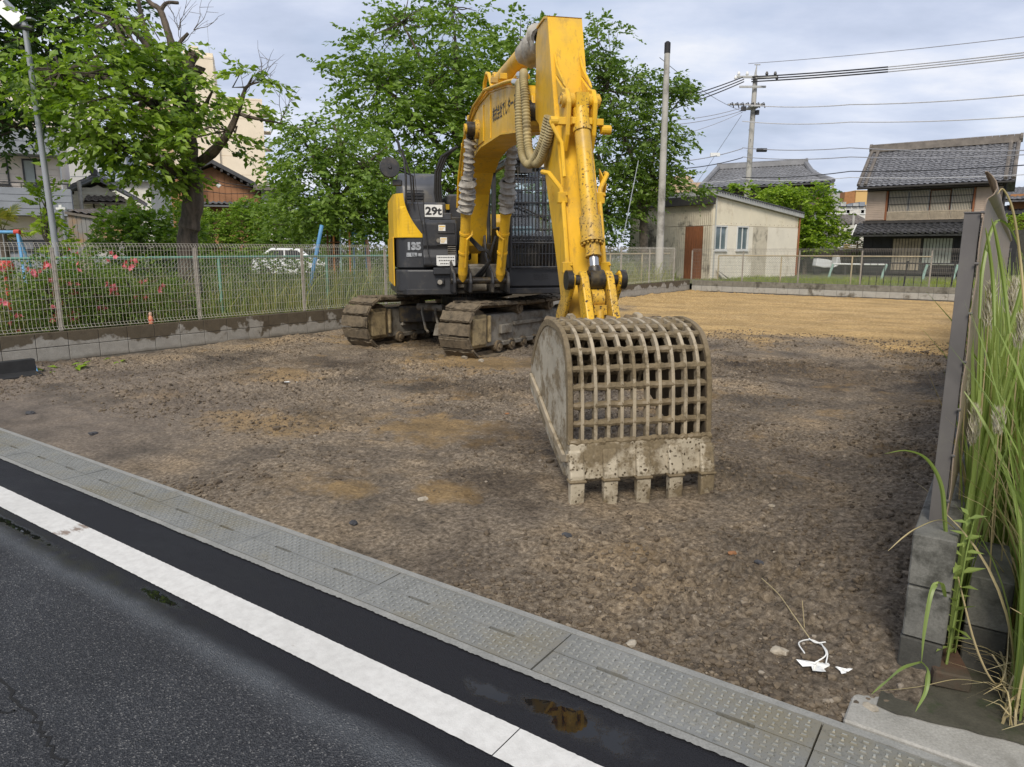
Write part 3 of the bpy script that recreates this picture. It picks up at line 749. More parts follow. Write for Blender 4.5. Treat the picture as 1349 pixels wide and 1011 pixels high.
for row in range(2):
    x = 0.13
    while x < L2:
        o = link('concrete_block', b2_me if row == 0 else b3_me, w2, loc=(x, random.uniform(-.004, .004) - 0.015 * row, WTOP - (row + 1) * 0.2 + 0.004))
        x += 0.4
MB().box((0.13, -0.02, -0.2), (L2, 0.1, 0.04)).build('footing', MAT['mortar'], w2)

# right-hand wall: three courses near its end, then running on
def en_thing(name, label, cat, e, n, z=0, rz=0.0, group=None):
    return thing(name, label, cat, en(e, n, z), ROAD_RZ + rz, group)
w3 = en_thing('block_wall', 'weathered dark grey block wall end standing at the concrete pad under the steel screen', 'wall', -0.19, 2.74)
ob_me = MB().box((0, 0, 0), (0.134, 0.392, 0.192)).mesh('concrete_block', bevel=0.005); ob_me.materials.append(MAT['old_block'])
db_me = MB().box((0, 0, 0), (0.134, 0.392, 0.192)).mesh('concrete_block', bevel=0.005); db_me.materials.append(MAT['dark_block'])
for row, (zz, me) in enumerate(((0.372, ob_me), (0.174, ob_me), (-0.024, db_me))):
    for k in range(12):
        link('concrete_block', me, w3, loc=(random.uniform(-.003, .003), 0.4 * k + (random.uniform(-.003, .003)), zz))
MB().box((0.012, 0.015, -0.1), (0.122, 22.3, 0.552)).build('mortar', MAT['mortar'], w3)
MB().box((0.0, 4.82, -0.1), (0.134, 22.3, 0.556)).build('wall_run', MAT['old_block'], w3)
w4 = en_thing('block_pillar', 'short stack of mossy grey blocks half hidden behind the weeds', 'pillar', -0.005, 2.90, 0, 0.05)
for zz, me in ((0.20, ob_me), (0.004, db_me)):
    link('concrete_block', me, w4, loc=(0, 0, zz))
br = MB().box((0, 0, 0), (0.12, 0.21, 0.06)).build('brick', M_plain('old_brick', (0.13, 0.06, 0.035), 0.9, 0.4, 20, 0.5, 60, dirt=(0.05, 0.045, 0.03), dirt_amt=0.6), bevel=0.006, loc=en(-0.075, 2.70, 0.03), rot=(0, 0.06, ROAD_RZ + 0.3))
tag(br, 'old red brick lying between the block wall end and the block pillar', 'brick')

# ------------------------------------------------------------------ fences
def wire(mb, p, q, r):
    mb.tube([p, q], r, 4, False, 0.785)
def mesh_panel(length, h, mat, r=0.0023, r_h=0.0026, pitch=0.05):
    mb = MB(); k = round(length / pitch)
    rows = [0.03, 0.07, 0.19, 0.32, 0.45, 0.58, 0.71, 0.84, 0.97, 1.10, 1.15]
    rows = [x * h / 1.2 for x in rows]
    for i in range(k):
        x = pitch * (i + .5)
        mb.tube([(x, 0.05, h), (x, 0, h - 0.055), (x, 0.0, h - 0.10), (x, 0, 0.075), (x, -0.045, 0.03)], r, 3, False)
    for z in rows: wire(mb, (0, 0.004, z), (length, 0.004, z), r_h)
    wire(mb, (0, 0.05, h), (length, 0.05, h), r_h * 1.4); wire(mb, (0, 0.02, h - .03), (length, 0.02, h - .03), r_h)
    wire(mb, (0, -0.045, 0.03), (length, -0.045, 0.03), r_h)
    me = mb.mesh('mesh_panel'); me.materials.append(mat); return me
def mesh_fence(label, a, b, z0, h, post_r, first, mat_p, mat_w, pitch=2.0, r=0.0023):
    loc, rz, L = wall_local(a, b)
    f = thing('mesh_fence', label, 'fence', (loc.x, loc.y, z0), rz)
    pm = MB().box((-post_r, -post_r * .6, 0), (post_r, post_r * .6, h - 0.06)).mesh('post', bevel=0.004); pm.materials.append(mat_p)
    panel = mesh_panel(pitch, h, mat_w, r, r * 1.15)
    x = first
    while x < L + 0.1:
        if x > 0: link('post', pm, f, loc=(x, 0.075, 0))
        if x + pitch < L + 0.3 and x + pitch > 0: link('mesh_panel', panel, f, 'stuff', loc=(x, 0.045, 0.0))
        x += pitch
    return f
# a post of the left fence stands where the photo shows one
post_pt = site(85, 437, 9.65)
_, _rz, _ = wall_local(A, C)
first = ((Vector((post_pt.x, post_pt.y, 0)) - A).dot((C - A).normalized())) % 2.03
mesh_fence('long beige wire mesh fence on the low wall beside the park and its flowering shrubs', A, C, WTOP, 1.2, 0.024, first - 2.03, MAT['fence_metal'], MAT['fence_wire'], 2.03)
mesh_fence('grey-brown wire mesh fence on the far wall across the end of the lot', C, D, WTOP, 1.15, 0.024, 0.05, MAT['fence_metal'], MAT['fence_dark'], 1.98, 0.0028)

def link_fence(label, a, b, z0, h, mats, post_pitch, first, lean=0.0, group=None):
    """Chain-link on pipe posts with a top rail; diamonds woven per bay."""
    loc, rz, L = wall_local(a, b)
    f = thing('chain_link_fence', label, 'fence', (loc.x, loc.y, z0), rz, group)
    s = 0.075
    mb = MB(); w = post_pitch; k = int(w / s)
    for i in range(-int(h / s), k + 1):
        for sg in (1, -1):
            x0, z0_, x1, z1 = i * s, 0.02, i * s + h - .02, h
            if x0 < 0: z0_ += -x0; x0 = 0
            if x1 > w: z1 -= x1 - w; x1 = w
            if x1 - x0 < 0.02: continue
            if sg > 0: wire(mb, (x0, 0.0, z0_), (x1, 0.0, z1), 0.0026)
            else: wire(mb, (w - x0, 0.004, z0_), (w - x1, 0.004, z1), 0.0026)
    net = mb.mesh('net'); net.materials.append(MAT['link_wire'])
    pm = [MB().tube([(0, 0, 0), (0, 0, h)], 0.026, 8).mesh('post', True) for _ in mats]
    rm = [MB().tube([(0, 0, h), (w, 0, h)], 0.021, 8).mesh('rail', True) for _ in mats]
    for q, mm in enumerate(mats): pm[q].materials.append(mm); rm[q].materials.append(mm)
    x = first; i = 0
    while x < L:
        q = 0 if x < L * 0.42 else len(mats) - 1
        link('post', pm[q], f, loc=(x, 0, 0), rot=(0, lean * (i % 2), 0)); link('rail', rm[q], f, loc=(x, 0, 0)); link('net', net, f, 'stuff', loc=(x, 0.01, 0))
        x += w; i += 1
    return f
perp = Vector((-(C - A).normalized().y, (C - A).normalized().x, 0))
link_fence('chain-link fence with green and faded rails in the weeds of the park', A + perp * 1.15, C + perp * 1.15, 0.28, 1.15, [MAT['green_pipe'], MAT['buff_pipe']], 2.4, first + 0.3)
perp2 = Vector((-(D - C).normalized().y, (D - C).normalized().x, 0))
link_fence('low chain-link fence on buff pipes before the grass at the far end', C + perp2 * 1.2, C + (D - C) * 0.62 + perp2 * 1.2, 0.30, 1.05, [MAT['buff_pipe'], MAT['buff_pipe']], 2.4, 0.6)
# black iron fence behind the far mesh fence
loc, rz, L = wall_local(C + (D - C) * 0.60 + perp2 * 0.9, D + perp2 * 0.9)
bf = thing('iron_fence', 'low black iron bar fence in the grass before the dark timber house', 'fence', (loc.x, loc.y, 0.32), rz)
bar = MB().tube([(0, 0, 0), (0, 0, .84)], 0.012, 6).mesh('bar'); bar.materials.append(MAT['black'])
thick = MB().tube([(-0.06, 0, 0), (0, 0, .9)], 0.028, 6).mesh('post'); thick.materials.append(MAT['black'])
MB().tube([(0, 0, .82), (L, 0, .82)], 0.02, 6).build('rail', MAT['black'], bf)
for k in range(int(L / .22)):
    if k % 6 == 0: link('post', thick, bf, loc=(k * .22, 0, 0))
    else: link('bar', bar, bf, loc=(k * .22, 0, 0))

# steel screen on the right wall: H-post, folded sheet with a curled top edge
sc = en_thing('steel_screen', 'tall grey-brown steel sheet screen with curled top edge, bolted to a dark post', 'screen', -0.155, 2.91, 0.556)
pst = MB()
pst.box((0, 0, -0.02), (0.048, 0.006, 1.12)); pst.box((0, 0.044, -0.02), (0.048, 0.05, 1.12)); pst.box((0.021, 0.006, -0.02), (0.027, 0.044, 1.12))
pst.box((-0.002, -0.004, 1.118), (0.050, 0.054, 1.123))
pst.build('post', MAT['steel_dark'], sc, bevel=0.001)
def sheet(y0, y1, zt):
    pr = [(0.074, 0.02)] + [(0.074 + (0.004 if i % 2 else 0), 0.02 + (zt - .04) * i / 9) for i in range(1, 10)]
    pr += [(0.082, zt + .0), (0.098, zt + .012), (0.106, zt + .032), (0.100, zt + .055), (0.086, zt + .075), (0.072, zt + .088), (0.066, zt + .086)]
    inn = [(x + 0.0035, z - 0.001) for x, z in pr]
    pr = [(x - .022, z) for x, z in pr]; inn = [(x - .022, z) for x, z in inn]
    return MB().ribbon(pr, inn, lambda p, q, a: (p, a, q), y0, y1)
for k in range(8):
    sheet(-0.012 + k * 1.9, 1.884 + k * 1.9, 1.165).build('sheet', MAT['steel_panel'], sc, smooth=True)
pf = post_me = MB()
for k in range(1, 8): pf.box((0.0, 1.9 * k - 0.03, -0.02), (0.046, 1.9 * k + 0.03, 1.12))
pf.build('back_posts', MAT['steel_dark'], sc).name = 'post'
for k in range(7):
    b = MB().tube([(0.047, -0.0, 0.10 + k * 0.17), (0.059, -0.0, 0.10 + k * 0.17)], 0.0045, 6).build('bolt', MAT['steel_dark'], sc, loc=(0, -0.014, 0))

# ------------------------------------------------------------------ the excavator
# local frame: x toward the viewer's right, -y forward along boom and arm (s = -y), z up
EXR = math.atan2(.207, .978)
ex = thing('excavator', 'yellow and black tracked excavator with skeleton bucket resting its teeth on the soil', 'excavator', (-0.82, 12.05, 0), EXR)
def sz(s, z, d): return (d, -s, z)
def P3(pts, d): return [(d, -s, z) for s, z in pts]
# --- undercarriage, turned against the upper body
UC = Matrix.Translation((0.15, -0.10, 0)) @ Matrix.Rotation(ROAD_RZ - EXR, 4, 'Z')   # x = along e, y = along n (rearward)
uc_rz = ROAD_RZ - EXR
TR, TL, TW = 0.385, 1.36, 0.56
def track_path(n_):
    per = 4 * TL + 2 * math.pi * TR
    out = []
    for i in range(n_):
        d = per * i / n_
        if d < 2 * TL: y, z, a = -TL + d, 2 * TR, 0.0; z -= 0.035 * math.sin(math.pi * d / (2 * TL))
        elif d < 2 * TL + math.pi * TR:
            th = (d - 2 * TL) / TR; y, z, a = TL + TR * math.sin(th), TR + TR * math.cos(th), -th
        elif d < 4 * TL + math.pi * TR: y, z, a = TL - (d - 2 * TL - math.pi * TR), 0.0, math.pi
        else:
            th = (d - 4 * TL - math.pi * TR) / TR; y, z, a = -TL - TR * math.sin(th), TR - TR * math.cos(th), math.pi - th
        out.append((y, z, a))
    return out
sh = MB()
sh.box((-TW / 2, -0.083, -0.012), (TW / 2, 0.083, 0.016))
sh.box((-TW / 2 + .01, -0.074, 0.016), (TW / 2 - .01, 0.060, 0.036))
# caked mud bulges make each shoe uneven
shoe_meshes = []
for q in range(4):
    me = sh.mesh('track_shoe')
    bm = bmesh.new(); bm.from_mesh(me)
    bmesh.ops.subdivide_edges(bm, edges=[e for e in bm.edges if abs(e.verts[0].co.x - e.verts[1].co.x) > 0.3], cuts=9)
    rr = random.Random(q)
    for v in bm.verts:
        if v.co.z > 0.01: v.co.z += rr.uniform(-.010, .014)
        v.co.y += rr.uniform(-.006, .006)
        if abs(abs(v.co.x) - TW / 2) < 1e-4: v.co.x += rr.uniform(-.010, .010)
    bm.to_mesh(me); bm.free()
    me.polygons.foreach_set('use_smooth', [True] * len(me.polygons)); me.set_sharp_from_angle(angle=R(60))
    me.materials.append(MAT['shoe']); shoe_meshes.append(me)
def lathe_x(mb, x0, x1, y, z, r, n=20): mb.tube([(x0, y, z), (x1, y, z)], r, n)
for side in (-1, 1):
    ax = side * 1.02
    T = thing('track', '', '', UC @ Vector((ax, 0, 0.012)), uc_rz)
    del T['label']; del T['category']
    T.parent = ex
    # belt under the shoes
    pth = track_path(80)
    inner = [(y, z) for y, z, a in [(TL * (1 if y > 0 else -1) + (y - TL * (1 if y > 0 else -1)) * .82 if abs(y) > TL else y, TR + (z - TR) * .84, a) for y, z, a in pth]]
    outer = [(y * 0.995, TR + (z - TR) * .99) for y, z, a in pth]
    MB().ribbon(outer, inner, lambda p, q, a: (a, p, q), -0.11, 0.11, True).build('track_chain', MAT['mud'], T)
    for i, (y, z, a) in enumerate(track_path(42)):
        link('track_shoe', shoe_meshes[(i * 7 + side) % 4], T, loc=(random.uniform(-.006, .006), y, z), rot=(a + random.uniform(-.03, .03), 0, 0))
    fr = MB()
    prof = [(-TL - .05, .20), (-TL + .12, .13), (TL - .15, .13), (TL + .05, .24), (TL - .1, .56), (-TL + .25, .60), (-TL - .05, .56)]
    fr.prism(prof, lambda p, q, a: (a, p, q), -0.17, 0.17)
    fr.build('track_frame', MAT['grey_mud'], T, bevel=0.02)
    yk = MB()                                             # idler yoke plates at the front, thick with tan mud
    for xs in (-1, 1):
        yk.box((xs * 0.17 - .02, -TL - 0.27, 0.14), (xs * 0.17 + .02, -TL + 0.14, 0.62))
        yk.box((xs * 0.2 - .025, -TL - 0.24, 0.18), (xs * 0.2 + .025, -TL + 0.08, 0.57))
        yk.box((xs * 0.185 - .03, -TL + 0.16, 0.20), (xs * 0.185 + .03, -TL + 0.22, 0.60))
    yk.build('idler_yoke', MAT['tan_mud'], T, bevel=0.02, seg=2)
    gb = MB()
    for xs in (-1, 1):
        gb.box((xs * 0.19 - .02, -TL + 0.36, 0.12), (xs * 0.19 + .02, TL - 0.2, 0.19)); gb.box((xs * 0.185 - .03, -0.55, 0.40), (xs * 0.185 + .03, 0.9, 0.46))
        gb.box((xs * 0.19 - .03, -0.9, 0.30), (xs * 0.19 + .03, -0.62, 0.44))
    gb.build('roller_guard', MAT['grey_mud'], T, bevel=0.012)
    idl = MB(); lathe_x(idl, -.09, .09, -TL, TR, 0.31, 28); lathe_x(idl, -.14, .14, -TL, TR, .12, 16); idl.build('idler', MAT['mud'], T, smooth=True)
    spk = MB(); lathe_x(spk, -.05, .05, TL, TR, 0.30, 28); lathe_x(spk, -.2, .2, TL, TR, .21, 20); spk.build('sprocket', MAT['mud'], T, smooth=True)
    rb = MB(); lathe_x(rb, -.21, .21, 0, 0, 0.085, 16); lathe_x(rb, -.235, .235, 0, 0, .04, 10); rme = rb.mesh('roller', True); rme.materials.append(MAT['mud'])
    for k in range(7): link('roller', rme, T, loc=(0, -TL + 0.42 + k * 0.33, 0.125))
    for k in (-.4, .5): link('carrier_roller', rme, T, loc=(0, k, 0.655), )
cb = MB()
cb.prism([(-.45, .95), (-.85, .55), (-.85, .28), (.85, .28), (.85, .55), (.45, .95), (.45, -.95), (.85, -.55), (.85, -.9), (-.85, -.9), (-.85, -.55), (-.45, -.95)][0:0] or [(-.85, -.95), (-.42, -.55), (.42, -.55), (.85, -.95), (.85, -.5), (.52, 0), (.85, .5), (.85, .95), (.42, .55), (-.42, .55), (-.85, .95), (-.85, .5), (-.52, 0), (-.85, -.5)],
         lambda p, q, a: UC @ Vector((p, q, a)), 0.36, 0.66)
cb.build('car_body', MAT['grease'], ex, bevel=0.02)
rg = MB(); rg.tube([UC @ Vector((0, 0, 0.66)), UC @ Vector((0, 0, 0.80))], 0.55, 40); rg.tube([UC @ Vector((0, 0, 0.80)), UC @ Vector((0, 0, 0.90))], 0.62, 48)
rg.build('swing_ring', MAT['grease'], ex, smooth=True)
tb = MB()
for k in range(60):
    a = 2 * math.pi * k / 60
    c = UC @ Vector((0.635 * math.cos(a), 0.635 * math.sin(a), 0.845)); tb.cbox((c.x, c.y, c.z), (0.035, 0.035, 0.07))
tb.build('ring_teeth', MAT['grease'], ex)
tow = MB()                                                   # shackle arms hanging from the car body between the tracks
for x in (-.22, .06):
    tow.tube([UC @ Vector((x, -1.02, .66)), UC @ Vector((x + .06, -1.12, .60)), UC @ Vector((x + .22, -1.22, .34)), UC @ Vector((x + .30, -1.25, .30))], 0.020, 8)
tow.tube([UC @ Vector((-.34, -1.0, .66)), UC @ Vector((.2, -1.0, .66))], 0.055, 12)
tow.build('tow_bracket', MAT['grey_mud'], ex, smooth=True)
lug = MB(); lug.prism([(0, 0), (.34, .02), (.22, .14), (.06, .2)], lambda p, q, a: UC @ Vector((p + .15, -1.2 + a, q + .24)), -.03, .03); lug.build('tow_lug', MAT['grey_mud'], ex, bevel=.01)
pin = MB(); pin.tube([UC @ Vector((.45, -.98, .66)), UC @ Vector((.72, -.98, .66))], 0.06, 14); pin.tube([UC @ Vector((.44, -.98, .66)), UC @ Vector((.50, -.98, .66))], 0.09, 14); pin.build('track_pin', MAT['grey_mud'], ex, smooth=True)

# --- upper frame and skirts
XL, XR = -1.19, 1.40
def plan(off):
    pts = [(XL + .14, -1.46), (-.30, -1.50), (-.30, -1.30), (.44, -1.30), (.44, -1.52), (XR - .05, -1.52), (XR, -1.4)]
    for k in range(13):
        a = math.pi * k / 12
        pts.append((0.10 + 1.31 * math.cos(a), 0.35 + 1.15 * math.sin(a)))
    pts += [(XL, -1.2)]
    return pts
MB().prism(plan(0), lambda p, q, a: (p, q, a), 0.90, 0.99).build('upper_frame', MAT['black'], ex, bevel=0.012)
ck = MB()                                                    # lower front-left skirt with chamfered corner
ck.prism([(XL, -0.6), (XL, -1.22), (XL + .04, -1.34), (XL + .16, -1.43), (-0.34, -1.50), (-0.30, -1.46), (-.30, -.6)], lambda p, q, a: (p, q, a), 0.94, 1.27)
ck.build('skirt', MAT['black_clean'], ex, bevel=0.025, seg=2)
st = MB(); st.box((-.66, -1.56, 1.20), (-.27, -1.44, 1.30)); st.box((-.62, -1.53, 1.05), (-.50, -1.49, 1.14)); st.build('step', MAT['black_clean'], ex, bevel=.012)
sd = MB()
sd.prism([(XL + .02, -0.4), (XL + .02, -1.16), (XL + .06, -1.28), (XL + .15, -1.36), (XL + .52, -1.40), (XL + .52, -.4)], lambda p, q, a: (p, q, a), 1.285, 2.0)
sd.build('side_cover', MAT['black_clean'], ex, bevel=0.02)
# front tool box with its recess and latch plates
tbx = MB()
tbx.prism([(1.30, 1.31), (1.46, 1.31), (1.49, 1.34), (1.49, 1.46), (1.43, 1.56), (1.46, 1.62), (1.46, 1.94), (1.40, 1.99), (0.6, 1.99), (.6, 1.31)], lambda p, q, a: (a, -p, q), -0.80, -0.295)
tbx.build('tool_box', MAT['black_clean'], ex, bevel=0.02, seg=2)
MB().box((-.58, -1.475, 1.79), (-.33, -1.455, 1.95)).box((-.60, -1.472, 1.62), (-.32, -1.455, 1.76)).build('latch_plate', MAT['black'], ex, bevel=.006)
vb = MB()
for k in range(5): vb.box((-.44, -1.478, 1.475 + k * .03), (-.32, -1.455, 1.487 + k * .03))
vb.build('vent', MAT['grey_mud'], ex, bevel=.002)
bx = MB(); bx.box((-1.02, -1.18, 1.99), (-.42, -.5, 2.25)); bx.build('battery_box', MAT['hood'], ex, bevel=0.02)
MB().box((-.46, -1.21, 1.99), (-.34, -.7, 2.10)).build('box_step', MAT['hood'], ex, bevel=0.015)
hd = MB()
hd.prism([(-1.1, 1.2), (0.62, 1.2), (0.62, 2.26), (0.55, 2.55), (0.30, 2.74), (-.2, 2.80), (-.7, 2.72), (-1.1, 2.4)], lambda p, q, a: (a, -p, q), -1.05, -0.40)
hd.build('engine_hood', MAT['hood'], ex, bevel=0.05, seg=3, smooth=True)
hg = MB()
for k in range(4): hg.box((-.98, -.632, 2.28 + k * .055), (-.70, -.61, 2.30 + k * .055))
hg.build('hood_grille', MAT['black'], ex)
MB().box((-.32, -.58, 2.05), (.02, .5, 2.42)).build('pump_cover', MAT['hood'], ex, bevel=.03)
MB().box((-.42, -.9, 1.4), (.0, .4, 2.06)).build('inner_cover', MAT['black'], ex, bevel=.02)
wl_ = MB().box((-.36, -.62, 2.18), (-.30, -.59, 2.26)); wl_.build('warning_label', MAT['yellow_clean'], ex)
# yellow flank: sweeps down from the top of the machine's side to the front corner
yp = MB()
N_ = 14
front = []
for i in range(N_ + 1):
    q = i / N_
    z = 1.735 + (2.36 - 1.735) * q
    w = 0.06 + 0.30 * (1 - q) ** 1.9
    front.append((w, z))
vs = []; fs = []
for i, (w, z) in enumerate(front):
    vs += [(XL - .01, -1.10, z), (XL + .035, -1.285, z), (XL + .10 + .0 * w, -1.375, z) if w > .10 else (XL + .05 + w * .3, -1.33, z), (XL + .07 + w, -1.40 + .0, z), (XL + .07 + w, -1.20, z), (XL - .01, .75, z)]
    if i:
        o = 6 * (i - 1)
        for k in range(5): fs.append((o + k, o + k + 1, o + k + 7, o + k + 6)) if k != 4 else None
        fs.append((o + 5, o, o + 6, o + 11))
fs.append((0, 1, 2, 3, 4)); t_ = 6 * N_; fs.append((t_, t_ + 1, t_ + 2, t_ + 3, t_ + 4))
yp.add(vs, fs); yp.build('side_panel', MAT['yellow_clean'], ex, bevel=0.0)
ye = MB().box((XL - .03, -1.18, 1.02), (XL - .012, .8, 1.74)); ye.build('side_panel', MAT['yellow'], ex, bevel=.006)
MB().box((-.95, .9, 1.0), (1.2, 1.5, 2.2)).build('counterweight', MAT['yellow'], ex, bevel=.15, seg=3)

# --- handrails, mirror, cables on the hood side
hr = MB()
hr.tube([(-1.02, -1.30, 1.95), (-1.01, -1.30, 2.60), (-1.03, -1.28, 2.86), (-1.10, -1.22, 2.96)], 0.016, 8)
hr.tube([(-.92, -1.25, 2.2), (-.94, -1.26, 2.62), (-1.06, -1.30, 2.98)], 0.014, 8)
hr.tube([(-1.10, -1.22, 2.70), (-.90, -1.20, 2.62), (-.88, -1.1, 2.2)], 0.014, 8)
hr.tube([(-1.08, -1.25, 2.96), (-1.10, -1.25, 3.07), (-1.13, -1.25, 3.12)], 0.02, 8)
hr.build('handrail', MAT['black'], ex, smooth=True)
mi = MB(); mi.tube([(-1.24, -1.24, 2.72), (-1.24, -1.28, 2.72), (-1.235, -1.33, 2.725)], [0.10, 0.145, 0.14], 28); mi.tube([(-1.24, -1.25, 2.72), (-1.03, -1.28, 2.72)], 0.012, 6); mi.tube([(-1.235, -1.335, 2.725), (-1.235, -1.35, 2.725)], [0.03, 0.02], 12)
mi.build('mirror', MAT['black'], ex, smooth=True)
ml = MB(); ml.box((-1.20, -1.26, 2.47), (-1.06, -1.2, 2.56)); ml.build('work_lamp', MAT['black'], ex, bevel=.015)
hb = MB()
for k in range(3):
    o_ = k * .035
    hb.tube([(-.50 + o_, -.95, 2.0), (-.56 + o_, -1.0, 2.4), (-.55 + o_, -1.05, 2.7), (-.46 + o_, -1.1, 2.92), (-.36 + o_ * .5, -1.15, 2.98), (-.24, -1.2, 3.05)], 0.021, 8)
hb.build('hose_bundle', MAT['rubber'], ex, smooth=True)
cab_ = MB(); cab_.tube([(-.78, -1.5, 2.35), (-.77, -1.5, 1.9), (-.73, -1.52, 1.5), (-.66, -1.56, 1.34), (-.5, -1.56, 1.3)], 0.007, 5); cab_.tube([(-.9, -1.42, 2.7), (-.86, -1.44, 2.2), (-.79, -1.47, 1.8)], 0.006, 5)
cab_.build('cable', MAT['rubber'], ex)

# --- plates and lettering
def text_mesh(s, size, mat, parent, M, name='lettering', bold=0.0, align='CENTER', sx=1.0):
    cu = bpy.data.curves.new('txt', 'FONT'); cu.body = s; cu.size = size; cu.align_x = align; cu.align_y = 'CENTER'; cu.offset = bold; cu.resolution_u = 2
    to = bpy.data.objects.new('txt', cu); COL.objects.link(to)
    me = bpy.data.meshes.new_from_object(to.evaluated_get(bpy.context.evaluated_depsgraph_get()))
    bpy.data.objects.remove(to); bpy.data.curves.remove(cu)
    me.transform(M @ Matrix.Diagonal((sx, 1, 1, 1))); me.materials.clear(); me.materials.append(mat); me.name = name
    return link(name, me, parent, 'stuff')
def frame(o, X, Y):
    X = Vector(X).normalized(); Y = Vector(Y).normalized(); Z = X.cross(Y)
    return Matrix(((X.x, Y.x, Z.x, o[0]), (X.y, Y.y, Z.y, o[1]), (X.z, Y.z, Z.z, o[2]), (0, 0, 0, 1)))
npl = MB().box((-.745, -1.196, 2.035), (-.475, -1.184, 2.215)).build('number_plate', MAT['white_plate'], ex, bevel=.003)
text_mesh('29t', 0.155, MAT['ink'], npl, frame((-.61, -1.1985, 2.12), (1, 0, 0), (0, 0, 1)), bold=.006, sx=1.15)
mp_ = frame((XL + .315, -1.4105, 1.62), (1, -.10, 0), (0, 0, 1))
text_mesh('135', 0.140, MAT['grey_ink'], ex, frame((XL + .262, -1.3825, 1.605), (1, -.106, 0), (0, 0, 1)), bold=.010, sx=1.0)
dk = MB()
for (x0, x1, z0, z1) in ((0.155, .375, 1.455, 1.463), (.155, .375, 1.507, 1.515), (.155, .225, 1.463, 1.507), (.24, .256, 1.463, 1.507), (.27, .31, 1.463, 1.507), (.325, .375, 1.463, 1.507)):
    y = -1.3645 - (x0 - .15) * .108
    dk.box((XL + x0, y - .012, z0), (XL + x1, y + .004, z1))
dk.build('model_badge', MAT['grey_ink'], ex)
wp = MB().box((-.61, -1.506, 1.325), (-.335, -1.494, 1.475)).build('notice_plate', MAT['white_plate'], ex, bevel=.002)
ln = MB()
for r_ in range(3):
    x = -.595 + r_ * .02
    while x < -.37 + (.02 if r_ < 2 else -.06):
        w = random.uniform(.012, .022); ln.box((x, -1.509, 1.44 - r_ * .045), (x + w, -1.5065, 1.455 - r_ * .045)); x += w + .009
ln.build('print', MAT['ink'], wp)
for (x, z, w, h_) in ((-.52, 1.87, .10, .085), (-.50, 1.69, .10, .09)):
    lp = MB().box((x - w / 2, -1.484, z - h_ / 2), (x + w / 2, -1.4765, z + h_ / 2)).build('label_plate', MAT['white_plate'], ex)
    pr_ = MB()
    pr_.box((x - w * .42, -1.487, z + .018), (x + w * .42, -1.4845, z + .030))
    for q in range(3): pr_.box((x - w * .40, -1.487, z - .03 + q * .014), (x + w * (.1 + .1 * q), -1.4845, z - .026 + q * .014))
    pr_.build('print', MAT['yellow_clean'], lp)
kn = MB(); kn.tube([(-.575, -1.472, 1.69), (-.575, -1.486, 1.69)], 0.03, 16); kn.build('lock', MAT['grey_mud'], ex, smooth=True)
kn = MB(); kn.tube([(-.57, -1.50, 1.09), (-.57, -1.545, 1.09)], 0.035, 14); kn.build('lock', MAT['canvas'], ex, smooth=True)

# --- boom foot brackets and front centre deck
bk = MB()
for d in (-.40, -.17, .15, .38):
    bk.prism([(0.7, .95), (1.92, .95), (1.96, 1.10), (1.90, 1.24), (1.72, 1.28), (1.4, 1.45), (1.2, 1.9), (.7, 1.9)], lambda p, q, a: (a, -p, q), d - .02, d + .02)
bk.build('boom_bracket', MAT['black'], ex, bevel=.012)
bpn = MB(); bpn.tube([(-.44, -1.80, 1.12), (.42, -1.80, 1.12)], .05, 14); bpn.build('foot_pin', MAT['grease'], ex, smooth=True)
dkp = MB(); dkp.box((-.29, -1.36, .99), (.43, -.9, 1.34)); dkp.box((-.14, -1.62, .96), (.12, -1.36, 1.16)); dkp.box((-.14, -1.50, 1.16), (.12, -1.36, 1.30)); dkp.build('centre_deck', MAT['grey_mud'], ex, bevel=.015)

# --- cab with front guard
cabt = bpy.data.objects.new('cab', MB().box((.46, -1.50, .995), (1.38, .25, 1.30)).mesh('cab', bevel=.03)); cabt.data.materials.append(MAT['black_clean']); COL.objects.link(cabt); cabt.parent = ex
sl = MB()
for r_ in range(3):
    for c_ in range(2): sl.box((.86 + c_ * .12, -1.506, 1.12 + r_ * .03), (.96 + c_ * .12, -1.498, 1.135 + r_ * .03))
sl.build('vent', MAT['ink'], cabt)
cf = MB()
ZT = 2.88
for x in (.47, 1.33):
    cf.tube([(x, -1.46, 1.28), (x, -1.46, 2.2), (x, -1.40, ZT - .1), (x, -1.30, ZT - .02)], .036, 8)
    cf.box((x - .03, -.30, 1.28), (x + .03, -.22, ZT - .05)); cf.box((x - .03, .17, 1.28), (x + .03, .25, ZT - .08))
    cf.box((x - .03, -1.35, ZT - .10), (x + .03, .22, ZT - .03)); cf.box((x - .03, -1.3, 1.28), (x + .03, .22, 1.66))
cf.box((.47, .18, 1.28), (1.33, .24, 1.80)); cf.box((.47, .18, 2.68), (1.33, .24, 2.82)); cf.box((.47, -1.475, 1.72), (1.33, -1.445, 1.76))
cf.build('cab_frame', MAT['black_clean'], cabt, bevel=.008)
MB().box((.44, -1.36, ZT - .05), (1.37, .26, ZT + .02)).build('cab_roof', MAT['black_clean'], cabt, bevel=.03)
gp = MB()
gp.add([(.50, -1.452, 1.76), (1.30, -1.452, 1.76), (1.30, -1.40, ZT - .1), (.50, -1.40, ZT - .1)], [(0, 1, 2, 3)])
gp.build('windscreen', MAT['glass'], cabt)
MB().add([(.50, -1.452, 1.32), (1.30, -1.452, 1.32), (1.30, -1.452, 1.72), (.50, -1.452, 1.72)], [(0, 1, 2, 3)]).build('lower_window', MAT['glass'], cabt)
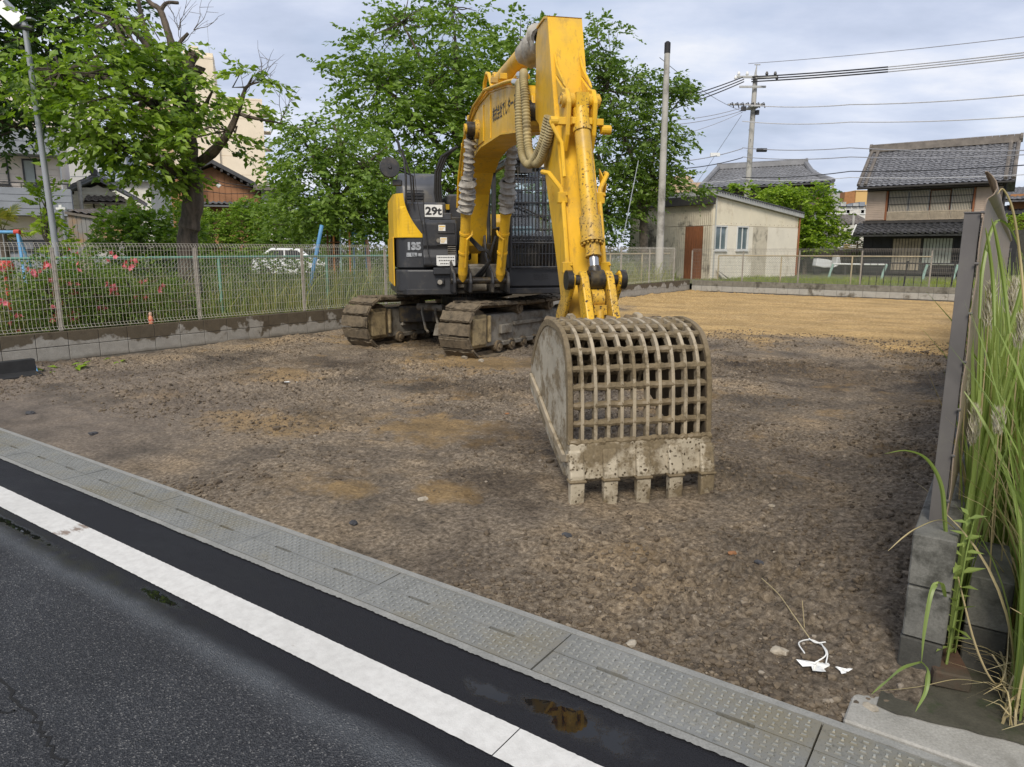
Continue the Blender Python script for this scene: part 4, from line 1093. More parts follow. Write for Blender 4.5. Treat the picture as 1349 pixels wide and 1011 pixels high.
for x in (.475, 1.325):
    MB().add([(x, -1.42, 1.66), (x, -.3, 1.66), (x, -.3, ZT - .1), (x, -1.38, ZT - .1)], [(0, 1, 2, 3)]).add([(x, -.22, 1.66), (x, .17, 1.66), (x, .17, ZT - .1), (x, -.22, ZT - .1)], [(0, 1, 2, 3)]).build('side_window', MAT['glass'], cabt)
MB().add([(.50, .21, 1.80), (1.30, .21, 1.80), (1.30, .21, 2.68), (.50, .21, 2.68)], [(0, 1, 2, 3)]).build('rear_window', MAT['glass'], cabt)
seat = MB(); seat.box((.66, -.62, 1.60), (1.14, -.14, 1.74)); seat.prism([(.10, 1.72), (.26, 1.72), (.02, 2.36), (-.10, 2.36)], lambda p, q, a: (a, -p, q), .68, 1.12); seat.box((.80, -.12 - .04, 2.38), (1.0, -.02, 2.55))
seat.box((.56, -.75, 1.6), (.66, -.2, 1.84)); seat.box((1.14, -.75, 1.6), (1.24, -.2, 1.84)); seat.box((.6, -.6, 1.3), (1.2, -.1, 1.6))
seat.build('seat', MAT['black'], cabt, bevel=.03)
lv = MB(); lv.tube([(.61, -.72, 1.84), (.61, -.78, 2.02)], .018, 8); lv.tube([(1.19, -.72, 1.84), (1.19, -.78, 2.02)], .018, 8); lv.tube([(.82, -1.15, 1.3), (.82, -1.2, 1.9)], .014, 6); lv.tube([(.98, -1.15, 1.3), (.98, -1.2, 1.9)], .014, 6)
lv.build('lever', MAT['black'], cabt)
bag = MB(); bag.cbox((.72, -1.25, 1.84), (.40, .16, .14)); bag.build('bag', M_plain('pale_blue_bag', (.34, .50, .56), .5, .3, 9, .4, 20), cabt, bevel=.06, seg=3, smooth=True)
MB().box((.60, -1.30, 1.68), (1.28, -1.1, 1.78)).build('dash', MAT['black'], cabt, bevel=.02)
cloth = MB().box((.58, .10, 1.8), (1.26, .15, 2.5)); cloth.build('sun_blind', M_plain('pale_blind', (.52, .56, .56), .8, .12, 3), cabt)
gd = thing('front_guard', '', '', (0, 0, 0)); del gd['label']; del gd['category']; gd.parent = ex
def gpt(x, z): return (x, -1.555 + max(0, z - 2.2) * .09, z)
gf = MB()
for x in (.50, 1.34): gf.tube([gpt(x, 1.30), gpt(x, 2.2), gpt(x, 2.90)], .017, 8)
for z in (1.30, 1.66, 2.90): gf.tube([gpt(.50, z), gpt(1.34, z)], .016, 8)
gf.build('guard_frame', MAT['black'], gd)
for k in range(15):
    x = .555 + k * .0525
    MB().tube([gpt(x, 1.30), gpt(x, 2.2), gpt(x, 2.90)], .0095, 6).build('guard_bar', MAT['black'], gd)
for z in (1.50, 1.86, 2.06, 2.24, 2.42, 2.60, 2.75): MB().tube([gpt(.50, z), gpt(1.34, z)], .008 if z not in (2.24,) else .014, 6).build('guard_rail', MAT['black'], gd)
gw = MB(); gw.tube([gpt(.6, 2.2), (1.1, -1.49, 1.98)], .012, 6); gw.build('wiper', MAT['black'], cabt)
tgd = MB()
for k in range(8): tgd.tube([(.46 + k * .125, -1.62, ZT + .02), (.46 + k * .125, -1.0, ZT + .16)], .011, 6)
for k in range(4): tgd.tube([(.44, -1.62 + k * .18, ZT + .02 + k * .042), (1.38, -1.62 + k * .18, ZT + .02 + k * .042)], .012, 6)
tgd.box((.48, -1.58, 2.84), (1.3, -1.50, 2.92)); tgd.box((.62, -1.60, 2.66), (.80, -1.54, 2.80))
tgd.build('top_guard', MAT['black'], gd)
MB().box((.86, -1.60, 2.74), (.98, -1.545, 2.84)).build('work_lamp', MAT['white_plate'], gd, bevel=.01)
cg = MB(); cg.tube([(.40, -1.3, 1.4), (.39, -1.35, 2.0), (.42, -1.25, 2.6)], .016, 6); cg.build('cab_handrail', MAT['black'], ex)

# --- boom
BW = 0.165
boom_prof = [(0.98, 1.50), (1.16, 1.62), (1.62, 2.34), (1.95, 2.62), (2.35, 2.76), (2.9, 2.815), (4.2, 2.775), (5.36, 2.63), (5.52, 2.64), (5.60, 2.76), (5.56, 2.90), (5.42, 3.00), (4.5, 3.20), (3.5, 3.345), (2.75, 3.345), (2.2, 3.27), (1.7, 3.05), (1.25, 2.68), (0.86, 1.98), (0.74, 1.62), (0.84, 1.50)]
boom = MB().prism(boom_prof, sz, -BW, BW).build('boom', MAT['yellow'], ex, bevel=.012, seg=2)
boom.data.materials.append(MAT['yellow_dull_shade'])
for p in boom.data.polygons:
    if abs(p.normal.x) > .95: p.material_index = 1  # side faces: shade put into the duller, dustier yellow
# welded cover flanges, seams, the raised doubler and cylinder boss
fl = MB()
fl.ribbon([(s, z + .010) for s, z in boom_prof[11:18]], [(s, z - .012) for s, z in boom_prof[11:18]], sz, -BW - .016, BW + .016)
fl.ribbon([(s, z - .008) for s, z in boom_prof[3:8]], [(s, z + .012) for s, z in boom_prof[3:8]], sz, -BW - .016, BW + .016)
fl.build('flange', MAT['yellow'], boom)
db = MB()
for sgn in (-1, 1):
    a0, a1 = sorted((sgn * (BW + .001), sgn * (BW + .014)))
    db.prism([(2.35, 2.86), (3.1, 2.86), (3.1, 3.28), (2.6, 3.28), (2.35, 3.15)], sz, a0, a1)
    db.prism([(4.95, 2.70), (5.5, 2.65), (5.585, 2.76), (5.5, 2.92), (4.95, 3.06)], sz, a0, a1)
    db.box((sgn * (BW + .006) - .006, -3.58, 2.82), (sgn * (BW + .006) + .006, -3.565, 3.30))
db.build('doubler', MAT['yellow_dull_shade'], boom, bevel=.004)
bo = MB(); bo.tube([(-.36, -2.75, 3.05), (.36, -2.75, 3.05)], .065, 18); bo.tube([(-.23, -2.75, 3.05), (.23, -2.75, 3.05)], .115, 22); bo.build('boss', MAT['yellow_worn'], boom, smooth=True)
text_mesh('株式会社でしやーる', 0.165, MAT['ink'], boom, frame((-BW - .0035, -4.32, 3.00), (0, -1, -.06), (0, -.06, 1)), bold=.002, sx=.86)
tp = MB(); tp.tube([(-.20, -5.50, 2.77), (.20, -5.50, 2.77)], .10, 20); tp.build('tip_pin', MAT['grease'], boom, smooth=True)
# boom cylinders with canvas gaiters over the rods
def wrap(mb, p0, p1, r0, n_rings, seed, seg=18):
    p0 = Vector(p0); p1 = Vector(p1); rr = random.Random(seed); rows = n_rings * 4
    ax = (p1 - p0); u = ax.orthogonal().normalized(); w = ax.normalized().cross(u)
    vs = []
    for i in range(rows + 1):
        q = i / rows
        fold = 1 + 0.13 * math.sin(q * n_rings * 2 * math.pi) + rr.uniform(-.10, .10)
        tilt = rr.uniform(0, 6.28)
        for k in range(seg):
            a = 2 * math.pi * k / seg
            r = r0 * fold * (1 + .13 * math.sin(a + tilt) + .10 * math.sin(3 * a + seed + q * 14) + rr.uniform(-.07, .07))
            vs.append(p0 + ax * (q + .010 * math.sin(2 * a + seed + q * 9)) + (u * math.cos(a) + w * math.sin(a)) * r)
    fs = []
    for i in range(rows):
        for k in range(seg):
            a = i * seg + k; b = i * seg + (k + 1) % seg
            fs.append((a, b, b + seg, a + seg))
    mb.add(vs, fs)
for sgn in (-1, 1):
    d = sgn * .275
    f0 = Vector((d, -1.80, 1.12)); f1 = Vector((d, -2.75, 3.05)); ax = f1 - f0
    cyl = MB(); cyl.tube([f0 + ax * .05, f0 + ax * .505], .068, 20); cyl.tube([f0 + ax * .0, f0 + ax * .06], [.05, .07], 16)
    for q in (.20, .335, .47): cyl.tube([f0 + ax * q, f0 + ax * (q + .014)], .077, 20)
    c_ = cyl.build('boom_cylinder', MAT['yellow'], ex, smooth=True)
    g_ = MB(); wrap(g_, f0 + ax * .49, f0 + ax * .70, .100, 5, 3 + sgn); wrap(g_, f0 + ax * .69, f0 + ax * .95, .066, 7, 8 + sgn)
    g_.build('gaiter', MAT['canvas'], c_, smooth=True)
    pipe = MB(); pipe.tube([f0 + ax * .10 + Vector((sgn * -.02, -.09, 0)), f0 + ax * .30 + Vector((-sgn * .02, -.088, 0)), f0 + ax * .33 + Vector((-sgn * .09, -.05, 0)), f0 + ax * .36 + Vector((-sgn * .1, .02, 0))], .016, 8); pipe.build('pipe', MAT['yellow'], c_, smooth=True)
    rod = MB(); rod.tube([f0 + ax * .9, f1], .035, 14); rod.tube([f1 + Vector((-.055, 0, 0)), f1 + Vector((.055, 0, 0))], .09, 18); rod.build('rod', MAT['grease'], c_, smooth=True)
lh = MB()
for k in range(3):
    lh.tube([(-.19, -1.9, 1.72 + k * .02), (-.05, -1.98, 1.55 + k * .03), (.08, -1.97, 1.55 - k * .02), (.13, -1.9, 1.42), (.05 - k * .04, -1.72, 1.22), (-.02 - k * .05, -1.6, 1.1)], .016, 8)
lh.tube([(.19, -1.95, 1.75), (.14, -1.97, 1.6), (.10, -1.85, 1.35), (.02, -1.7, 1.2)], .018, 8)
lh.build('hydraulic_hose', MAT['rubber'], ex, smooth=True)
# hard pipes along the boom's left shoulder and top, with hoop guards
bp_ = MB()
for k in range(2):
    o_ = k * .05
    bp_.tube(P3([(0.85, 2.2), (1.05, 2.62 + o_), (1.45, 2.98 + o_), (1.9, 3.2 + o_), (2.5, 3.36 + o_ * .5), (3.4, 3.385), (4.6, 3.21), (4.95, 3.15), (5.10, 3.10)], -.205 + o_), .019, 8)
bp_.tube(P3([(4.4, 3.24), (4.75, 3.26), (5.0, 3.22), (5.15, 3.14)], -.10), .022, 8)
bp_.build('boom_pipe', MAT['yellow'], boom, smooth=True)
hp = MB()
for d in (-.11, -.02): hp.tube(P3([(2.75, 3.33), (2.85, 3.58), (3.0, 3.66), (3.15, 3.62), (3.45, 3.34)], d), .024, 8)
hp.build('hoop_guard', MAT['yellow'], boom, smooth=True)
brk = MB()
for d in (-.085, .085): brk.prism([(3.0, 3.30), (3.6, 3.28), (3.42, 3.56), (3.26, 3.58)], sz, d - .015, d + .015)
brk.build('cylinder_lug', MAT['yellow'], boom, bevel=.006)
for s_, z_ in ((1.5, 3.03), (2.1, 3.30), (3.9, 3.38), (4.4, 3.31)): MB().cbox((-.185, -s_, z_ + .0), (.08, .05, .06)).build('pipe_clamp', MAT['yellow_dull_shade'], boom, bevel=.006)
# arm cylinder
ac = MB(); ac.tube(P3([(3.30, 3.50), (4.72, 3.47)], 0), .102, 24); ac.tube(P3([(3.28, 3.50), (3.36, 3.50)], 0), .110, 24)
acyl = ac.build('arm_cylinder', MAT['yellow'], ex, smooth=True)
g_ = MB(); wrap(g_, (0, -4.74, 3.46), (0, -5.38, 3.43), .120, 3, 21, 22); g_.build('gaiter', MAT['canvas'], acyl, smooth=True)
MB().tube(P3([(5.2, 3.42), (5.72, 3.40)], 0), .045, 14).build('rod', MAT['chrome'], acyl, smooth=True)

# --- arm
AW = 0.135
arm_prof = [(5.66, 3.42), (5.90, 3.430), (6.02, 3.40), (6.13, 3.05), (6.26, 2.65), (6.47, 2.10), (6.63, 1.60), (6.73, 1.22), (6.80, .86), (6.79, .72), (6.71, .66), (6.62, .70), (6.57, .84), (6.47, 1.2), (6.24, 1.66), (5.98, 2.12), (5.80, 2.45), (5.72, 2.62), (5.60, 2.68), (5.575, 2.86), (5.60, 3.1), (5.58, 3.32)]
arm = MB().prism(arm_prof, sz, -AW, AW).build('arm', MAT['yellow'], ex, bevel=.010, seg=2)
arm.data.materials.append(MAT['yellow_dull_shade'])
for p in arm.data.polygons:
    if abs(p.normal.x) > .95: p.material_index = 1  # arm sides likewise carry their shade in the paint colour
af = MB()
af.ribbon([(s + .008, z + .002) for s, z in arm_prof[2:9]], [(s - .012, z - .004) for s, z in arm_prof[2:9]], sz, -AW - .010, AW + .010)
af.ribbon([(5.65, 3.432), (5.90, 3.441), (6.03, 3.41)], [(5.65, 3.417), (5.90, 3.425), (6.01, 3.393)], sz, -AW - .010, AW + .010)
af.build('flange', MAT['yellow'], arm)
lg = MB()
for d in (-.105, .105):
    lg.prism([(6.20, 2.92), (6.33, 2.62), (6.47, 2.30), (6.53, 2.42), (6.56, 2.66), (6.50, 2.76), (6.42, 2.78)], sz, d - .018, d + .018)
    lg.prism([(6.08, 3.18), (6.20, 2.92), (6.45, 2.78), (6.40, 2.84), (6.2, 3.0)], sz, d - .010, d + .010)
lg.build('cylinder_lug', MAT['yellow'], arm, bevel=.008)
lp = MB(); lp.tube([(-.15, -6.475, 2.68), (.15, -6.475, 2.68)], .055, 18); lp.tube([(-.165, -6.475, 2.68), (.165, -6.475, 2.68)], .032, 12); lp.build('lug_pin', MAT['yellow_worn'], arm, smooth=True)
text_mesh('⊛', 0.15, MAT['yellow_worn'], arm, frame((-AW - .004, -6.2, 2.0), (0, -1, 0), (0, 0, 1)))
# bucket cylinder
bc0, bc1 = Vector((0, -6.475, 2.68)), Vector((0, -6.945, 1.335)); ax = bc1 - bc0
bc = MB(); bc.tube([bc0 + ax * .05, bc0 + ax * .70], .062, 24); bc.tube([bc0 + ax * .66, bc0 + ax * .785], .082, 26); bc.tube([bc0 + ax * .785, bc0 + ax * .80], .090, 26)
bc.tube([bc0 + ax * .16, bc0 + ax * .18], .072, 24); bc.cbox(tuple(bc0 + ax * .02), (.10, .14, .15))
bcyl = bc.build('bucket_cylinder', MAT['yellow_worn'], ex, smooth=True)
bl = MB()
u_ = ax.orthogonal().normalized(); w_ = ax.normalized().cross(u_)
for k in range(14):
    a = 2 * math.pi * k / 14; c_ = bc0 + ax * .80 + (u_ * math.cos(a) + w_ * math.sin(a)) * .074
    bl.tube([c_, c_ + ax.normalized() * .016], .010, 6)
bl.build('head_bolts', MAT['yellow_worn'], bcyl)
nk = MB(); nk.tube([bc0 + ax * .80, bc0 + ax * .86], .055, 18); nk.tube([bc0 + ax * .86, bc0 + ax * .875], .060, 18); nk.build('gland', MAT['yellow_worn'], bcyl, smooth=True)
MB().tube([bc0 + ax * .86, bc0 + ax * .97], .036, 16).build('rod', MAT['chrome'], bcyl, smooth=True)
re = MB(); re.tube([bc1 + Vector((-.055, 0, 0)), bc1 + Vector((.055, 0, 0))], .075, 20); re.tube([bc0 + ax * .93, bc1], [.045, .06], 16); re.build('rod_eye', MAT['grease'], bcyl, smooth=True)
cl = MB(); cl.cbox((-.115, -6.505, 2.52), (.15, .05, .055)); cl.cbox((.115, -6.505, 2.52), (.13, .05, .05)); cl.cbox((0, -6.50, 2.52), (.16, .12, .05))
cl.tube([(-.24, -6.50, 2.52), (-.18, -6.50, 2.52)], .036, 14); cl.tube([(.17, -6.49, 2.47), (.25, -6.49, 2.47)], .036, 14); cl.build('port_clamp', MAT['yellow'], bcyl, bevel=.004)
# pipes running down both front edges of the arm
ap = MB()
ap.tube([(-.235, -6.50, 2.52), (-.225, -6.52, 2.48), (-.155, -6.53, 2.36), (-.150, -6.60, 2.1)], .016, 8)
def arm_front(z):
    for (s0, z0), (s1, z1) in zip(arm_prof[2:8], arm_prof[3:9]):
        if z1 <= z <= z0: return s0 + (s1 - s0) * (z - z0) / (z1 - z0)
    return 6.8
for d0, sgn in ((-.145, -1), (.150, 1)):
    pts = [(d0 + sgn * .115, -6.35, 2.16), (d0 + sgn * .09, -6.46, 2.14), (d0 + sgn * .01, -6.53, 2.02)]
    pts += [(d0, -(arm_front(z) + .03), z) for z in (1.9, 1.7, 1.5, 1.38)]
    pts += [(d0 - sgn * .0, -(6.70), 1.30), (d0 - sgn * .01, -6.68, 1.18)] if sgn < 0 else [(d0 + .01, -6.77, 1.30), (d0 + .06, -6.86, 1.22)]
    ap.tube(pts, .019, 8)
ap.build('arm_pipe', MAT['yellow'], arm, smooth=True)
wg = MB(); wg.prism([(6.30, 2.2), (6.48, 2.06), (6.42, 1.92), (6.36, 1.98)], sz, .225, .235); wg.build('pipe_guard', MAT['yellow'], arm)
for z in (1.95, 1.42):
    for d in (-.15, .152):
        ab = MB(); ab.cbox((d, -(arm_front(z) + .03), z), (.075, .055, .085)); ab.tube([(d + (.03 if d > 0 else .025), -(arm_front(z) + .055), z + .02), (d + .03, -(arm_front(z) + .075), z + .02)], .011, 6)
        ab.build('pipe_clamp', MAT['yellow_dull_shade'], arm, bevel=.006)
# corrugated hoses looping from boom tip to arm
def spline(pts, n):
    out = []; P = [Vector(p) for p in pts]; P = [P[0] * 2 - P[1]] + P + [P[-1] * 2 - P[-2]]
    for i in range(1, len(P) - 2):
        for j in range(n):
            t = j / n; a, b, c, d = P[i - 1], P[i], P[i + 1], P[i + 2]
            out.append(0.5 * ((2 * b) + (c - a) * t + (2 * a - 5 * b + 4 * c - d) * t * t + (3 * b - a - 3 * c + d) * t ** 3))
    out.append(P[-2]); return out
def ribbed(pts, r, parent):
    L = sum((Vector(a) - Vector(b)).length for a, b in zip(pts, pts[1:])); k = int(L / .0055 / (len(pts) - 1)) + 1
    sp = spline(pts, k); rad = [r * (1 + .09 * math.sin(i * math.pi / 2.0)) for i in range(len(sp))]
    return MB().tube(sp, rad, 12).build('ribbed_hose', MAT['hose'], parent, smooth=True)
ribbed([(-.20, -5.22, 3.06), (-.23, -5.40, 3.02), (-.265, -5.52, 2.86), (-.27, -5.56, 2.60), (-.26, -5.66, 2.36), (-.235, -5.86, 2.28), (-.20, -6.08, 2.40), (-.18, -6.22, 2.60)], .037, ex)
ribbed([(-.17, -5.28, 3.11), (-.22, -5.50, 3.09), (-.25, -5.64, 2.98), (-.245, -5.70, 2.74), (-.235, -5.78, 2.40), (-.21, -5.98, 2.27), (-.185, -6.16, 2.38), (-.165, -6.30, 2.58)], .037, ex)
fm = MB(); fm.tube(P3([(5.02, 3.12), (5.25, 3.06)], -.20), .034, 14); fm.tube(P3([(5.08, 3.17), (5.30, 3.11)], -.165), .036, 14); fm.build('hose_fitting', MAT['chrome'], ex, smooth=True)

# --- bucket linkage
LP = Vector((0, -6.945, 1.335)); BP = Vector((0, -7.12, .985)); AP = Vector((0, -6.71, .76))
def plate_link(mb, a, b, d, t, wa, wb):
    a2 = Vector((a.y, a.z)); b2 = Vector((b.y, b.z)); n = (b2 - a2).normalized(); pn = Vector((-n.y, n.x))
    poly = [a2 - n * wa + pn * wa * .5, a2 + pn * wa, b2 + pn * wb, b2 + n * wb + pn * wb * .5, b2 + n * wb - pn * wb * .5, b2 - pn * wb, a2 - pn * wa, a2 - n * wa - pn * wa * .5]
    mb.prism([(p.x, p.y) for p in poly], lambda p, q, a_: (a_, p, q), d - t / 2, d + t / 2)
for d in (-.098, .098):
    hl = MB(); plate_link(hl, LP, BP, d, .058, .062, .075); hl.build('bucket_link', MAT['yellow_worn'], ex, bevel=.010, seg=2)
for d in (-.185, .185):
    sl_ = MB(); plate_link(sl_, LP, Vector((0, -6.66, 1.02)), d, .036, .065, .085); sl_.build('side_link', MAT['yellow_worn'], ex, bevel=.008)
pn_ = MB(); pn_.tube([LP + Vector((-.225, 0, 0)), LP + Vector((.225, 0, 0))], .038, 16)
for d in (-.205, .205): pn_.tube([LP + Vector((d - .022, 0, 0)), LP + Vector((d + .022, 0, 0))], .072, 22)
pn_.build('link_pin', MAT['grease'], ex, smooth=True)
for q, hw, rr_ in ((BP, .16, .042), (AP, .22, .05), (Vector((0, -6.66, 1.02)), .2, .05)):
    MB().tube([q + Vector((-hw, 0, 0)), q + Vector((hw, 0, 0))], rr_, 16).build('link_pin', MAT['grease'], ex, smooth=True)
ft = MB(); ft.tube([(-.045, -6.96, 1.20), (.05, -6.96, 1.20)], .07, 16); ft.cbox((0.01, -7.02, 1.12), (.10, .06, .07)); ft.tube([(0.01, -7.03, 1.11), (.01, -7.06, 1.0)], .03, 10); ft.build('link_spacer', MAT['yellow_worn'], ex, smooth=True)

# --- skeleton bucket
MAT['inner_mud_shade'] = M_plain('mud_and_inner_shade', (.052, .038, .022), .85, .4, 9, .6, 30)  # dark mud with the shade of the bucket's inside put into the colour
bk_o = thing('bucket', '', '', (0, 0, 0)); del bk_o['label']; del bk_o['category']; bk_o.parent = ex
HWB = 0.475
back = spline([Vector((s, z, 0)) for s, z in [(6.84, .56), (6.96, .81), (7.12, .985), (7.32, 1.085), (7.54, 1.09), (7.73, 1.035), (7.84, .91), (7.885, .73), (7.902, .54), (7.910, .36)]], 6)
back = [(p.x, p.y) for p in back]
def offs(pr, k):
    out = []
    for i, (s, z) in enumerate(pr):
        a = pr[max(i - 1, 0)]; b = pr[min(i + 1, len(pr) - 1)]; dx, dz = b[0] - a[0], b[1] - a[1]; l = math.hypot(dx, dz)
        out.append((s + dz / l * k, z - dx / l * k))
    return out
inner = offs(back, .052)
side_poly = back + [(7.915, .16), (7.80, .13), (7.5, .24), (7.15, .40), (6.90, .50)]
for sgn in (-1, 1):
    a0, a1 = sorted((sgn * HWB, sgn * (HWB - .026)))
    sp_ = MB().prism(side_poly, sz, a0, a1).build('side_plate', MAT['bucket_side'], bk_o, bevel=.004)
    c0, c1 = sorted((sgn * (HWB - .0285), sgn * (HWB - .034)))
    MB().prism([(7.12 + (s - 7.12) * .985, .5 + (z - .5) * .975) for s, z in side_poly], sz, c0, c1).build('shade_liner', MAT['inner_mud_shade'], bk_o)  # added dark plate: inside shade painted over the muddy inner face
    wr = MB(); b0, b1 = sorted((sgn * (HWB + .002), sgn * (HWB + .024)))
    ed = [(7.90, .16), (7.80, .13), (7.5, .24), (7.15, .40), (6.90, .50)]
    wr.ribbon([(s + .03, z + .10) for s, z in ed], [(s + .045, z + .155) for s, z in ed], sz, b0, b1)
    w2 = MB(); d0_, d1_ = sorted((sgn * (HWB - .027), sgn * (HWB + .006))); w2.ribbon(offs(back[4:], -.004), offs(back[4:], .045), sz, d0_, d1_); w2.build('edge_strip', MAT['bucket_rod'], bk_o, bevel=.004)
    wr.build('wear_strip', MAT['bucket_bar'], bk_o, bevel=.004)
for k in range(10):
    d = -HWB + (k + 1) * (2 * HWB / 11)
    j = random.uniform(-.003, .003)
    MB().ribbon(back, inner, sz, d + j - .011, d + j + .011).build('grid_bar', MAT['bucket_bar'], bk_o, bevel=.003)
mid = offs(back, .028)
seglen = [0]
for a, b in zip(mid, mid[1:]): seglen.append(seglen[-1] + math.hypot(b[0] - a[0], b[1] - a[1]))
tot = seglen[-1]
def on_back(q):
    L = q * tot
    for i in range(len(mid) - 1):
        if seglen[i + 1] >= L:
            f = (L - seglen[i]) / (seglen[i + 1] - seglen[i]); return mid[i][0] + (mid[i + 1][0] - mid[i][0]) * f, mid[i][1] + (mid[i + 1][1] - mid[i][1]) * f
    return mid[-1]
nr = 15
for k in range(nr):
    s, z = on_back(.05 + .88 * k / (nr - 1))
    rr = random.Random(k)
    pts = [(-HWB + .01 + (2 * HWB - .02) * i / 44, -s + rr.uniform(-.003, .003), z + rr.uniform(-.003, .003)) for i in range(45)]
    near_bar = [min(abs(p[0] - (-HWB + (q + 1) * (2 * HWB / 11))) for q in range(10)) for p in pts]
    rad = [.0205 + (.012 * max(0, 1 - nb / .028) if rr.random() > .25 else 0) + rr.uniform(0, .004) for nb in near_bar]
    MB().tube(pts, rad, 8).build('cross_rod', MAT['bucket_rod'], bk_o, smooth=True)
tq = MB()
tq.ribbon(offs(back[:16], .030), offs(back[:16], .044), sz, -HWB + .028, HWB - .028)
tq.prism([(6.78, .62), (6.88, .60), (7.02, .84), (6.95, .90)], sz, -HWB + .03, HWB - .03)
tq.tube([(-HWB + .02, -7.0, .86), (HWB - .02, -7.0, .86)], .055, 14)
tq.build('top_beam', MAT['inner_mud_shade'], bk_o, bevel=.008)
er = MB()
for d in (-.25, .25):
    er.prism([(6.60, .72), (6.74, .62), (7.0, .80), (7.25, 1.02), (7.22, 1.10), (7.14, 1.11), (7.02, 1.04), (6.78, .90), (6.64, .84)], sz, d - .022, d + .022)
er.build('hinge_ear', MAT['bucket_bar'], bk_o, bevel=.008)
for d in (-.375, -.29, -.19, .06, .22, .35, .41):
    nb_ = MB().tube([(d - .03, -7.12 + random.uniform(-.03, .05), 1.03 + random.uniform(-.01, .03)), (d + .03, -7.16, 1.05)], [.036, .03], 10); nb_.build('mud_clod', MAT['mud'], bk_o, smooth=True)
lip = MB()
lip.prism([(7.905, .37), (7.93, .37), (7.955, .15), (7.925, .125), (7.90, .15), (7.885, .34)], sz, -HWB + .002, HWB - .002)
lip.build('lip_plate', MAT['bucket_lip'], bk_o, bevel=.004)
ml_ = MB()
rr = random.Random(5); pts = [(-HWB + 2 * HWB * i / 60, -7.912 + rr.uniform(-.004, .004), .375 + rr.uniform(-.006, .006)) for i in range(61)]
ml_.tube(pts, [.016 + rr.uniform(-.004, .008) for _ in pts], 8); ml_.build('weld_mud', MAT['bucket_rod'], bk_o, smooth=True)
sft = MB()
sft.add([(-HWB + .03, -7.88, .20), (HWB - .03, -7.88, .20), (HWB - .03, -7.80, .17), (-HWB + .03, -7.80, .17)], [(0, 1, 2, 3)])
for d in (-.437, -.218, 0.0, .218, .437):
    tt = MB()
    w0 = .052
    prof = [(7.905, .335), (7.945, .33), (7.985, .18), (7.985, .145), (7.93, .14), (7.90, .17)]
    tt.prism(prof, sz, d - w0 + .004, d + w0 - .004)
    tooth = tt.build('tooth_adapter', MAT['bucket_lip'], bk_o, bevel=.012, seg=2)
    tp_ = MB()
    tp_.prism([(7.925, .150), (7.99, .150), (7.988, .05), (7.972, -.06), (7.956, -.06), (7.935, .03)], sz, d - .046, d + .046)
    tp_.build('tip', MAT['bucket_lip'], tooth, bevel=.008, seg=2)
    cr = MB(); cr.prism([(7.925, .136), (7.998, .136), (8.0, .152), (7.925, .156)], sz, d - .056, d + .056); cr.build('collar', MAT['bucket_rod'], tooth, bevel=.005)

# ------------------------------------------------------------------ vegetation builders
def unit(a): return a / np.maximum(np.linalg.norm(a, axis=-1, keepdims=True), 1e-9)
LEAF_V = np.array([[0, 0, 0], [-.27, .42, .05], [.27, .42, .05], [0, 1.0, -.10], [0, .46, -.03]])
LEAF_F = np.array([[0, 4, 1], [0, 2, 4], [4, 3, 1], [4, 2, 3]])
def leaves(pos, d, size, r, template=(LEAF_V, LEAF_F), flat=0.5, width=1.0):
    """pos (n,3) leaf bases, d (n,3) pointing directions, size (n,); returns verts, faces."""
    n = len(pos); d = unit(d)
    up = unit(np.array([[0, 0, 1.0]]) * flat + r.normal(0, .55, (n, 3)))
    s = unit(np.cross(d, up)); nn = np.cross(s, d)
    V, F = template
    P = pos[:, None] + size[:, None, None] * (V[None, :, 0:1] * s[:, None] * width + V[None, :, 1:2] * d[:, None] + V[None, :, 2:3] * nn[:, None])
    return P.reshape(-1, 3), (F[None] + (np.arange(n) * len(V))[:, None, None]).reshape(-1, 3)
def sprays(centres, dirs, r, per=9, length=0.5, leaf=0.11, droop=0.45, fan=0.8):
    """Twigs with alternating leaves. centres are twig starts."""
    n = len(centres); d = unit(dirs)
    t = (np.arange(per) + 1.0) / per
    L = length * r.uniform(.6, 1.25, n)
    P = centres[:, None] + d[:, None] * (t[None, :, None] * L[:, None, None])
    P[:, :, 2] -= (t ** 2)[None] * L[:, None] * droop * r.uniform(.4, 1.4, (n, 1))
    side = unit(np.cross(d, np.array([0, 0, 1.0])) + 1e-6)
    sgn = np.where(np.arange(per) % 2 == 0, 1.0, -1.0)
    ld = d[:, None] * .75 + side[:, None] * sgn[None, :, None] * fan + r.normal(0, .30, (n, per, 3))
    ld[:, :, 2] -= droop * .9
    P = P.reshape(-1, 3); ld = ld.reshape(-1, 3)
    return P, ld, leaf * r.uniform(.5, 1.35, len(P))
def in_blob(n, r, c, rad, shell=0.45):
    d = unit(r.normal(0, 1, (n, 3)))
    q = shell + (1 - shell) * r.random(n) ** .5
    return np.array(c) + d * np.array(rad) * q[:, None], d
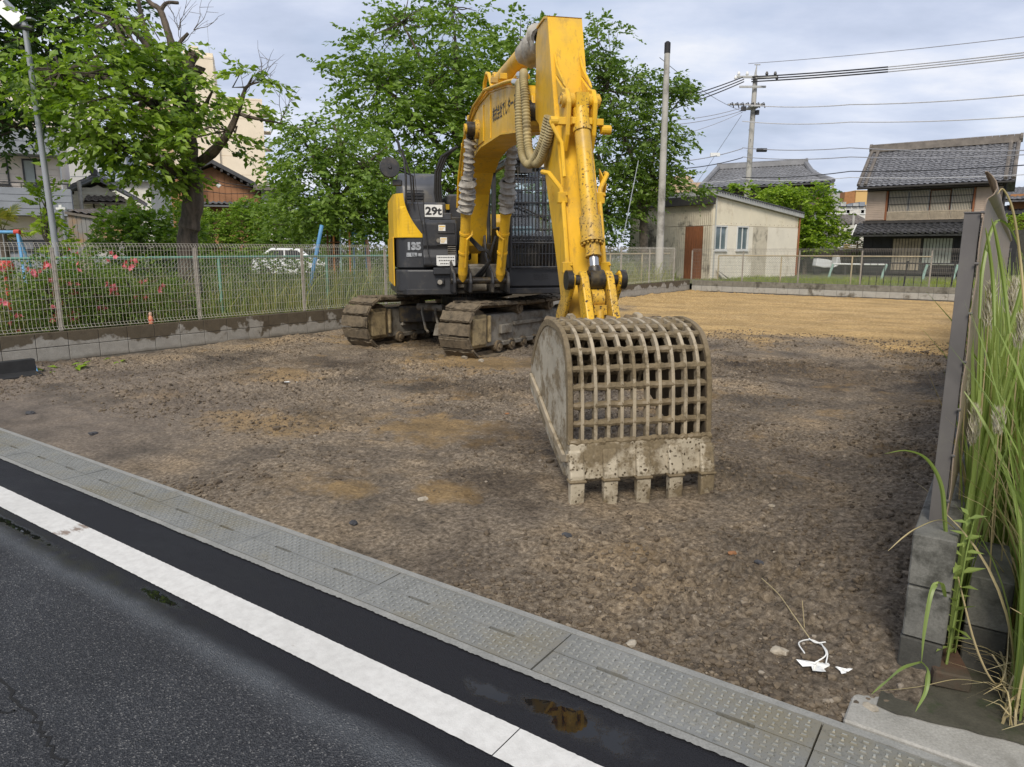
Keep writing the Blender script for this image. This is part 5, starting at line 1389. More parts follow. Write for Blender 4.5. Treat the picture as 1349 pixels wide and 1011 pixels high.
def tree(name, label, cat, base, trunk, limbs, blobs, mat, bark, leaf=0.11, twigs=600, per=9, length=0.5, droop=0.45, group=None, seed=1, clump=0.30, fan=.8, flat=.55, singles=0):
    """base: foot; trunk: [(x,y,z,r)...] from the foot; limbs: lists of the same; blobs: (x,y,z,rx,ry,rz,weight)."""
    r = np.random.default_rng(seed)
    T = thing(name, label, cat, base, 0, group)
    mb = MB()
    def rough_tube(pts, seg):
        sp = spline([p[:3] for p in pts], 5); rr = np.interp(np.linspace(0, len(pts) - 1, len(sp)), range(len(pts)), [p[3] for p in pts])
        mb.tube(sp, [float(a * r.uniform(.90, 1.10)) for a in rr], seg)
    rough_tube(trunk, 14)
    mb.build('trunk', bark, T, smooth=True); mb = MB()
    for lb in limbs: rough_tube(lb, 7)
    cs, ds = [], []
    W = sum(b[6] for b in blobs)
    for b in blobs:
        k = max(3, int(twigs * b[6] / W)); m = max(2, int(k / 9))
        cc, cd = in_blob(m, r, b[:3], b[3:6], .50)                       # clumps, with gaps between them
        idx = r.integers(0, m, k)
        off = r.normal(0, 1, (k, 3)) * np.array([1, 1, flat]) * clump * (np.array(b[3:6]).mean())
        p = cc[idx] + off; cs.append(p)
        out = unit(p - np.array(b[:3])); out[:, 2] *= .5
        ds.append(unit(out + .55 * r.normal(0, 1, (k, 3)) * np.array([1, 1, .5])))
        root = np.array(min((l for l in limbs for l in l), key=lambda q: sum((q[i] - b[i]) ** 2 for i in range(3)))[:3]) if limbs else np.array(b[:3])
        for j in range(min(m, 16)):                                      # twiggy branches that carry the clumps
            a = root; e_ = cc[j]; mdl = (a + e_) / 2 + r.normal(0, .12, 3)
            mb.tube([a, mdl, e_], [.028 * max(.6, np.linalg.norm(e_ - a) / 2.5), .018, .007], 5)
    if mb.v: mb.build('branches', bark, T, smooth=True, kind='stuff')
    P, D_, S_ = sprays(np.concatenate(cs), np.concatenate(ds), r, per, length, leaf, droop, fan)
    tw = None
    if singles:
        yy = P[:, 1] + r.random(len(P)) * .8; order = np.argsort(yy)
        pick = order[:singles * 3:3]; mask = np.ones(len(P), bool); mask[pick] = False
        lm = raw_mesh('leaf', LEAF_V, LEAF_F, mat)
        for i in pick:
            d = Vector(unit(D_[i])); up = Vector((0, 0, 1)) + Vector(r.normal(0, .5, 3)); s = d.cross(up).normalized(); nn = s.cross(d)
            o = link('leaf', lm, T); o.matrix_local = Matrix.Translation(P[i]) @ Matrix(((s.x, d.x, nn.x, 0), (s.y, d.y, nn.y, 0), (s.z, d.z, nn.z, 0), (0, 0, 0, 1))) @ Matrix.Scale(float(S_[i]) * 1.1, 4)
        P, D_, S_ = P[mask], D_[mask], S_[mask]
    V_, F_ = leaves(P, D_, S_, r)
    link('crown', raw_mesh('crown', V_, F_, mat), T, 'stuff')
    return T
def hedge(name, label, cat, base, size, mat, bark, n=2600, leaf=.08, seed=3, rz=0.0, lumps=7, group=None):
    r = np.random.default_rng(seed); T = thing(name, label, cat, base, rz, group)
    sx, sy, h = size; cs, ds = [], []
    mb = MB()
    for k in range(lumps):
        x = -sx / 2 + sx * (k + .5) / lumps + r.normal(0, .15); hh = h * r.uniform(.8, 1.08)
        c = np.array([x, r.normal(0, sy * .12), hh * .52]); rad = np.array([sx / lumps * .95, sy * .5, hh * .5])
        p, d = in_blob(n // lumps, r, c, rad, .62); cs.append(p); ds.append(unit(d + .5 * r.normal(0, 1, d.shape) + [0, 0, .25]))
        for q in range(3): mb.tube([(x + r.normal(0, .1), c[1], 0), (x + r.normal(0, .2), c[1] + r.normal(0, .1), hh * .4), (x + r.normal(0, .3), c[1] + r.normal(0, .2), hh * .8)], [.03, .02, .008], 5)
    mb.build('stems', bark, T, kind='stuff')
    P, D_, S_ = sprays(np.concatenate(cs), np.concatenate(ds), r, 5, .22, leaf, .35)
    V_, F_ = leaves(P, D_, S_, r); link('foliage', raw_mesh('foliage', V_, F_, mat), T, 'stuff'); return T
def blade_mesh(pos, lean, height, width, r, segs=4, curl=0.6):
    """Arching grass blades: pos (n,3), lean (n,2) horizontal direction, height (n,), width (n,)."""
    n = len(pos); t = np.linspace(0, 1, segs + 1)
    hz = curl * height[:, None] * (t[None] ** 2)
    z = height[:, None] * (t[None] - .38 * curl * t[None] ** 3)
    ctr = np.stack([pos[:, None, 0] + lean[:, None, 0] * hz, pos[:, None, 1] + lean[:, None, 1] * hz, pos[:, None, 2] + z], -1)
    ang = r.random(n) * 6.283; sd = np.stack([np.cos(ang), np.sin(ang), np.zeros(n)], -1)
    w = width[:, None] * (1 - t[None] ** 2.2) * .5 + .0006
    A_ = ctr - sd[:, None] * w[..., None]; B_ = ctr + sd[:, None] * w[..., None]
    V_ = np.stack([A_, B_], 2).reshape(-1, 3)
    base = (np.arange(n) * 2 * (segs + 1))[:, None] + 2 * np.arange(segs)[None]
    F_ = np.stack([base, base + 1, base + 3, base + 2], -1).reshape(-1, 4)
    return V_, F_
def grass_field(name, fn, n, h, w, mat, seed, parent=None, curl=.7, kind='stuff', dirw=None):
    r = np.random.default_rng(seed); p = fn(r, n); n = len(p)
    a = r.random(n) * 6.283; lean = np.stack([np.cos(a), np.sin(a)], -1) * r.uniform(.2, 1.2, (n, 1))
    if dirw is not None: lean = lean * .6 + np.array(dirw)[None] * .55
    V_, F_ = blade_mesh(p, lean, h * r.uniform(.45, 1.25, n), w * r.uniform(.6, 1.4, n), r, 3, curl)
    return link(name, raw_mesh(name, V_, F_, mat), parent, kind)

# ------------------------------------------------------------------ park ground behind the fences
def enxy(e, n): return np.stack([E_DIR[0] * e + N_DIR[0] * n, E_DIR[1] * e + N_DIR[1] * n], -1)
pk = MB()
q = [A + perp * .11 - (C - A).normalized() * 6, C + perp * .11, C + perp2 * .11, D + perp2 * .11 + (D - C).normalized() * 30, en(40, 70), en(-80, 70), en(-80, -6)]
pk.add([(p.x, p.y, 0.30) for p in q], [tuple(range(7))])
pk.build('park_ground', MAT['park_soil'], kind='structure')
AC = (C - A).normalized(); LAC = (C - A).length; CD = (D - C).normalized(); LCD = (D - C).length
def strip(a, d, pd, L, w0, w1, z, bias=1.0):
    def f(r, n):
        t = L * r.random(n) ** bias; w = w0 + (w1 - w0) * r.random(n)
        p = np.array(a)[None] + np.array(d)[None] * t[:, None] + np.array(pd)[None] * w[:, None]
        k = vnoise(p[:, 0] * .8, p[:, 1] * .8, 5) + .4 * r.random(n) > .45
        p[:, 2] = z; return p[k]
    return f
grass_field('park_weeds', strip(A, AC, perp, LAC, .2, 3.2, .30), 9000, .52, .014, MAT['weed'], 1)
grass_field('tall_weeds', strip(A, AC, perp, LAC, .5, 3.6, .30, .8), 7500, 1.10, .020, MAT['weed'], 2)
grass_field('lawn_grass', strip(C, CD, perp2, LCD + 6, .15, 7.0, .30), 15000, .26, .014, MAT['lawn'], 3)
grass_field('lawn_grass', strip(A + perp * 3, AC, perp, LAC, 0, 10, .30), 9000, .22, .015, MAT['lawn'], 4)
for k, (nn_, off, h_) in enumerate([(8.2, .9, 1.15), (10.1, .75, .95)]):
    pass
# azaleas with pink flowers behind the fence
def azalea(label, t, off, rx, ry, h, seed, nflower):
    b = A + AC * t + perp * off
    r = np.random.default_rng(seed)
    T = hedge('azalea_shrub', label, 'shrub', (b.x, b.y, .28), (rx * 2, ry * 2, h), MAT['leaf_deep'], MAT['bark'], 1500, .05, seed, math.atan2(AC.y, AC.x), 4, 'flowering shrubs behind the fence')
    pm = MB()
    for k in range(5):
        a = 2 * math.pi * k / 5
        c, s = math.cos(a), math.sin(a)
        pm.add([(0, 0, 0), (.30 * c - .24 * s, .30 * s + .24 * c, .12), (.62 * c, .62 * s, .20), (.30 * c + .24 * s, .30 * s - .24 * c, .12)], [(0, 1, 2, 3)])
    pm.tube([(0, 0, -.35), (0, 0, 0)], .05, 5)
    me = pm.mesh('blossom'); me.materials.append(MAT['petal'])
    for k in range(nflower):
        x = r.uniform(-rx, rx); z = h * (.18 + .85 * r.random()); y = -ry * math.sqrt(max(.05, 1 - (x / rx) ** 2 * .7)) * r.uniform(.55, 1.1)
        for j in range(r.integers(1, 4)):
            link('blossom', me, T, loc=(x + r.normal(0, .045), y + r.normal(0, .04), z + r.normal(0, .035)), rot=(r.uniform(.7, 1.7), r.normal(0, .4), r.random() * 6)).scale = (.070,) * 3
    return T
# distances along the wall at which the shrubs stand, read from the photo
def along(u, v=420, off=0.9):
    x = (u - CX) / FPX / math.cos(PITCH)
    best = min(((abs((A + AC * t + perp * off).x - x * (A + AC * t + perp * off).y), t) for t in np.linspace(0, LAC, 400)))
    return best[1]
azalea('pink-flowered azalea at the near end of the park fence beside the red ball', along(20), .75, .75, .50, 1.0, 31, 20)
azalea('broad azalea with pink flowers just behind the second fence bay', along(125), .8, .85, .55, 1.2, 32, 26)
azalea('sparse azalea with a few pink blooms before the cherry trunk', along(185), .85, .6, .45, .85, 33, 7)

# ------------------------------------------------------------------ trees
def ground_site(u, Y, z=.3):
    p = site(u, 330, Y); return Vector((p.x, p.y, z))
def rel(base, u, v, Y):
    p = site(u, v, Y) - base; return (p.x, p.y, p.z)
# old cherry with lopped top, just behind the fence
cb_ = ground_site(250, 13.2)
def c_(u, v, Y=13.2, r=None):
    p = rel(cb_, u, v, Y); return (*p, r) if r is not None else p
trunk = [c_(248, 352, r=.20), c_(247, 325, r=.185), c_(250, 295, r=.175), c_(255, 262, r=.165), c_(253, 230, r=.16), c_(248, 190, r=.15), c_(247, 150, r=.145), c_(246, 110, r=.14), c_(247, 84, r=.125)]
trunk[0] = (*trunk[0][:2], -.1, .24)
limbs = [[c_(238, 98, r=.10), c_(232, 78, r=.085), c_(222, 45, r=.06), c_(211, 14, r=.05), c_(196, 2, r=.04), c_(180, -30, r=.03)], [c_(211, 14, r=.045), c_(220, 4, r=.03), c_(235, 4, r=.025)],
         [c_(230, 75, r=.05), c_(236, 58, r=.035), c_(248, 44, r=.028)], [c_(244, 105, r=.10), c_(252, 78, r=.09), c_(256, 68, r=.095)], [c_(246, 100, r=.09), c_(262, 92, r=.085), c_(264, 88, r=.09)],
         [c_(262, 215, 13.2, .10), c_(283, 198, 13.0, .085), c_(303, 172, 12.8, .06), c_(316, 140, 12.7, .045), c_(325, 115, 12.6, .03), c_(342, 108, 12.6, .012)], [c_(314, 150, 12.7, .035), c_(335, 156, 12.7, .028), c_(372, 163, 12.8, .012)],
         [c_(245, 185, 13.2, .10), c_(225, 165, 12.9, .08), c_(190, 130, 12.5, .06), c_(140, 105, 12.2, .04), c_(80, 95, 12.0, .02)], [c_(240, 230, 13.2, .10), c_(215, 218, 12.8, .075), c_(170, 200, 12.4, .045), c_(110, 185, 12.1, .02)],
         [c_(246, 140, 13.2, .09), c_(215, 95, 13.0, .06), c_(185, 50, 12.8, .045), c_(150, 25, 12.6, .02)], [c_(200, 60, 13, .05), c_(186, 20, 13, .04), c_(178, -30, 13, .03)],
         [c_(238, 175, 13.2, .05), c_(228, 128, 13, .045), c_(205, 100, 12.8, .03)], [c_(262, 160, 13.1, .05), c_(270, 140, 12.8, .035), c_(280, 120, 12.6, .02)]]
def bl(cf, u, v, Y, ru, rv, ry, w):
    p = cf(u, v, Y); k = Y / FPX
    return (*p, ru * k, ry, rv * k, w)
blobs = [bl(c_, 160, 150, 12.4, 72, 24, .8, 2.6), bl(c_, 110, 95, 12.2, 72, 30, .8, 2.8), bl(c_, 150, 48, 12.5, 55, 34, .7, 1.8), bl(c_, 40, 95, 12.0, 38, 18, .6, .9), bl(c_, 180, 192, 12.4, 52, 16, .7, 1.7),
         bl(c_, 205, 110, 12.6, 32, 30, .5, 1.2), bl(c_, 275, 182, 12.5, 42, 13, .5, .55), bl(c_, 330, 104, 12.6, 15, 8, .25, .28), bl(c_, 258, 128, 12.7, 20, 22, .4, .4), bl(c_, 312, 150, 12.6, 20, 18, .4, .28), bl(c_, 214, 226, 12.5, 28, 13, .5, .8), bl(c_, 140, 168, 12.2, 50, 14, .6, 1.2), bl(c_, 215, 255, 13.4, 20, 24, .3, .5)]
cherry = tree('cherry_tree', 'old cherry tree with lopped stubs on top and long drooping leaves behind the fence', 'tree', cb_, trunk, limbs, blobs, MAT['leaf_cherry'], MAT['bark'], .135, 1120, 8, .46, .34, None, 5, .36, .7, .30, singles=290)
# bare dead twigs at its top and side
dt = MB(); r_ = random.Random(4)
for (u0, v0) in ((240, 58), (236, 40), (330, 112), (345, 108), (370, 160), (322, 125), (255, 40)):
    for k in range(3):
        p = Vector(c_(u0, v0, 12.7)); pts = [p]
        d = Vector((r_.uniform(-.1, .6), r_.uniform(-.2, .2), r_.uniform(.1, .7))).normalized()
        for j in range(5):
            d = (d + Vector((r_.uniform(-.4, .4), r_.uniform(-.3, .3), r_.uniform(-.3, .35)))).normalized(); pts.append(pts[-1] + d * .13)
        dt.tube(pts, [.007, .006, .005, .004, .003, .002], 4)
        for j in (2, 3):
            dt.tube([pts[j], pts[j] + Vector((r_.uniform(-.2, .25), r_.uniform(-.1, .1), r_.uniform(-.05, .25)))], [.004, .002], 4)
dt.build('dead_twigs', MAT['bark_pale'], cherry, kind='stuff')
# dark tree hanging in from the upper left
db_ = ground_site(-150, 15.5)
def d_(u, v, Y=15.5, r=None):
    p = rel(db_, u, v, Y); return (*p, r) if r is not None else p
tree('shade_tree', 'dark dense tree reaching in over the top corner behind the lamp pole', 'tree', db_, [(0, 0, -.1, .3), (0, 0, 2, .26), d_(-130, 60, 15.5, .2), d_(-110, -60, 15.5, .14)],
     [[d_(-140, 120, 15.5, .12), d_(-60, 70, 15.5, .08), d_(40, 50, 15.2, .04), d_(130, 10, 15, .02)], [d_(-120, 20, 15.5, .1), d_(-20, -10, 15.5, .06), d_(80, -20, 15.2, .03)], [d_(-140, 170, 15.5, .1), d_(-60, 165, 15.4, .06), d_(20, 170, 15.2, .03)]],
     [bl(d_, 30, 35, 15.4, 75, 45, 1.3, 3.2), bl(d_, 95, 2, 15.2, 55, 22, .9, 1.5), bl(d_, -40, 70, 15.5, 70, 60, 1.4, 2.6), bl(d_, 20, 105, 15.2, 50, 34, 1, 2.0), bl(d_, 12, 148, 15.1, 50, 16, .8, 1.2), bl(d_, -60, -20, 15.5, 90, 40, 1.4, 2.0), bl(d_, 10, 182, 15.2, 14, 8, .4, .15)],
     MAT['leaf_dark'], MAT['bark'], .15, 1350, 8, .5, .4, None, 11, .34)
# big tree behind the machine
tb_ = ground_site(612, 24.5)
def t_(u, v, Y=24.5, r=None):
    p = rel(tb_, u, v, Y); return (*p, r) if r is not None else p
tree('keyaki_tree', 'tall broad green tree rising straight behind the yellow boom', 'tree', tb_, [(0, 0, -.1, .32), (0, 0, 1.5, .28), t_(610, 230, 24.5, .22), t_(605, 130, 24.5, .15), t_(600, 60, 24.5, .08)],
     [[t_(610, 240, 24.5, .14), t_(560, 170, 24.2, .09), t_(500, 110, 24, .05), t_(460, 90, 24, .02)], [t_(610, 200, 24.5, .12), t_(570, 110, 24.3, .07), t_(530, 30, 24.2, .03)], [t_(610, 200, 24.5, .12), t_(650, 120, 24.4, .07), t_(690, 60, 24.3, .03)], [t_(612, 260, 24.5, .12), t_(520, 220, 24, .06), t_(460, 215, 24, .03)], [t_(606, 150, 24.5, .1), t_(600, 60, 24.5, .05), t_(596, 10, 24.5, .02)]],
     [bl(t_, 545, 20, 24.3, 34, 26, 1.0, .85), bl(t_, 600, 30, 24.4, 36, 34, 1.1, 1.0), bl(t_, 560, 85, 24, 70, 40, 1.7, 2.8), bl(t_, 485, 95, 24, 44, 20, 1.0, .9), bl(t_, 520, 135, 23.8, 70, 34, 1.6, 2.4), bl(t_, 620, 110, 24, 70, 45, 1.9, 2.6), bl(t_, 570, 180, 23.6, 90, 38, 1.8, 3.0), bl(t_, 690, 50, 24.2, 34, 26, 1.0, .9), bl(t_, 680, 110, 24, 50, 45, 1.5, 1.8), bl(t_, 560, 235, 23.6, 80, 36, 1.5, 2.2), bl(t_, 660, 200, 24, 70, 60, 1.8, 2.4), bl(t_, 650, 275, 24, 90, 40, 1.5, 2.0), bl(t_, 500, 60, 24.1, 26, 14, .7, .35)],
     MAT['leaf_mid'], MAT['bark'], .19, 3000, 8, .62, .30, None, 21, .28)
# the one beside it, nearer the concrete pole
rb_ = ground_site(850, 29.5)
def r__(u, v, Y=29.5, r=None):
    p = rel(rb_, u, v, Y); return (*p, r) if r is not None else p
tree('roadside_tree', 'green tree with pale forked trunk standing between the excavator arm and the concrete pole', 'tree', rb_, [(0, 0, -.1, .2), r__(848, 300, 29.5, .17), r__(850, 262, 29.5, .13), r__(862, 230, 29.5, .08)],
     [[r__(850, 270, 29.5, .11), r__(842, 235, 29.4, .09), r__(822, 180, 29.3, .06), r__(800, 120, 29.2, .03)], [r__(845, 290, 29.5, .10), r__(838, 255, 29.5, .07), r__(815, 225, 29.3, .04)], [r__(855, 240, 29.5, .07), r__(870, 170, 29.4, .04), r__(905, 120, 29.3, .015)], [r__(805, 305, 29.6, .08), r__(800, 280, 29.5, .07), r__(790, 220, 29.3, .04)]],
     [bl(r__, 790, 60, 29.2, 26, 30, .9, .8), bl(r__, 760, 110, 29.2, 45, 50, 1.3, 1.7), bl(r__, 820, 130, 29.1, 48, 34, 1.2, 1.7), bl(r__, 875, 115, 29.2, 36, 16, .7, .7), bl(r__, 905, 118, 29.2, 16, 10, .4, .22), bl(r__, 840, 185, 29, 55, 30, 1.3, 1.9), bl(r__, 795, 195, 29, 60, 50, 1.5, 2.2), bl(r__, 830, 250, 29, 45, 28, 1.1, 1.2), bl(r__, 890, 250, 29, 32, 14, .6, .55), bl(r__, 770, 265, 29, 60, 40, 1.4, 1.6), bl(r__, 860, 225, 29.1, 30, 20, .8, .7)],
     MAT['leaf_deep'], MAT['bark_pale'], .185, 2500, 8, .58, .32, None, 23, .30)
# feathery lighter tree left of the machine
fb_ = ground_site(440, 20)
def f_(u, v, Y=20, r=None):
    p = rel(fb_, u, v, Y); return (*p, r) if r is not None else p
tree('bushy_tree', 'low spreading bushy tree over the playground between the cherry and the machine', 'tree', fb_, [(0, 0, -.1, .16), (0, 0, .8, .14), f_(442, 270, 20, .10), f_(446, 230, 20, .06)],
     [[f_(442, 280, 20, .09), f_(420, 220, 19.8, .05), f_(390, 170, 19.6, .02)], [f_(442, 270, 20, .08), f_(480, 220, 20, .05), f_(515, 190, 20, .02)], [f_(442, 270, 20, .08), f_(450, 200, 20, .05), f_(440, 165, 20, .02)]],
     [bl(f_, 410, 200, 19.7, 40, 34, 1.1, 1.5), bl(f_, 395, 165, 19.6, 22, 12, .6, .4), bl(f_, 460, 200, 19.8, 50, 32, 1.2, 1.8), bl(f_, 430, 250, 19.4, 62, 34, 1.4, 2.6), bl(f_, 495, 240, 19.8, 45, 34, 1.2, 1.8), bl(f_, 500, 285, 19.8, 45, 26, 1.0, 1.4), bl(f_, 400, 285, 19.4, 50, 24, 1.1, 1.6), bl(f_, 455, 290, 19.6, 55, 22, 1.1, 1.5)],
     MAT['leaf_mid'], MAT['bark'], .135, 1900, 8, .42, .38, None, 25, .30)
hb0 = ground_site(338, 36)
hedge('hedge', 'bright green hedge running from the cherry trunk to the playground', 'hedge', hb0, (6.6, 1.6, 3.8), MAT['leaf_hedge'], MAT['bark'], 5600, .16, 41, -.05, 8)
hbk = ground_site(590, 34)
hedge('hedge', 'long dark shrubbery running behind the machine and the big trees', 'hedge', hbk, (17.0, 1.8, 3.2), MAT['leaf_deep'], MAT['bark'], 5200, .17, 48, -.03, 16)
hbl = ground_site(395, 24)
hedge('low_shrubs', 'low dark shrubs behind the park weeds, half hiding the parked white car', 'shrub', hbl, (6.4, .9, 1.15), MAT['leaf_deep'], MAT['bark'], 1500, .11, 49, .02, 9)
hb1 = ground_site(192, 19)
hedge('garden_bush', 'rounded bright green bush in front of the rusty shed beside the cherry trunk', 'bush', hb1, (2.2, 1.3, 2.45), MAT['leaf_hedge'], MAT['bark'], 1700, .15, 42, 0, 4)
sb_ = ground_site(66, 16)
tree('young_shrub', 'slim young shrub with upright light leaves in front of the lamp pole foot', 'shrub', sb_, [(0, 0, 0, .03), (0.0, 0, 1.2, .02), (.02, 0, 2.4, .008)], [[(0, 0, .4, .012), (.1, 0, 1.0, .006)]], [(0, 0, 2.1, .16, .16, .55, 1), (0, 0, 1.4, .3, .25, .5, 1.2), (.3, 0, .9, .7, .4, .5, 1.0)], MAT['leaf_lime'], MAT['bark_pale'], .12, 170, 7, .26, -.1, None, 44, .3)
lb_ = ground_site(1062, 38, .3)
tree('lime_bush', 'bright lime-green bush crowding the end of the cream shed', 'bush', lb_, [(0, 0, 0, .12), (0, 0, 1.4, .08), (0, 0, 2.4, .03)], [[(0, 0, 1, .06), (.5, 0, 2.0, .03)], [(0, 0, 1, .06), (-.6, 0, 2.4, .03)]],
     [(-2.0, .6, 4.05, .75, .6, .45, 1.0), (-1.0, .6, 4.0, .9, .7, .6, 1.4), (.0, 0, 3.9, .95, .8, .65, 1.7), (.5, 0, 2.9, 1.05, .8, .75, 1.8), (.9, 0, 1.8, 1.2, .8, .75, 1.8), (-.1, 0, 2.0, .9, .7, .9, 1.3), (-3.4, .8, 4.35, .45, .3, .35, .35)], MAT['leaf_lime'], MAT['bark'], .17, 1900, 8, .36, .2, None, 45, .28)
nb_ = ground_site(1129, 37, .4)
tree('garden_shrub', 'small dark green garden shrub against the corner of the timber house', 'shrub', nb_, [(0, 0, 0, .06), (0, 0, 1.6, .03)], [], [(0, 0, 1.75, .5, .4, .35, 1), (.1, 0, 2.2, .35, .3, .3, .7), (-.1, 0, 1.1, .4, .4, .3, .6)], MAT['leaf_mid'], MAT['bark'], .13, 130, 7, .3, .2, None, 46)
# fan palm by the left house
pb_ = ground_site(6, 19)
pal = thing('fan_palm', 'small fan palm with yellowing lower fronds before the house balcony', 'palm', pb_)
MB().tube([(0, 0, 0), (.02, 0, 1.2), (0, 0, 1.8)], [.11, .10, .09], 10).build('trunk', MAT['bark'], pal, smooth=True)
r_ = np.random.default_rng(8)
fr_ = MB()
for k in range(13):
    w = 2 * math.pi * k / 13; a = w * .5
for i in range(14):
    az = r_.random() * 6.28; el = r_.uniform(-.4, 1.1); L = r_.uniform(.7, 1.0)
    d = Vector((math.cos(az) * math.cos(el), math.sin(az) * math.cos(el) * .7, math.sin(el)))
    mb = MB(); hub = Vector((0, 0, 1.75)) + d * L * .55
    mb.tube([(0, 0, 1.75), hub], .012, 5)
    s = d.cross(Vector((0, 0, 1))).normalized(); u_ = s.cross(d)
    for k in range(15):
        t = (k - 7) / 7 * 1.9; dd = d * math.cos(t) + s * math.sin(t); tip = hub + dd * L * .55 - Vector((0, 0, .12)) * (1 - abs(t) / 3)
        pw = dd.cross(u_).normalized() * .030; md = hub + dd * L * .3
        mb.add([hub, md - pw, tip, md + pw], [(0, 1, 2, 3)])
    mb.build('frond', MAT['leaf_palm'], pal)

# ------------------------------------------------------------------ tall grass on the right
RG = en_thing('silvergrass_clump', 'tall silvergrass with green and straw-dry blades crowding beside the steel screen', 'grass', 0.34, 3.05)
r_ = np.random.default_rng(12)
TOL = math.pi
def big_blade(x, y, h, lean_a, curl, w, mat, parent):
    n = 9; pts = []
    for i in range(n + 1):
        t = i / n; hz = curl * h * t ** 2.1
        z = h * (t - .42 * min(curl, 1.3) * t ** 3)
        pts.append(Vector((x + math.cos(lean_a) * hz, y + math.sin(lean_a) * hz, max(.02, z))))
    mb = MB(); vs = []; fs = []
    tw = r_.uniform(-1.2, 1.2); sd0 = Vector((-math.sin(lean_a), math.cos(lean_a), 0))
    for i, p in enumerate(pts):
        t = i / n; ww = w * (min(1, .55 + 1.6 * t)) * (1 - t ** 3.2) + .0004
        tan = (pts[min(i + 1, n)] - pts[max(i - 1, 0)]).normalized(); nn = sd0.cross(tan)
        s = (sd0 * math.cos(tw * t) + nn * math.sin(tw * t))
        vs += [p - s * ww, p - nn * ww * .35, p + s * ww]
        if i: o = 3 * (i - 1); fs += [(o, o + 1, o + 4, o + 3), (o + 1, o + 2, o + 5, o + 4)]
    mb.add(vs, fs); me = mb.mesh('blade', True); me.materials.append(mat); return link('blade', me, parent)
for k in range(290):
    y = r_.uniform(-.40, 1.1) if k % 4 else r_.uniform(-.40, -.12)
    x = r_.uniform(-.39, -.02) if y > .28 or (y > -.17 and k % 2 == 0 and False) else (r_.uniform(-.39, -.36) if y > -.17 and k % 3 == 0 else r_.uniform(-.19, .0))
    h = r_.uniform(.85, 1.62) if r_.random() > .25 else r_.uniform(.4, .9); a = (r_.uniform(0, 6.28) if k % 2 else r_.normal(TOL, .8)) if x > -.25 else r_.normal(0, 1.2)
    big_blade(x, y, h, a, min(.30 if x > -.22 else .10, abs(r_.normal(.14, .10))), r_.uniform(.0060, .0115), MAT['blade_green'], RG)
for k in range(170):
    y = r_.uniform(-.42, .8); x = r_.uniform(-.38, .0) if y > .28 else r_.uniform(-.19, .02); h = r_.uniform(.4, 1.2); a = r_.uniform(0, 6.28)
    big_blade(x, y, h, a, min(.5, abs(r_.normal(.25, .2))), r_.uniform(.003, .0065), MAT['blade_dry'], RG)
# a few particular blades that hang out over the lot and the pad
def hang(pts, w, mat, parent):
    sp = spline(pts, 6); n = len(sp) - 1; mb = MB(); vs = []; fs = []
    for i, p in enumerate(sp):
        t = i / n; ww = w * (1 - t ** 3) * (.6 + .4 * min(1, t * 4)) + .0005
        tan = (sp[min(i + 1, n)] - sp[max(i - 1, 0)]).normalized(); s = tan.cross(Vector((.25, 1, .2))).normalized(); nn = s.cross(tan)
        vs += [p - s * ww, p - nn * ww * .4, p + s * ww]
        if i: o = 3 * (i - 1); fs += [(o, o + 1, o + 4, o + 3), (o + 1, o + 2, o + 5, o + 4)]
    mb.add(vs, fs); me = mb.mesh('blade', True); me.materials.append(mat); return link('blade', me, parent)
def loc_(u, v, Y): return RG.matrix_basis.inverted() @ site(u, v, Y)
RG_inv = (Matrix.Translation(RG.location) @ Matrix.Rotation(ROAD_RZ, 4, 'Z')).inverted()
def L_(u, v, Y): return RG_inv @ site(u, v, Y)
hang([L_(1250, 760, 2.40), L_(1245, 690, 2.36), L_(1240, 640, 2.32), L_(1222, 606, 2.28), L_(1195, 594, 2.24), L_(1165, 598, 2.2)], .0075, MAT['blade_green'], RG)
hang([L_(1262, 700, 2.40), L_(1240, 685, 2.34), L_(1210, 695, 2.28), L_(1190, 708, 2.24), L_(1170, 726, 2.2)], .003, MAT['blade_dry'], RG)
hang([L_(1246, 790, 2.30), L_(1240, 768, 2.2), L_(1228, 778, 2.16), L_(1218, 830, 2.12), L_(1214, 872, 2.10)], .008, MAT['blade_green'], RG)
hang([L_(1214, 872, 2.10), L_(1190, 880, 2.02), L_(1165, 900, 1.95), L_(1148, 915, 1.9)], .008, MAT['blade_green'], RG)
hang([L_(1214, 872, 2.10), L_(1222, 882, 2.0), L_(1220, 910, 1.96), L_(1206, 938, 1.92)], .0075, MAT['blade_green'], RG)
hang([L_(1300, 900, 2.1), L_(1260, 895, 2.05), L_(1210, 905, 2.0), L_(1150, 911, 1.95)], .0028, MAT['blade_dry'], RG)
hang([L_(1262, 760, 2.3), L_(1285, 850, 2.2), L_(1310, 900, 2.15), L_(1325, 880, 2.2), L_(1330, 800, 2.3)], .0034, MAT['blade_dry'], RG)
hang([L_(1290, 420, 2.45), L_(1295, 350, 2.5), L_(1310, 295, 2.55), L_(1330, 300, 2.6), L_(1352, 350, 2.6)], .006, MAT['blade_green'], RG)
hang([L_(1310, 430, 2.45), L_(1308, 370, 2.5), L_(1302, 320, 2.5), L_(1298, 300, 2.5)], .006, MAT['blade_green'], RG)
hang([L_(1330, 440, 2.45), L_(1322, 370, 2.5), L_(1312, 310, 2.5), L_(1306, 288, 2.5)], .0065, MAT['blade_green'], RG)
hang([L_(1350, 420, 2.4), L_(1345, 350, 2.5), L_(1335, 280, 2.5), L_(1322, 250, 2.5), L_(1314, 256, 2.5)], .004, MAT['blade_dry'], RG)
hang([L_(1318, 470, 2.5), L_(1340, 400, 2.5), L_(1356, 330, 2.5)], .006, MAT['blade_green'], RG)
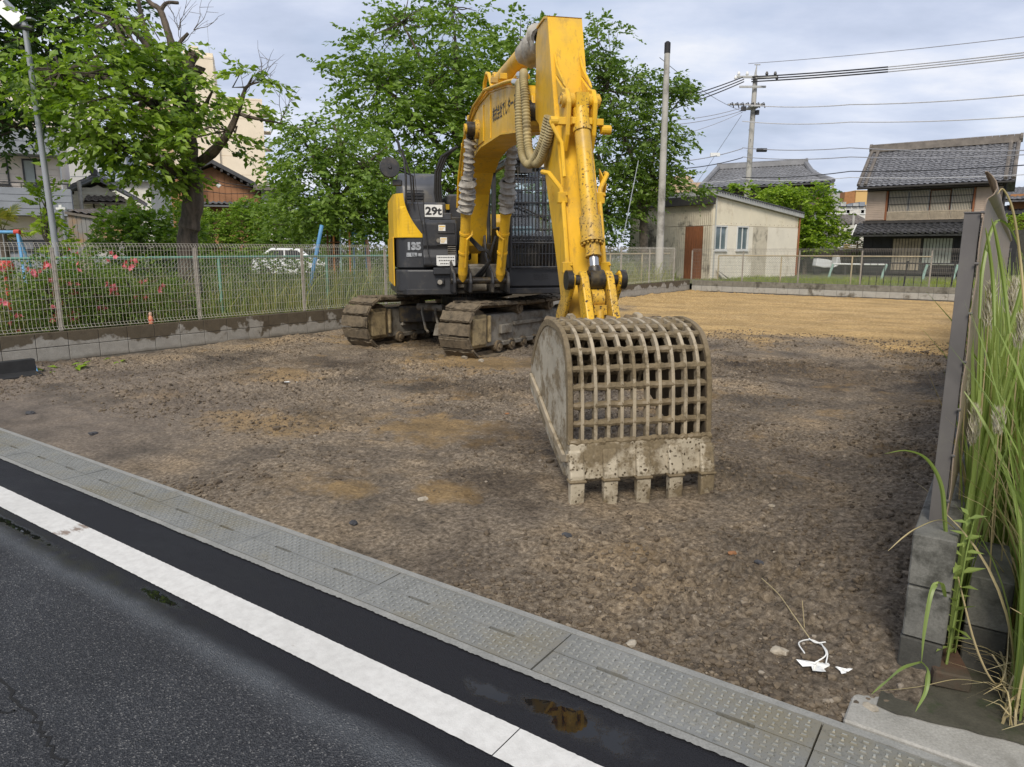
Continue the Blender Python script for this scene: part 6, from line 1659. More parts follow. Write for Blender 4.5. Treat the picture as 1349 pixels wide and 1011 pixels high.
def grass_right(r, n):
    e = r.uniform(-.03, .5, n) ; nn = 3.35 + 2.8 * r.random(n); p = enxy(e, nn); return np.concatenate([p, np.full((n, 1), .02)], 1)
grass_field('tall_grass', grass_right, 2200, 1.30, .011, MAT['blade_green'], 61, None, .16)
grass_field('dry_grass', grass_right, 900, .95, .007, MAT['blade_dry'], 62, None, .22)
def verge(r, n):
    e = .45 + 7 * r.random(n) ** 1.4; nn = 3.1 + 16 * r.random(n) ** 1.3; p = enxy(e, nn); return np.concatenate([p, np.full((n, 1), .02)], 1)
grass_field('verge_grass', verge, 9000, .55, .013, MAT['weed'], 64, None, .5)
def straw(r, n):
    e = r.uniform(.13, .6, n); nn = 2.60 + .5 * r.random(n); p = enxy(e, nn); return np.concatenate([p, np.full((n, 1), .02)], 1)
grass_field('straw_litter', straw, 650, .20, .007, MAT['blade_dry'], 63, None, 1.3)
# silvergrass plumes
for k, (u, v, Y, hh) in enumerate([(1262, 470, 2.75, .17), (1304, 405, 2.6, .15), (1335, 395, 2.7, .13), (1284, 565, 2.55, .14), (1344, 440, 2.5, .12), (1272, 515, 2.7, .10), (1316, 560, 2.4, .08)]):
    p0 = RG_inv @ site(u, v, Y); r2 = np.random.default_rng(70 + k); n = 320
    t = r2.random(n); pos = np.array([p0.x, p0.y, p0.z])[None] + np.stack([r2.normal(0, .006, n), r2.normal(0, .006, n), (t - .5) * hh], -1)
    d = unit(np.stack([r2.normal(-.10, .13, n), r2.normal(0, .13, n), .6 + .4 * r2.random(n)], -1))
    V_, F_ = leaves(pos, d, (.022 + .030 * (1 - np.abs(t - .4))) * r2.uniform(.7, 1.2, n), r2, width=.055)
    link('plume', raw_mesh('plume', V_, F_, MAT['plume']), RG, 'stuff')
    MB().tube([(p0.x + .05, p0.y + .03, .1), (p0.x + .02, p0.y + .01, p0.z * .6), (p0.x, p0.y, p0.z)], [.003, .0025, .002], 5).build('stalk', MAT['blade_dry'], RG)
# leafy weed in the gap between the two block stacks
wb = en(-0.045, 2.78, 0.02)
wd = thing('leafy_weed', 'leafy green weed growing in the gap between the block wall end and the block pillar', 'weed', wb, ROAD_RZ)
MB().tube([(0, 0, 0), (.01, 0, .25), (.02, -.01, .5), (.03, 0, .62)], [.005, .004, .003, .002], 6).build('stem', MAT['blade_green'], wd)
lf = raw_mesh('leaf', LEAF_V * np.array([.75, 1, 1]), LEAF_F, MAT['blade_green'])
for k in range(30):
    z = .10 + .55 * (k / 30) ** .8; a = k * 2.4 + random.uniform(-.6, .6)
    o = link('leaf', lf, wd, loc=(.02 * z, 0, z), rot=(.9 * random.random() - .1, random.uniform(-.4, .4), a)); o.scale = (.085 * random.uniform(.6, 1.2) * (1.1 - .5 * k / 30),) * 3

# ------------------------------------------------------------------ buildings
MAT['tile'] = M_plain('grey_roof_tile', (0.15, 0.15, 0.158), 0.5, 0.42, 7.0, 0.2, 20, dirt=(0.26, 0.26, 0.265), dirt_amt=0.35, dirt_scale=7)
MAT['tile_pale'] = M_plain('pale_roof_tile', (0.175, 0.175, 0.18), 0.5, 0.25, 1.2, 0.2, 20)
MAT['tile_dark'] = M_plain('dark_roof_tile', (0.060, 0.060, 0.063), 0.5, 0.3, 3, 0.2, 20)
MAT['tile_brown'] = M_plain('brown_roof_tile', (0.145, 0.125, 0.105), 0.7, 0.35, 3, 0.3, 20)
MAT['dark_wood'] = M_plain('dark_timber', (0.038, 0.034, 0.031), 0.75, 0.3, 5, 0.2, 30)
MAT['black_wood'] = M_plain('charred_timber', (0.019, 0.019, 0.021), 0.7, 0.3, 5, 0.2, 30)
MAT['taupe'] = M_plain('taupe_plaster', (0.105, 0.092, 0.074), 0.9, 0.15, 2)
MAT['salmon'] = M_plain('salmon_shutter', (0.44, 0.345, 0.27), 0.6, 0.1, 3)
MAT['slat_wood'] = M_plain('weathered_slats', (0.36, 0.30, 0.22), 0.8, 0.25, 5)
MAT['shoji'] = M_plain('pale_screen', (0.72, 0.65, 0.52), 0.8, 0.14, 1.5)
MAT['pale_slat'] = M_plain('pale_grey_slats', (0.40, 0.42, 0.36), 0.7, 0.2, 4)
MAT['cream'] = M_plain('cream_wall', (0.76, 0.655, 0.50), 0.85, 0.05, 0.8, dirt=(0.45, 0.38, 0.28), dirt_amt=0.12, dirt_scale=0.6)
MAT['peach'] = M_plain('peach_and_shaded_cream', (0.50, 0.36, 0.235), 0.85, 0.06, 0.8)
MAT['siding'] = M_plain('pink_cream_siding', (0.76, 0.665, 0.56), 0.8, 0.07, 2)
MAT['parapet'] = M_plain('grey_cladding', (0.25, 0.265, 0.29), 0.7, 0.12, 2)
MAT['shed_cream'] = M_plain('cream_sheet_wall', (0.72, 0.645, 0.49), 0.7, 0.07, 1.3, dirt=(0.50, 0.42, 0.30), dirt_amt=0.2, dirt_scale=1.1)
MAT['shed_lower'] = M_plain('cream_lower_sheet', (0.74, 0.68, 0.56), 0.7, 0.07, 1.3, dirt=(0.48, 0.41, 0.30), dirt_amt=0.2, dirt_scale=1.4)
t_m = NT('mildewed_corrugated'); pz = t_m.xyz(t_m.pos())
bands = t_m.math('ADD', t_m.math('MULTIPLY', t_m.noise(0.85, 5, .6), 0.9), t_m.math('MULTIPLY', t_m.noise(6, 4, .6), .25))
col_ = t_m.mix(t_m.ramp(bands, [(0.60, 0.0), (0.74, 1.0)]), t_m.ramp(t_m.noise(3, 5), [(.3, (.48, .42, .32)), (.7, (.60, .54, .42))]), (.10, .088, .068))
t_m.set('Base Color', col_); t_m.set('Roughness', .8); MAT['mildew'] = t_m.m
MAT['door_wood'] = M_plain('rust_brown_door', (0.235, 0.085, 0.032), 0.7, 0.3, 5, 0.2, 30, stretch=(6, 6, .5))
MAT['white_frame'] = M_plain('white_frame', (0.66, 0.66, 0.63), 0.5, 0.06, 5)
MAT['zinc'] = M_plain('zinc_edge', (0.40, 0.40, 0.38), 0.5, 0.15, 3)
MAT['brown_wall'] = M_plain('brown_board_wall', (0.34, 0.165, 0.080), 0.8, 0.12, 1.5)
MAT['white_wall'] = M_plain('off_white_wall', (0.60, 0.585, 0.53), 0.85, 0.08, 1.2, dirt=(0.40, 0.37, 0.32), dirt_amt=0.25, dirt_scale=0.8)
MAT['clap'] = M_plain('cream_clapboard', (0.78, 0.74, 0.62), 0.8, 0.08, 2)
MAT['grey_wall'] = M_plain('pale_grey_wall', (0.44, 0.43, 0.41), 0.85, 0.06, 0.7)
MAT['yellow_wall'] = M_plain('ochre_yellow_wall', (0.58, 0.375, 0.145), 0.85, 0.05, 0.5)
MAT['blue_roof'] = M_plain('blue_grey_roof', (0.235, 0.26, 0.295), 0.6, 0.12, 1)
MAT['rust_sheet'] = M_plain('rusting_sheet', (0.20, 0.195, 0.185), 0.7, 0.2, 1.4, 0.2, 20, dirt=(0.30, 0.175, 0.07), dirt_amt=0.55, dirt_scale=1.2)
MAT['orange_wood'] = M_plain('orange_board', (0.33, 0.15, 0.055), 0.75, 0.15, 3)
MAT['pole'] = M_plain('concrete_pole', (0.40, 0.385, 0.35), 0.9, 0.12, 2, 0.2, 30, dirt=(0.17, 0.16, 0.14), dirt_amt=0.35, dirt_scale=1.5)
MAT['galv'] = M_plain('galvanised_pole', (0.33, 0.345, 0.365), 0.45, 0.08, 3, metal=0.25)

def tile_roof(parent, p00, p10, p01, p11, mat, pitch=.25, row=.21, amp=.030, name='roof_tiles'):
    """Wavy tiles between eave p00-p10 and ridge p01-p11, each course stepped over the next."""
    p00, p10, p01, p11 = map(Vector, (p00, p10, p01, p11))
    W_ = (p10 - p00).length; S_ = (p01 - p00).length; nc = max(4, round(W_ / pitch)); nr_ = max(3, round(S_ / row))
    nrm = (p10 - p00).cross(p01 - p00).normalized()
    if nrm.z < 0: nrm = -nrm
    sub = 6; V_ = []; F_ = []
    prof = [(.0, .0), (.16, .8), (.34, 1.0), (.50, .55), (.70, 0.02), (.88, -.1)]
    cols = [(i + q[0], q[1]) for i in range(nc) for q in prof] + [(nc, 0)]
    K = len(cols)
    for j in range(nr_):
        for (tt, lift) in ((j / nr_, amp * 1.0), ((j + 1) / nr_, 0.0)):
            for cx, w in cols:
                s = cx / nc
                p = (p00 * (1 - s) + p10 * s) * (1 - tt) + (p01 * (1 - s) + p11 * s) * tt + nrm * (w * amp * 1.2 + lift + .01 + .006 * math.sin(cx * 7.3 + j * 3.1))
                V_.append(p[:])
        o = j * 2 * K
        for i in range(K - 1): F_.append((o + i, o + i + 1, o + K + i + 1, o + K + i))
        if j:
            for i in range(K - 1): F_.append((o - K + i, o - K + i + 1, o + i + 1, o + i))
    o = 0
    mb = MB(); mb.add(V_, F_)
    th = .10
    mb.add([p00 - nrm * th, p10 - nrm * th, p11 - nrm * th, p01 - nrm * th, p00, p10, p11, p01], [(0, 1, 2, 3), (0, 4, 5, 1), (1, 5, 6, 2), (3, 2, 6, 7), (0, 3, 7, 4)])
    return mb.build(name, mat, parent, kind='stuff')
def ridge(parent, a, b, mat, w=.30, h=.34, name='ridge'):
    a, b = Vector(a), Vector(b); L = (b - a).length; n = int(L / .28); d = (b - a) / L; s = Vector((-d.y, d.x, 0)).normalized()
    mb = MB()
    mb.add([a - s * w * .5, a + s * w * .5, b + s * w * .5, b - s * w * .5, a - s * w * .4 + Vector((0, 0, h * .7)), a + s * w * .4 + Vector((0, 0, h * .7)), b + s * w * .4 + Vector((0, 0, h * .7)), b - s * w * .4 + Vector((0, 0, h * .7))], [(0, 1, 2, 3), (4, 5, 6, 7), (0, 1, 5, 4), (1, 2, 6, 5), (2, 3, 7, 6), (3, 0, 4, 7)])
    for k in range(n):
        p = a + d * (k + .5) * L / n + Vector((0, 0, h * .72)); mb.tube([p - d * L / n * .48, p + d * L / n * .48], w * .26, 6)
    o = mb.build(name, mat, parent)
    for e in (a, b):
        q = e + Vector((0, 0, h * .5)); MB().tube([q - d * .06, q + d * .06], w * .62, 10).build('ridge_end', mat, parent)
    return o
def window(parent, x0, x1, z0, z1, y, fr=.05, mat_f=None, mat_g=None, mull=1, depth=.08, name='window'):
    mf = mat_f or MAT['white_frame']; mg = mat_g or MAT['window_glass']
    mb = MB(); mb.box((x0, y - depth * .5, z0), (x0 + fr, y + depth, z1)).box((x1 - fr, y - depth * .5, z0), (x1, y + depth, z1)).box((x0 + fr, y - depth * .5, z0), (x1 - fr, y + depth, z0 + fr)).box((x0 + fr, y - depth * .5, z1 - fr), (x1 - fr, y + depth, z1))
    mb.box((x0 - .04, y - depth, z0 - .05), (x1 + .04, y + depth, z0 - .002))
    w = mb.build(name, mf, parent)
    for k in range(mull + 1):
        a = x0 + fr + (x1 - x0 - 2 * fr) * k / (mull + 1); b = x0 + fr + (x1 - x0 - 2 * fr) * (k + 1) / (mull + 1)
        yy = y + .01 + .02 * (k % 2)
        MB().box((a, yy, z0 + fr), (b, yy + .012, z1 - fr)).build('pane', mg, w)
        if k: MB().box((a - .028, yy - .04, z0 + fr), (a + .028, yy - .002, z1 - fr)).build('sash', mf, w)
    return w
def zat(v, Y): return site(CX, v, Y).z

# --- cream shed with mildewed corrugated end
P1 = site(937, 330, 31.0); P2 = site(1049, 330, 35.2)
S = thing('shed', 'cream sheet-metal shed with sloping roof, two windows and a mildewed corrugated end', 'shed', (P1.x, P1.y, .25), math.atan2(P2.y - P1.y, P2.x - P1.x))
SL = math.hypot(P2.x - P1.x, P2.y - P1.y); h0, h1 = zat(258, 31) - .25, zat(287, 35.2) - .25
zs = 2.36
MB().prism([(0, 0.0), (SL, .15), (SL, h1), (0, h0)], lambda p, q, a: (p, a, q), .03, 4.6).build('wall', MAT['shed_cream'], S)
def hh(x): return h0 + (h1 - h0) * x / SL
nst = 5
for k in range(nst):
    a, b = SL * k / nst + .008, SL * (k + 1) / nst - .008
    MB().prism([(a, zs + .02), (b, zs + .02), (b, hh(b) - .03), (a, hh(a) - .03)], lambda p, q, y: (p, y, q), 0, .026).build('panel', MAT['shed_cream'], S)
for a, b, mm in ((.0, .14, 'shed_lower'), (1.07, 1.74, 'shed_lower'), (2.67, 3.02, 'shed_lower'), (3.04, 4.2, 'mildew'), (4.22, SL, 'shed_lower')):
    MB().box((a, -.012, .05), (b, .026, zs)).build('panel', MAT[mm], S)
for x0 in (.16, 1.76):
    MB().box((x0, -.012, .05), (x0 + .89, .026, 1.22)).build('panel', MAT['shed_lower'], S)
    window(S, x0 + .0, x0 + .88, 1.30, zs - .0, -.01)
sc_ = MB()
for k in range(18): sc_.tube([(SL * (k + .5) / 18, -.012, zs + .10), (SL * (k + .5) / 18, .0, zs + .10)], .014, 5)
sc_.build('screw_heads', MAT['rust'], S, kind='stuff')
rfm = MB()
rfm.prism([(-.12, h0 + .02), (SL + .22, h1 - .02), (SL + .22, h1 + .16), (-.12, h0 + .20)], lambda p, q, a: (p, a, q), -.16, 4.8); rfm.build('roof', MAT['zinc'], S)
co_ = MB()
for k in range(38):
    x = -.12 + (SL + .3) * (k + .5) / 38; z = h0 + .21 + (h1 - h0) * (x + .12) / (SL + .34); co_.tube([(x, -.22, z), (x, 4.85, z)], .042, 6)
co_.build('roof_corrugation', MAT['tile_dark'], S, kind='stuff')
MB().tube([(SL + .04, -.05, .1), (SL + .04, -.05, h1)], .045, 8).build('downpipe', MAT['door_wood'], S); MB().tube([(.16, -.03, .1), (.16, -.03, h0)], .035, 8).build('downpipe', MAT['zinc'], S)
# corrugated end wall runs back from the corner
ew = MB()
def corr(x0, x1, z0, z1, nm, mt):
    n = int((x1 - x0) / .05); vs = []; fs = []
    for i in range(n + 1):
        y = x0 + (x1 - x0) * i / n; xx = -.03 - (.022 if i % 2 else 0)
        vs += [(xx, y, z0), (xx, y, z1)]
        if i: fs.append((2 * i - 2, 2 * i, 2 * i + 1, 2 * i - 1))
    MB().add(vs, fs).build(nm, mt, S)
corr(.02, 4.7, zs, h0 - .35, 'corrugated_sheet', MAT['mildew'])
corr(.02, .42, .0, zs - .02, 'corrugated_sheet', MAT['mildew']); corr(1.42, 4.7, .0, zs - .02, 'corrugated_sheet', MAT['mildew'])
dr = MB().box((-.06, .46, .0), (-.02, 1.38, zs - .03)).build('door', MAT['door_wood'], S)
for k in range(5): MB().box((-.07, .48 + k * .18, .02), (-.062, .64 + k * .18, zs - .05)).build('plank', MAT['door_wood'], dr)
MB().box((-.30, -.1, h0 - .36), (.0, 4.8, h0 + .0)).build('eave_board', MAT['dark_wood'], S)
MB().add([(.35, -.9, .02), (1.1, -.2, .02), (.35, -.03, .5)], [(0, 1, 2)]).build('sheet', MAT['tile_dark'], S)

# --- timber house with tiled roof on the right
HL = site(1136, 330, 36.0); hz = lambda v: zat(v, 36.0)
Hs = thing('timber_house', 'two-storey dark timber house with grey tiled roof, shutters and lattice windows', 'house', (HL.x, HL.y, 0), ROAD_RZ)
W_ = 5.6; ze = hz(247); zm = hz(302); D_ = 5.0
MB().box((0, .06, 0.3), (W_, D_, ze + .15)).build('wall', MAT['black_wood'], Hs)
MB().box((-.02, -.02, hz(253)), (W_ + .02, .058, ze + .02)).build('frieze', MAT['taupe'], Hs)
zr = hz(191); tile_roof(Hs, (-.35, -.75, ze - .05), (W_ + .35, -.75, ze - .05), (-.35, 2.3, zr - .1), (W_ + .35, 2.3, zr - .1), MAT['tile'])
tile_roof(Hs, (W_ + .35, 5.4, ze - .05), (-.35, 5.4, ze - .05), (W_ + .35, 2.3, zr - .1), (-.35, 2.3, zr - .1), MAT['tile'])
ridge(Hs, (-.38, 2.3, zr - .1), (W_ + .38, 2.3, zr - .1), MAT['tile_brown'], .34, .42)
for x in (-.32, -.02, W_ - .0, W_ + .30):
    mb = MB()
    for k in range(14):
        q = k / 14; y = -.75 + 3.05 * q; z = ze - .05 + (zr - .1 - ze + .05) * q + .08; mb.tube([(x, y, z + .02), (x, y + .2, z + .17)], .085, 6)
    mb.build('verge_tiles', MAT['tile_brown'], Hs, kind='stuff')
MB().prism([(-.7, ze - .2), (2.3, zr - .25), (5.3, ze - .2)], lambda p, q, a: (a, p, q), .1, W_ - .1).build('gable', MAT['dark_wood'], Hs)
gt = MB().tube([(-.35, -.82, ze - .10), (W_ + .35, -.82, ze - .10)], .055, 8).build('gutter', MAT['dark_wood'], Hs)
zc0, zc1 = hz(291), hz(253.5)
for x0, x1 in ((.02, .86), (W_ - 1.05, W_ - .05)):
    shb = MB().box((x0, -.16, zc0), (x1, .05, zc1)).build('shutter_box', MAT['salmon'], Hs)
    nb2 = 15
    for k in range(nb2):
        z = zc0 + .04 + (zc1 - zc0 - .08) * k / nb2
        MB().box((x0 + .03, -.185, z), (x1 - .03, -.162, z + (zc1 - zc0 - .08) / nb2 - .02)).build('slat', MAT['salmon'], shb)
for a, b in ((.87, .95), (W_ - 1.14, W_ - 1.06)): MB().box((a, -.18, zc0), (b, .05, zc1)).build('frame_post', MAT['door_wood'], Hs)
x0, x1 = .96, W_ - 1.15
for k in range(4):
    a, b = x0 + (x1 - x0) * k / 4, x0 + (x1 - x0) * (k + 1) / 4
    w = MB().box((a + .01, .0, zc0 + .02), (a + .06, .05, zc1)).box((b - .06, .0, zc0 + .02), (b - .01, .05, zc1)).box((a, 0, zc1 - .06), (b, .05, zc1 - .005)).build('window', MAT['door_wood'] if k == 2 else MAT['white_frame'], Hs)
    MB().box((a + .06, -.012, zc0 + .05), (b - .06, .045, zc1 - .06)).build('pane', MAT['shoji'], w)
lt = MB()
nl = 56
for k in range(nl): x = x0 + (x1 - x0) * (k + .5) / nl; lt.box((x - .009, -.05, zc0 + .40), (x + .009, -.03, zc1))
for z in (.35, .68): lt.box((x0, -.065, zc0 + .40 + (zc1 - zc0 - .40) * z - .013), (x1, -.052, zc0 + .40 + (zc1 - zc0 - .40) * z + .013))
lt.build('lattice', MAT['dark_wood'], Hs, kind='stuff')
rl = MB()
for k in range(nl): x = x0 + (x1 - x0) * (k + .5) / nl; rl.box((x - .024, -.16, zc0 + .02), (x + .024, -.13, zc0 + .34))
rl.box((x0, -.18, zc0 + .34), (x1, -.11, zc0 + .40)); rl.box((x0, -.18, zc0 - .02), (x1, -.11, zc0 + .02)); rl.build('balustrade', MAT['slat_wood'], Hs, kind='stuff')
MB().box((-.05, -.28, zc0 - .16), (W_ + .05, .05, zc0 - .04)).build('sill_beam', MAT['dark_wood'], Hs)
tile_roof(Hs, (-.3, -1.25, zm - .30), (W_ - .6, -1.25, zm - .30), (-.3, .0, zm + .26), (W_ - .6, .0, zm + .26), MAT['tile_dark'], .30, .3, .05, 'canopy_tiles')
ends = MB()
for k in range(21): ends.tube([(-.2 + k * .29, -1.30, zm - .24), (-.2 + k * .29, -1.0, zm - .10)], .075, 8)
ends.build('canopy_end_tiles', MAT['tile_dark'], Hs, kind='stuff')
MB().tube([(-.2, -1.1, zm + .2), (-.32, -1.3, zm - .32)], .03, 6).build('downpipe', MAT['white_frame'], Hs)
g1 = hz(313)
for a, b, mm in ((1.35, 2.55, 'slat_wood'), (2.65, 3.85, 'pale_slat')):
    w = MB().box((a - .05, -.02, .4), (b + .05, .05, g1)).build('door', MAT['dark_wood'], Hs)
    for k in range(9): MB().box((a + (b - a) * k / 9 + .015, -.06, .9 if mm == 'pale_slat' else .6), (a + (b - a) * (k + 1) / 9 - .015, -.025, g1 - .08)).build('slat', MAT[mm], w)
for k in range(6): MB().box((4.1 + k * .38, .03, .4), (4.44 + k * .38, .055, g1 + .1)).build('board', MAT['black_wood'], Hs)
for k in range(3): MB().box((.05 + k * .40, .03, .4), (.42 + k * .40, .055, g1 + .1)).build('board', MAT['black_wood'], Hs)
mt_ = MB(); mt_.box((5.05, -.08, hz(323)), (5.2, .02, hz(316))); mt_.tube([(5.12, -.04, hz(316)), (5.12, -.04, hz(312))], .03, 6); mt_.box((5.08, -.07, hz(333)), (5.19, .02, hz(328))); mt_.build('meter', MAT['white_frame'], Hs)
MB().tube([(W_ + .05, -.1, .3), (W_ + .05, -.1, ze)], .04, 6).build('downpipe', MAT['dark_wood'], Hs)
# neighbour at the frame's edge
NB = site(1322, 330, 40)
nbh = thing('orange_house', 'orange-boarded house with tiled lean-to behind the curled steel screen', 'house', (NB.x, NB.y, 0), ROAD_RZ)
MB().box((0, .3, .2), (6, 4, 4.6)).build('wall', MAT['orange_wood'], nbh)
for k in range(16): MB().box((k * .37 + .01, .26, 1.6), (k * .37 + .35, .298, 3.5)).build('board', MAT['orange_wood'], nbh)
tile_roof(nbh, (-.4, -.6, zat(282, 40) - .1), (6, -.6, zat(282, 40) - .1), (-.4, 1.0, zat(270, 40)), (6, 1.0, zat(270, 40)), MAT['tile_dark'], name='lean_to_tiles')
tile_roof(nbh, (-.5, -.4, zat(262, 40) - .1), (6.5, -.4, zat(262, 40) - .1), (-.5, 2.6, zat(243, 40)), (6.5, 2.6, zat(243, 40)), MAT['tile'])
sw = MB().box((-1, -4.5, .0), (9, -4.1, zat(303, 36))).build('stone_wall', MAT['dark_block'], None, loc=(NB.x, NB.y, 0), rot=(0, 0, ROAD_RZ)); tag(sw, 'dark stone garden wall below the orange-boarded house', 'wall')
bsh = site(1342, 300, 36); hedge('clipped_bush', 'small clipped light bush on the stone wall by the orange-boarded house', 'bush', (bsh.x + .3, bsh.y + .4, zat(303, 36)), (1.4, .8, .7), MAT['leaf_lime'], MAT['bark'], 220, .11, 77, 0, 3)

# --- old hip-gable house behind the shed
OL = site(925, 330, 46.0)
oz = lambda v: zat(v, 46)
oh = thing('tiled_house', 'old house with broad pale grey hip-and-gable tiled roof rising behind the cream shed', 'house', (OL.x, OL.y, 0), R(-12))
ow = (1070 - 925) / FPX * 46
MB().box((.5, .6, .3), (ow - .5, 6, oz(243) + .1)).build('wall', MAT['taupe'], oh)
tile_roof(oh, (-.3, -.2, oz(249)), (ow + .2, -.2, oz(243)), (.9, 3.0, oz(217)), (ow - .75, 3.0, oz(213)), MAT['tile_pale'], .34, .3)
tile_roof(oh, (ow + .2, -.2, oz(245) - .1), (ow + 1.0, 6.2, oz(251) - .1), (ow - .75, 2.2, oz(228)), (ow - .7, 4.0, oz(228)), MAT['tile_pale'], .34, .3)
ridge(oh, (.9, 3.0, oz(217)), (ow - .75, 3.0, oz(213)), MAT['tile_pale'], .34, .40)
for (a, b) in (((.9, 2.9, oz(217)), (-.3, -.2, oz(249))), ((ow - .8, 2.9, oz(214)), (ow - .6, 1.2, oz(232))), ((ow - .6, 1.2, oz(232)), (ow + .3, -.2, oz(244)))):
    MB().tube([Vector(a) + Vector((0, 0, .1)), Vector(b) + Vector((0, 0, .1))], .16, 8).build('hip_tiles', MAT['tile_pale'], oh)
MB().prism([(2.2, oz(228)), (3.0, oz(215)), (4.0, oz(228))], lambda p, q, a: (a, p, q), ow - .9, ow - .8).build('gable', MAT['dark_wood'], oh)
MB().box((ow + .3, 1.0, oz(278)), (ow + 1.0, 3.5, oz(256))).build('balcony', MAT['zinc'], oh)
MB().tube([(ow + .5, .8, 1), (ow + .5, .8, oz(243))], .07, 8).build('vent_pipe', MAT['pole'], oh)
pch = site(905, 300, 60); pk2 = thing('beige_house', 'distant beige house with rounded parapet behind the concrete pole', 'house', (pch.x, pch.y, 0), 0)
MB().prism([(-3, 0), (3, 0), (3, zat(240, 60)), (.4, zat(240, 60)), (.1, zat(232, 60)), (-.7, zat(230, 60)), (-1.6, zat(235, 60)), (-3, zat(238, 60))], lambda p, q, a: (p, a, q), 0, 5).build('wall', MAT['peach'], pk2)
MB().box((-2.4, -.06, zat(250, 60)), (-1.4, -.01, zat(243, 60))).build('window', MAT['dark_glass'], pk2)
# --- far roofs in the gap
def far_block(name, label, u0, u1, v1, Y, dep, mat, rz=0.0, cat='building'):
    a = site(u0, 330, Y); b = site(u1, 330, Y); o = thing(name, label, cat, (a.x, a.y, 0), rz)
    MB().box((0, 0, 0), (b.x - a.x, dep, zat(v1, Y))).build('wall', mat, o)
    return o, b.x - a.x
o, w = far_block('yellow_building', 'plain ochre-yellow building far off in the gap by the timber house', 1121, 1150, 252, 95, 10, MAT['yellow_wall'])
MB().box((-1.4, .1, 0), (-.01, 9.9, zat(253, 95))).build('side_wall', MAT['orange_wood'], o); MB().box((-.1, -.1, zat(252, 95) + .002), (w + .1, 10, zat(251, 95))).build('coping', MAT['yellow_wall'], o)
o, w = far_block('flat_house', 'long low cream house with solar panels beneath the yellow building', 1084, 1141, 273, 80, 8, MAT['white_wall'])
for k in range(7): MB().box((k * w / 7 + .05, -.3, zat(272, 80) + .002), ((k + 1) * w / 7 - .05, 2.4, zat(270, 80) + .14 * (k % 3))).build('roof_panel', MAT['blue_roof'] if k % 2 else MAT['zinc'], o)
for k in range(3): window(o, .6 + k * 1.6, 1.5 + k * 1.6, zat(282, 80), zat(276, 80), -.01, .06, None, MAT['dark_glass'])
o, w = far_block('dark_roof_house', 'low house with dark brown roof standing in the gap before the cream house', 1096, 1140, 294, 60, 6, MAT['white_wall'])
tile_roof(o, (-.4, -.5, zat(296, 60)), (w + .4, -.5, zat(296, 60)), (-.2, 2.5, zat(281, 60)), (w + .2, 2.5, zat(281, 60)), MAT['tile_brown'], .35, .4, .03); MB().tube([(1.2, -.8, 0), (1.2, -.8, zat(281, 60))], .1, 8).build('post', MAT['pole'], o)
o, w = far_block('corrugated_shed', 'white corrugated shed wall with a white notice board in the gap', 1103, 1140, 297, 48, 4, MAT['white_wall'], 0, 'shed')
cs_ = MB(); n = 26
vs = []; fs = []
for i in range(n + 1):
    x = w * i / n; vs += [(x, -.04 - (.05 if i % 2 else 0), .3), (x, -.04 - (.05 if i % 2 else 0), zat(298, 48))]
    if i: fs.append((2 * i - 2, 2 * i, 2 * i + 1, 2 * i - 1))
cs_.add(vs, fs).build('corrugated_sheet', MAT['white_wall'], o)
nt = MB().box((.15, -.16, zat(326, 48)), (.95, -.12, zat(318, 48))).build('notice_board', MAT['white_plate'], o)
ni = MB()
for r_i in range(2):
    for k in range(7): ni.box((.21 + k * .10, -.168, zat(320.5 + r_i * 3.6, 48) - .035), (.275 + k * .10, -.162, zat(320.5 + r_i * 3.6, 48) + .035))
ni.build('print', MAT['blue_ink'], nt)
gw_ = thing('garden_wall', 'low brown-grey garden wall behind the scooter and the grass', 'wall', tuple(site(1060, 330, 41))[:2] + (0,), ROAD_RZ * .4)
MB().box((-1, 0, 0), (6, .3, zat(330, 41))).build('wall', MAT['taupe'], gw_)
MB().box((-1.05, -.05, zat(330, 41) + .002), (6.05, .35, zat(327, 41))).build('coping', MAT['grey_wall'], gw_)
# hill
hm = []; n = 40; hf = []
cx_, cy_ = site(1098, 330, 260).x, 260
Vh = []
for i in range(60):
    for j in range(12):
        x = -80 + 160 * i / 59; y = -30 + 60 * j / 11
        z = max(0, 22 * math.exp(-(x / 34) ** 2 - (y / 26) ** 2)) + 1.6 * random.random() - 1
        Vh.append((cx_ - 8 + x, cy_ + y, z))
for i in range(59):
    for j in range(11): a = i * 12 + j; hf.append((a, a + 12, a + 13, a + 1))
MB().add(Vh, hf).build('hill', MAT['hill'], kind='structure', smooth=True)
r_ = np.random.default_rng(99); nH = 900; tx = r_.uniform(-60, 60, nH); ty = r_.uniform(-28, 0, nH); tz = 22 * np.exp(-(tx / 34) ** 2 - (ty / 26) ** 2)
V_, F_ = scatter(rock_template(77, 1), np.stack([cx_ - 8 + tx, cy_ + ty, tz], -1), r_.uniform(1.0, 2.2, (nH, 3)), r_.random(nH) * 6)
link('hill_forest', raw_mesh('hill_forest', V_, F_, MAT['leaf_dark']), None, 'stuff')

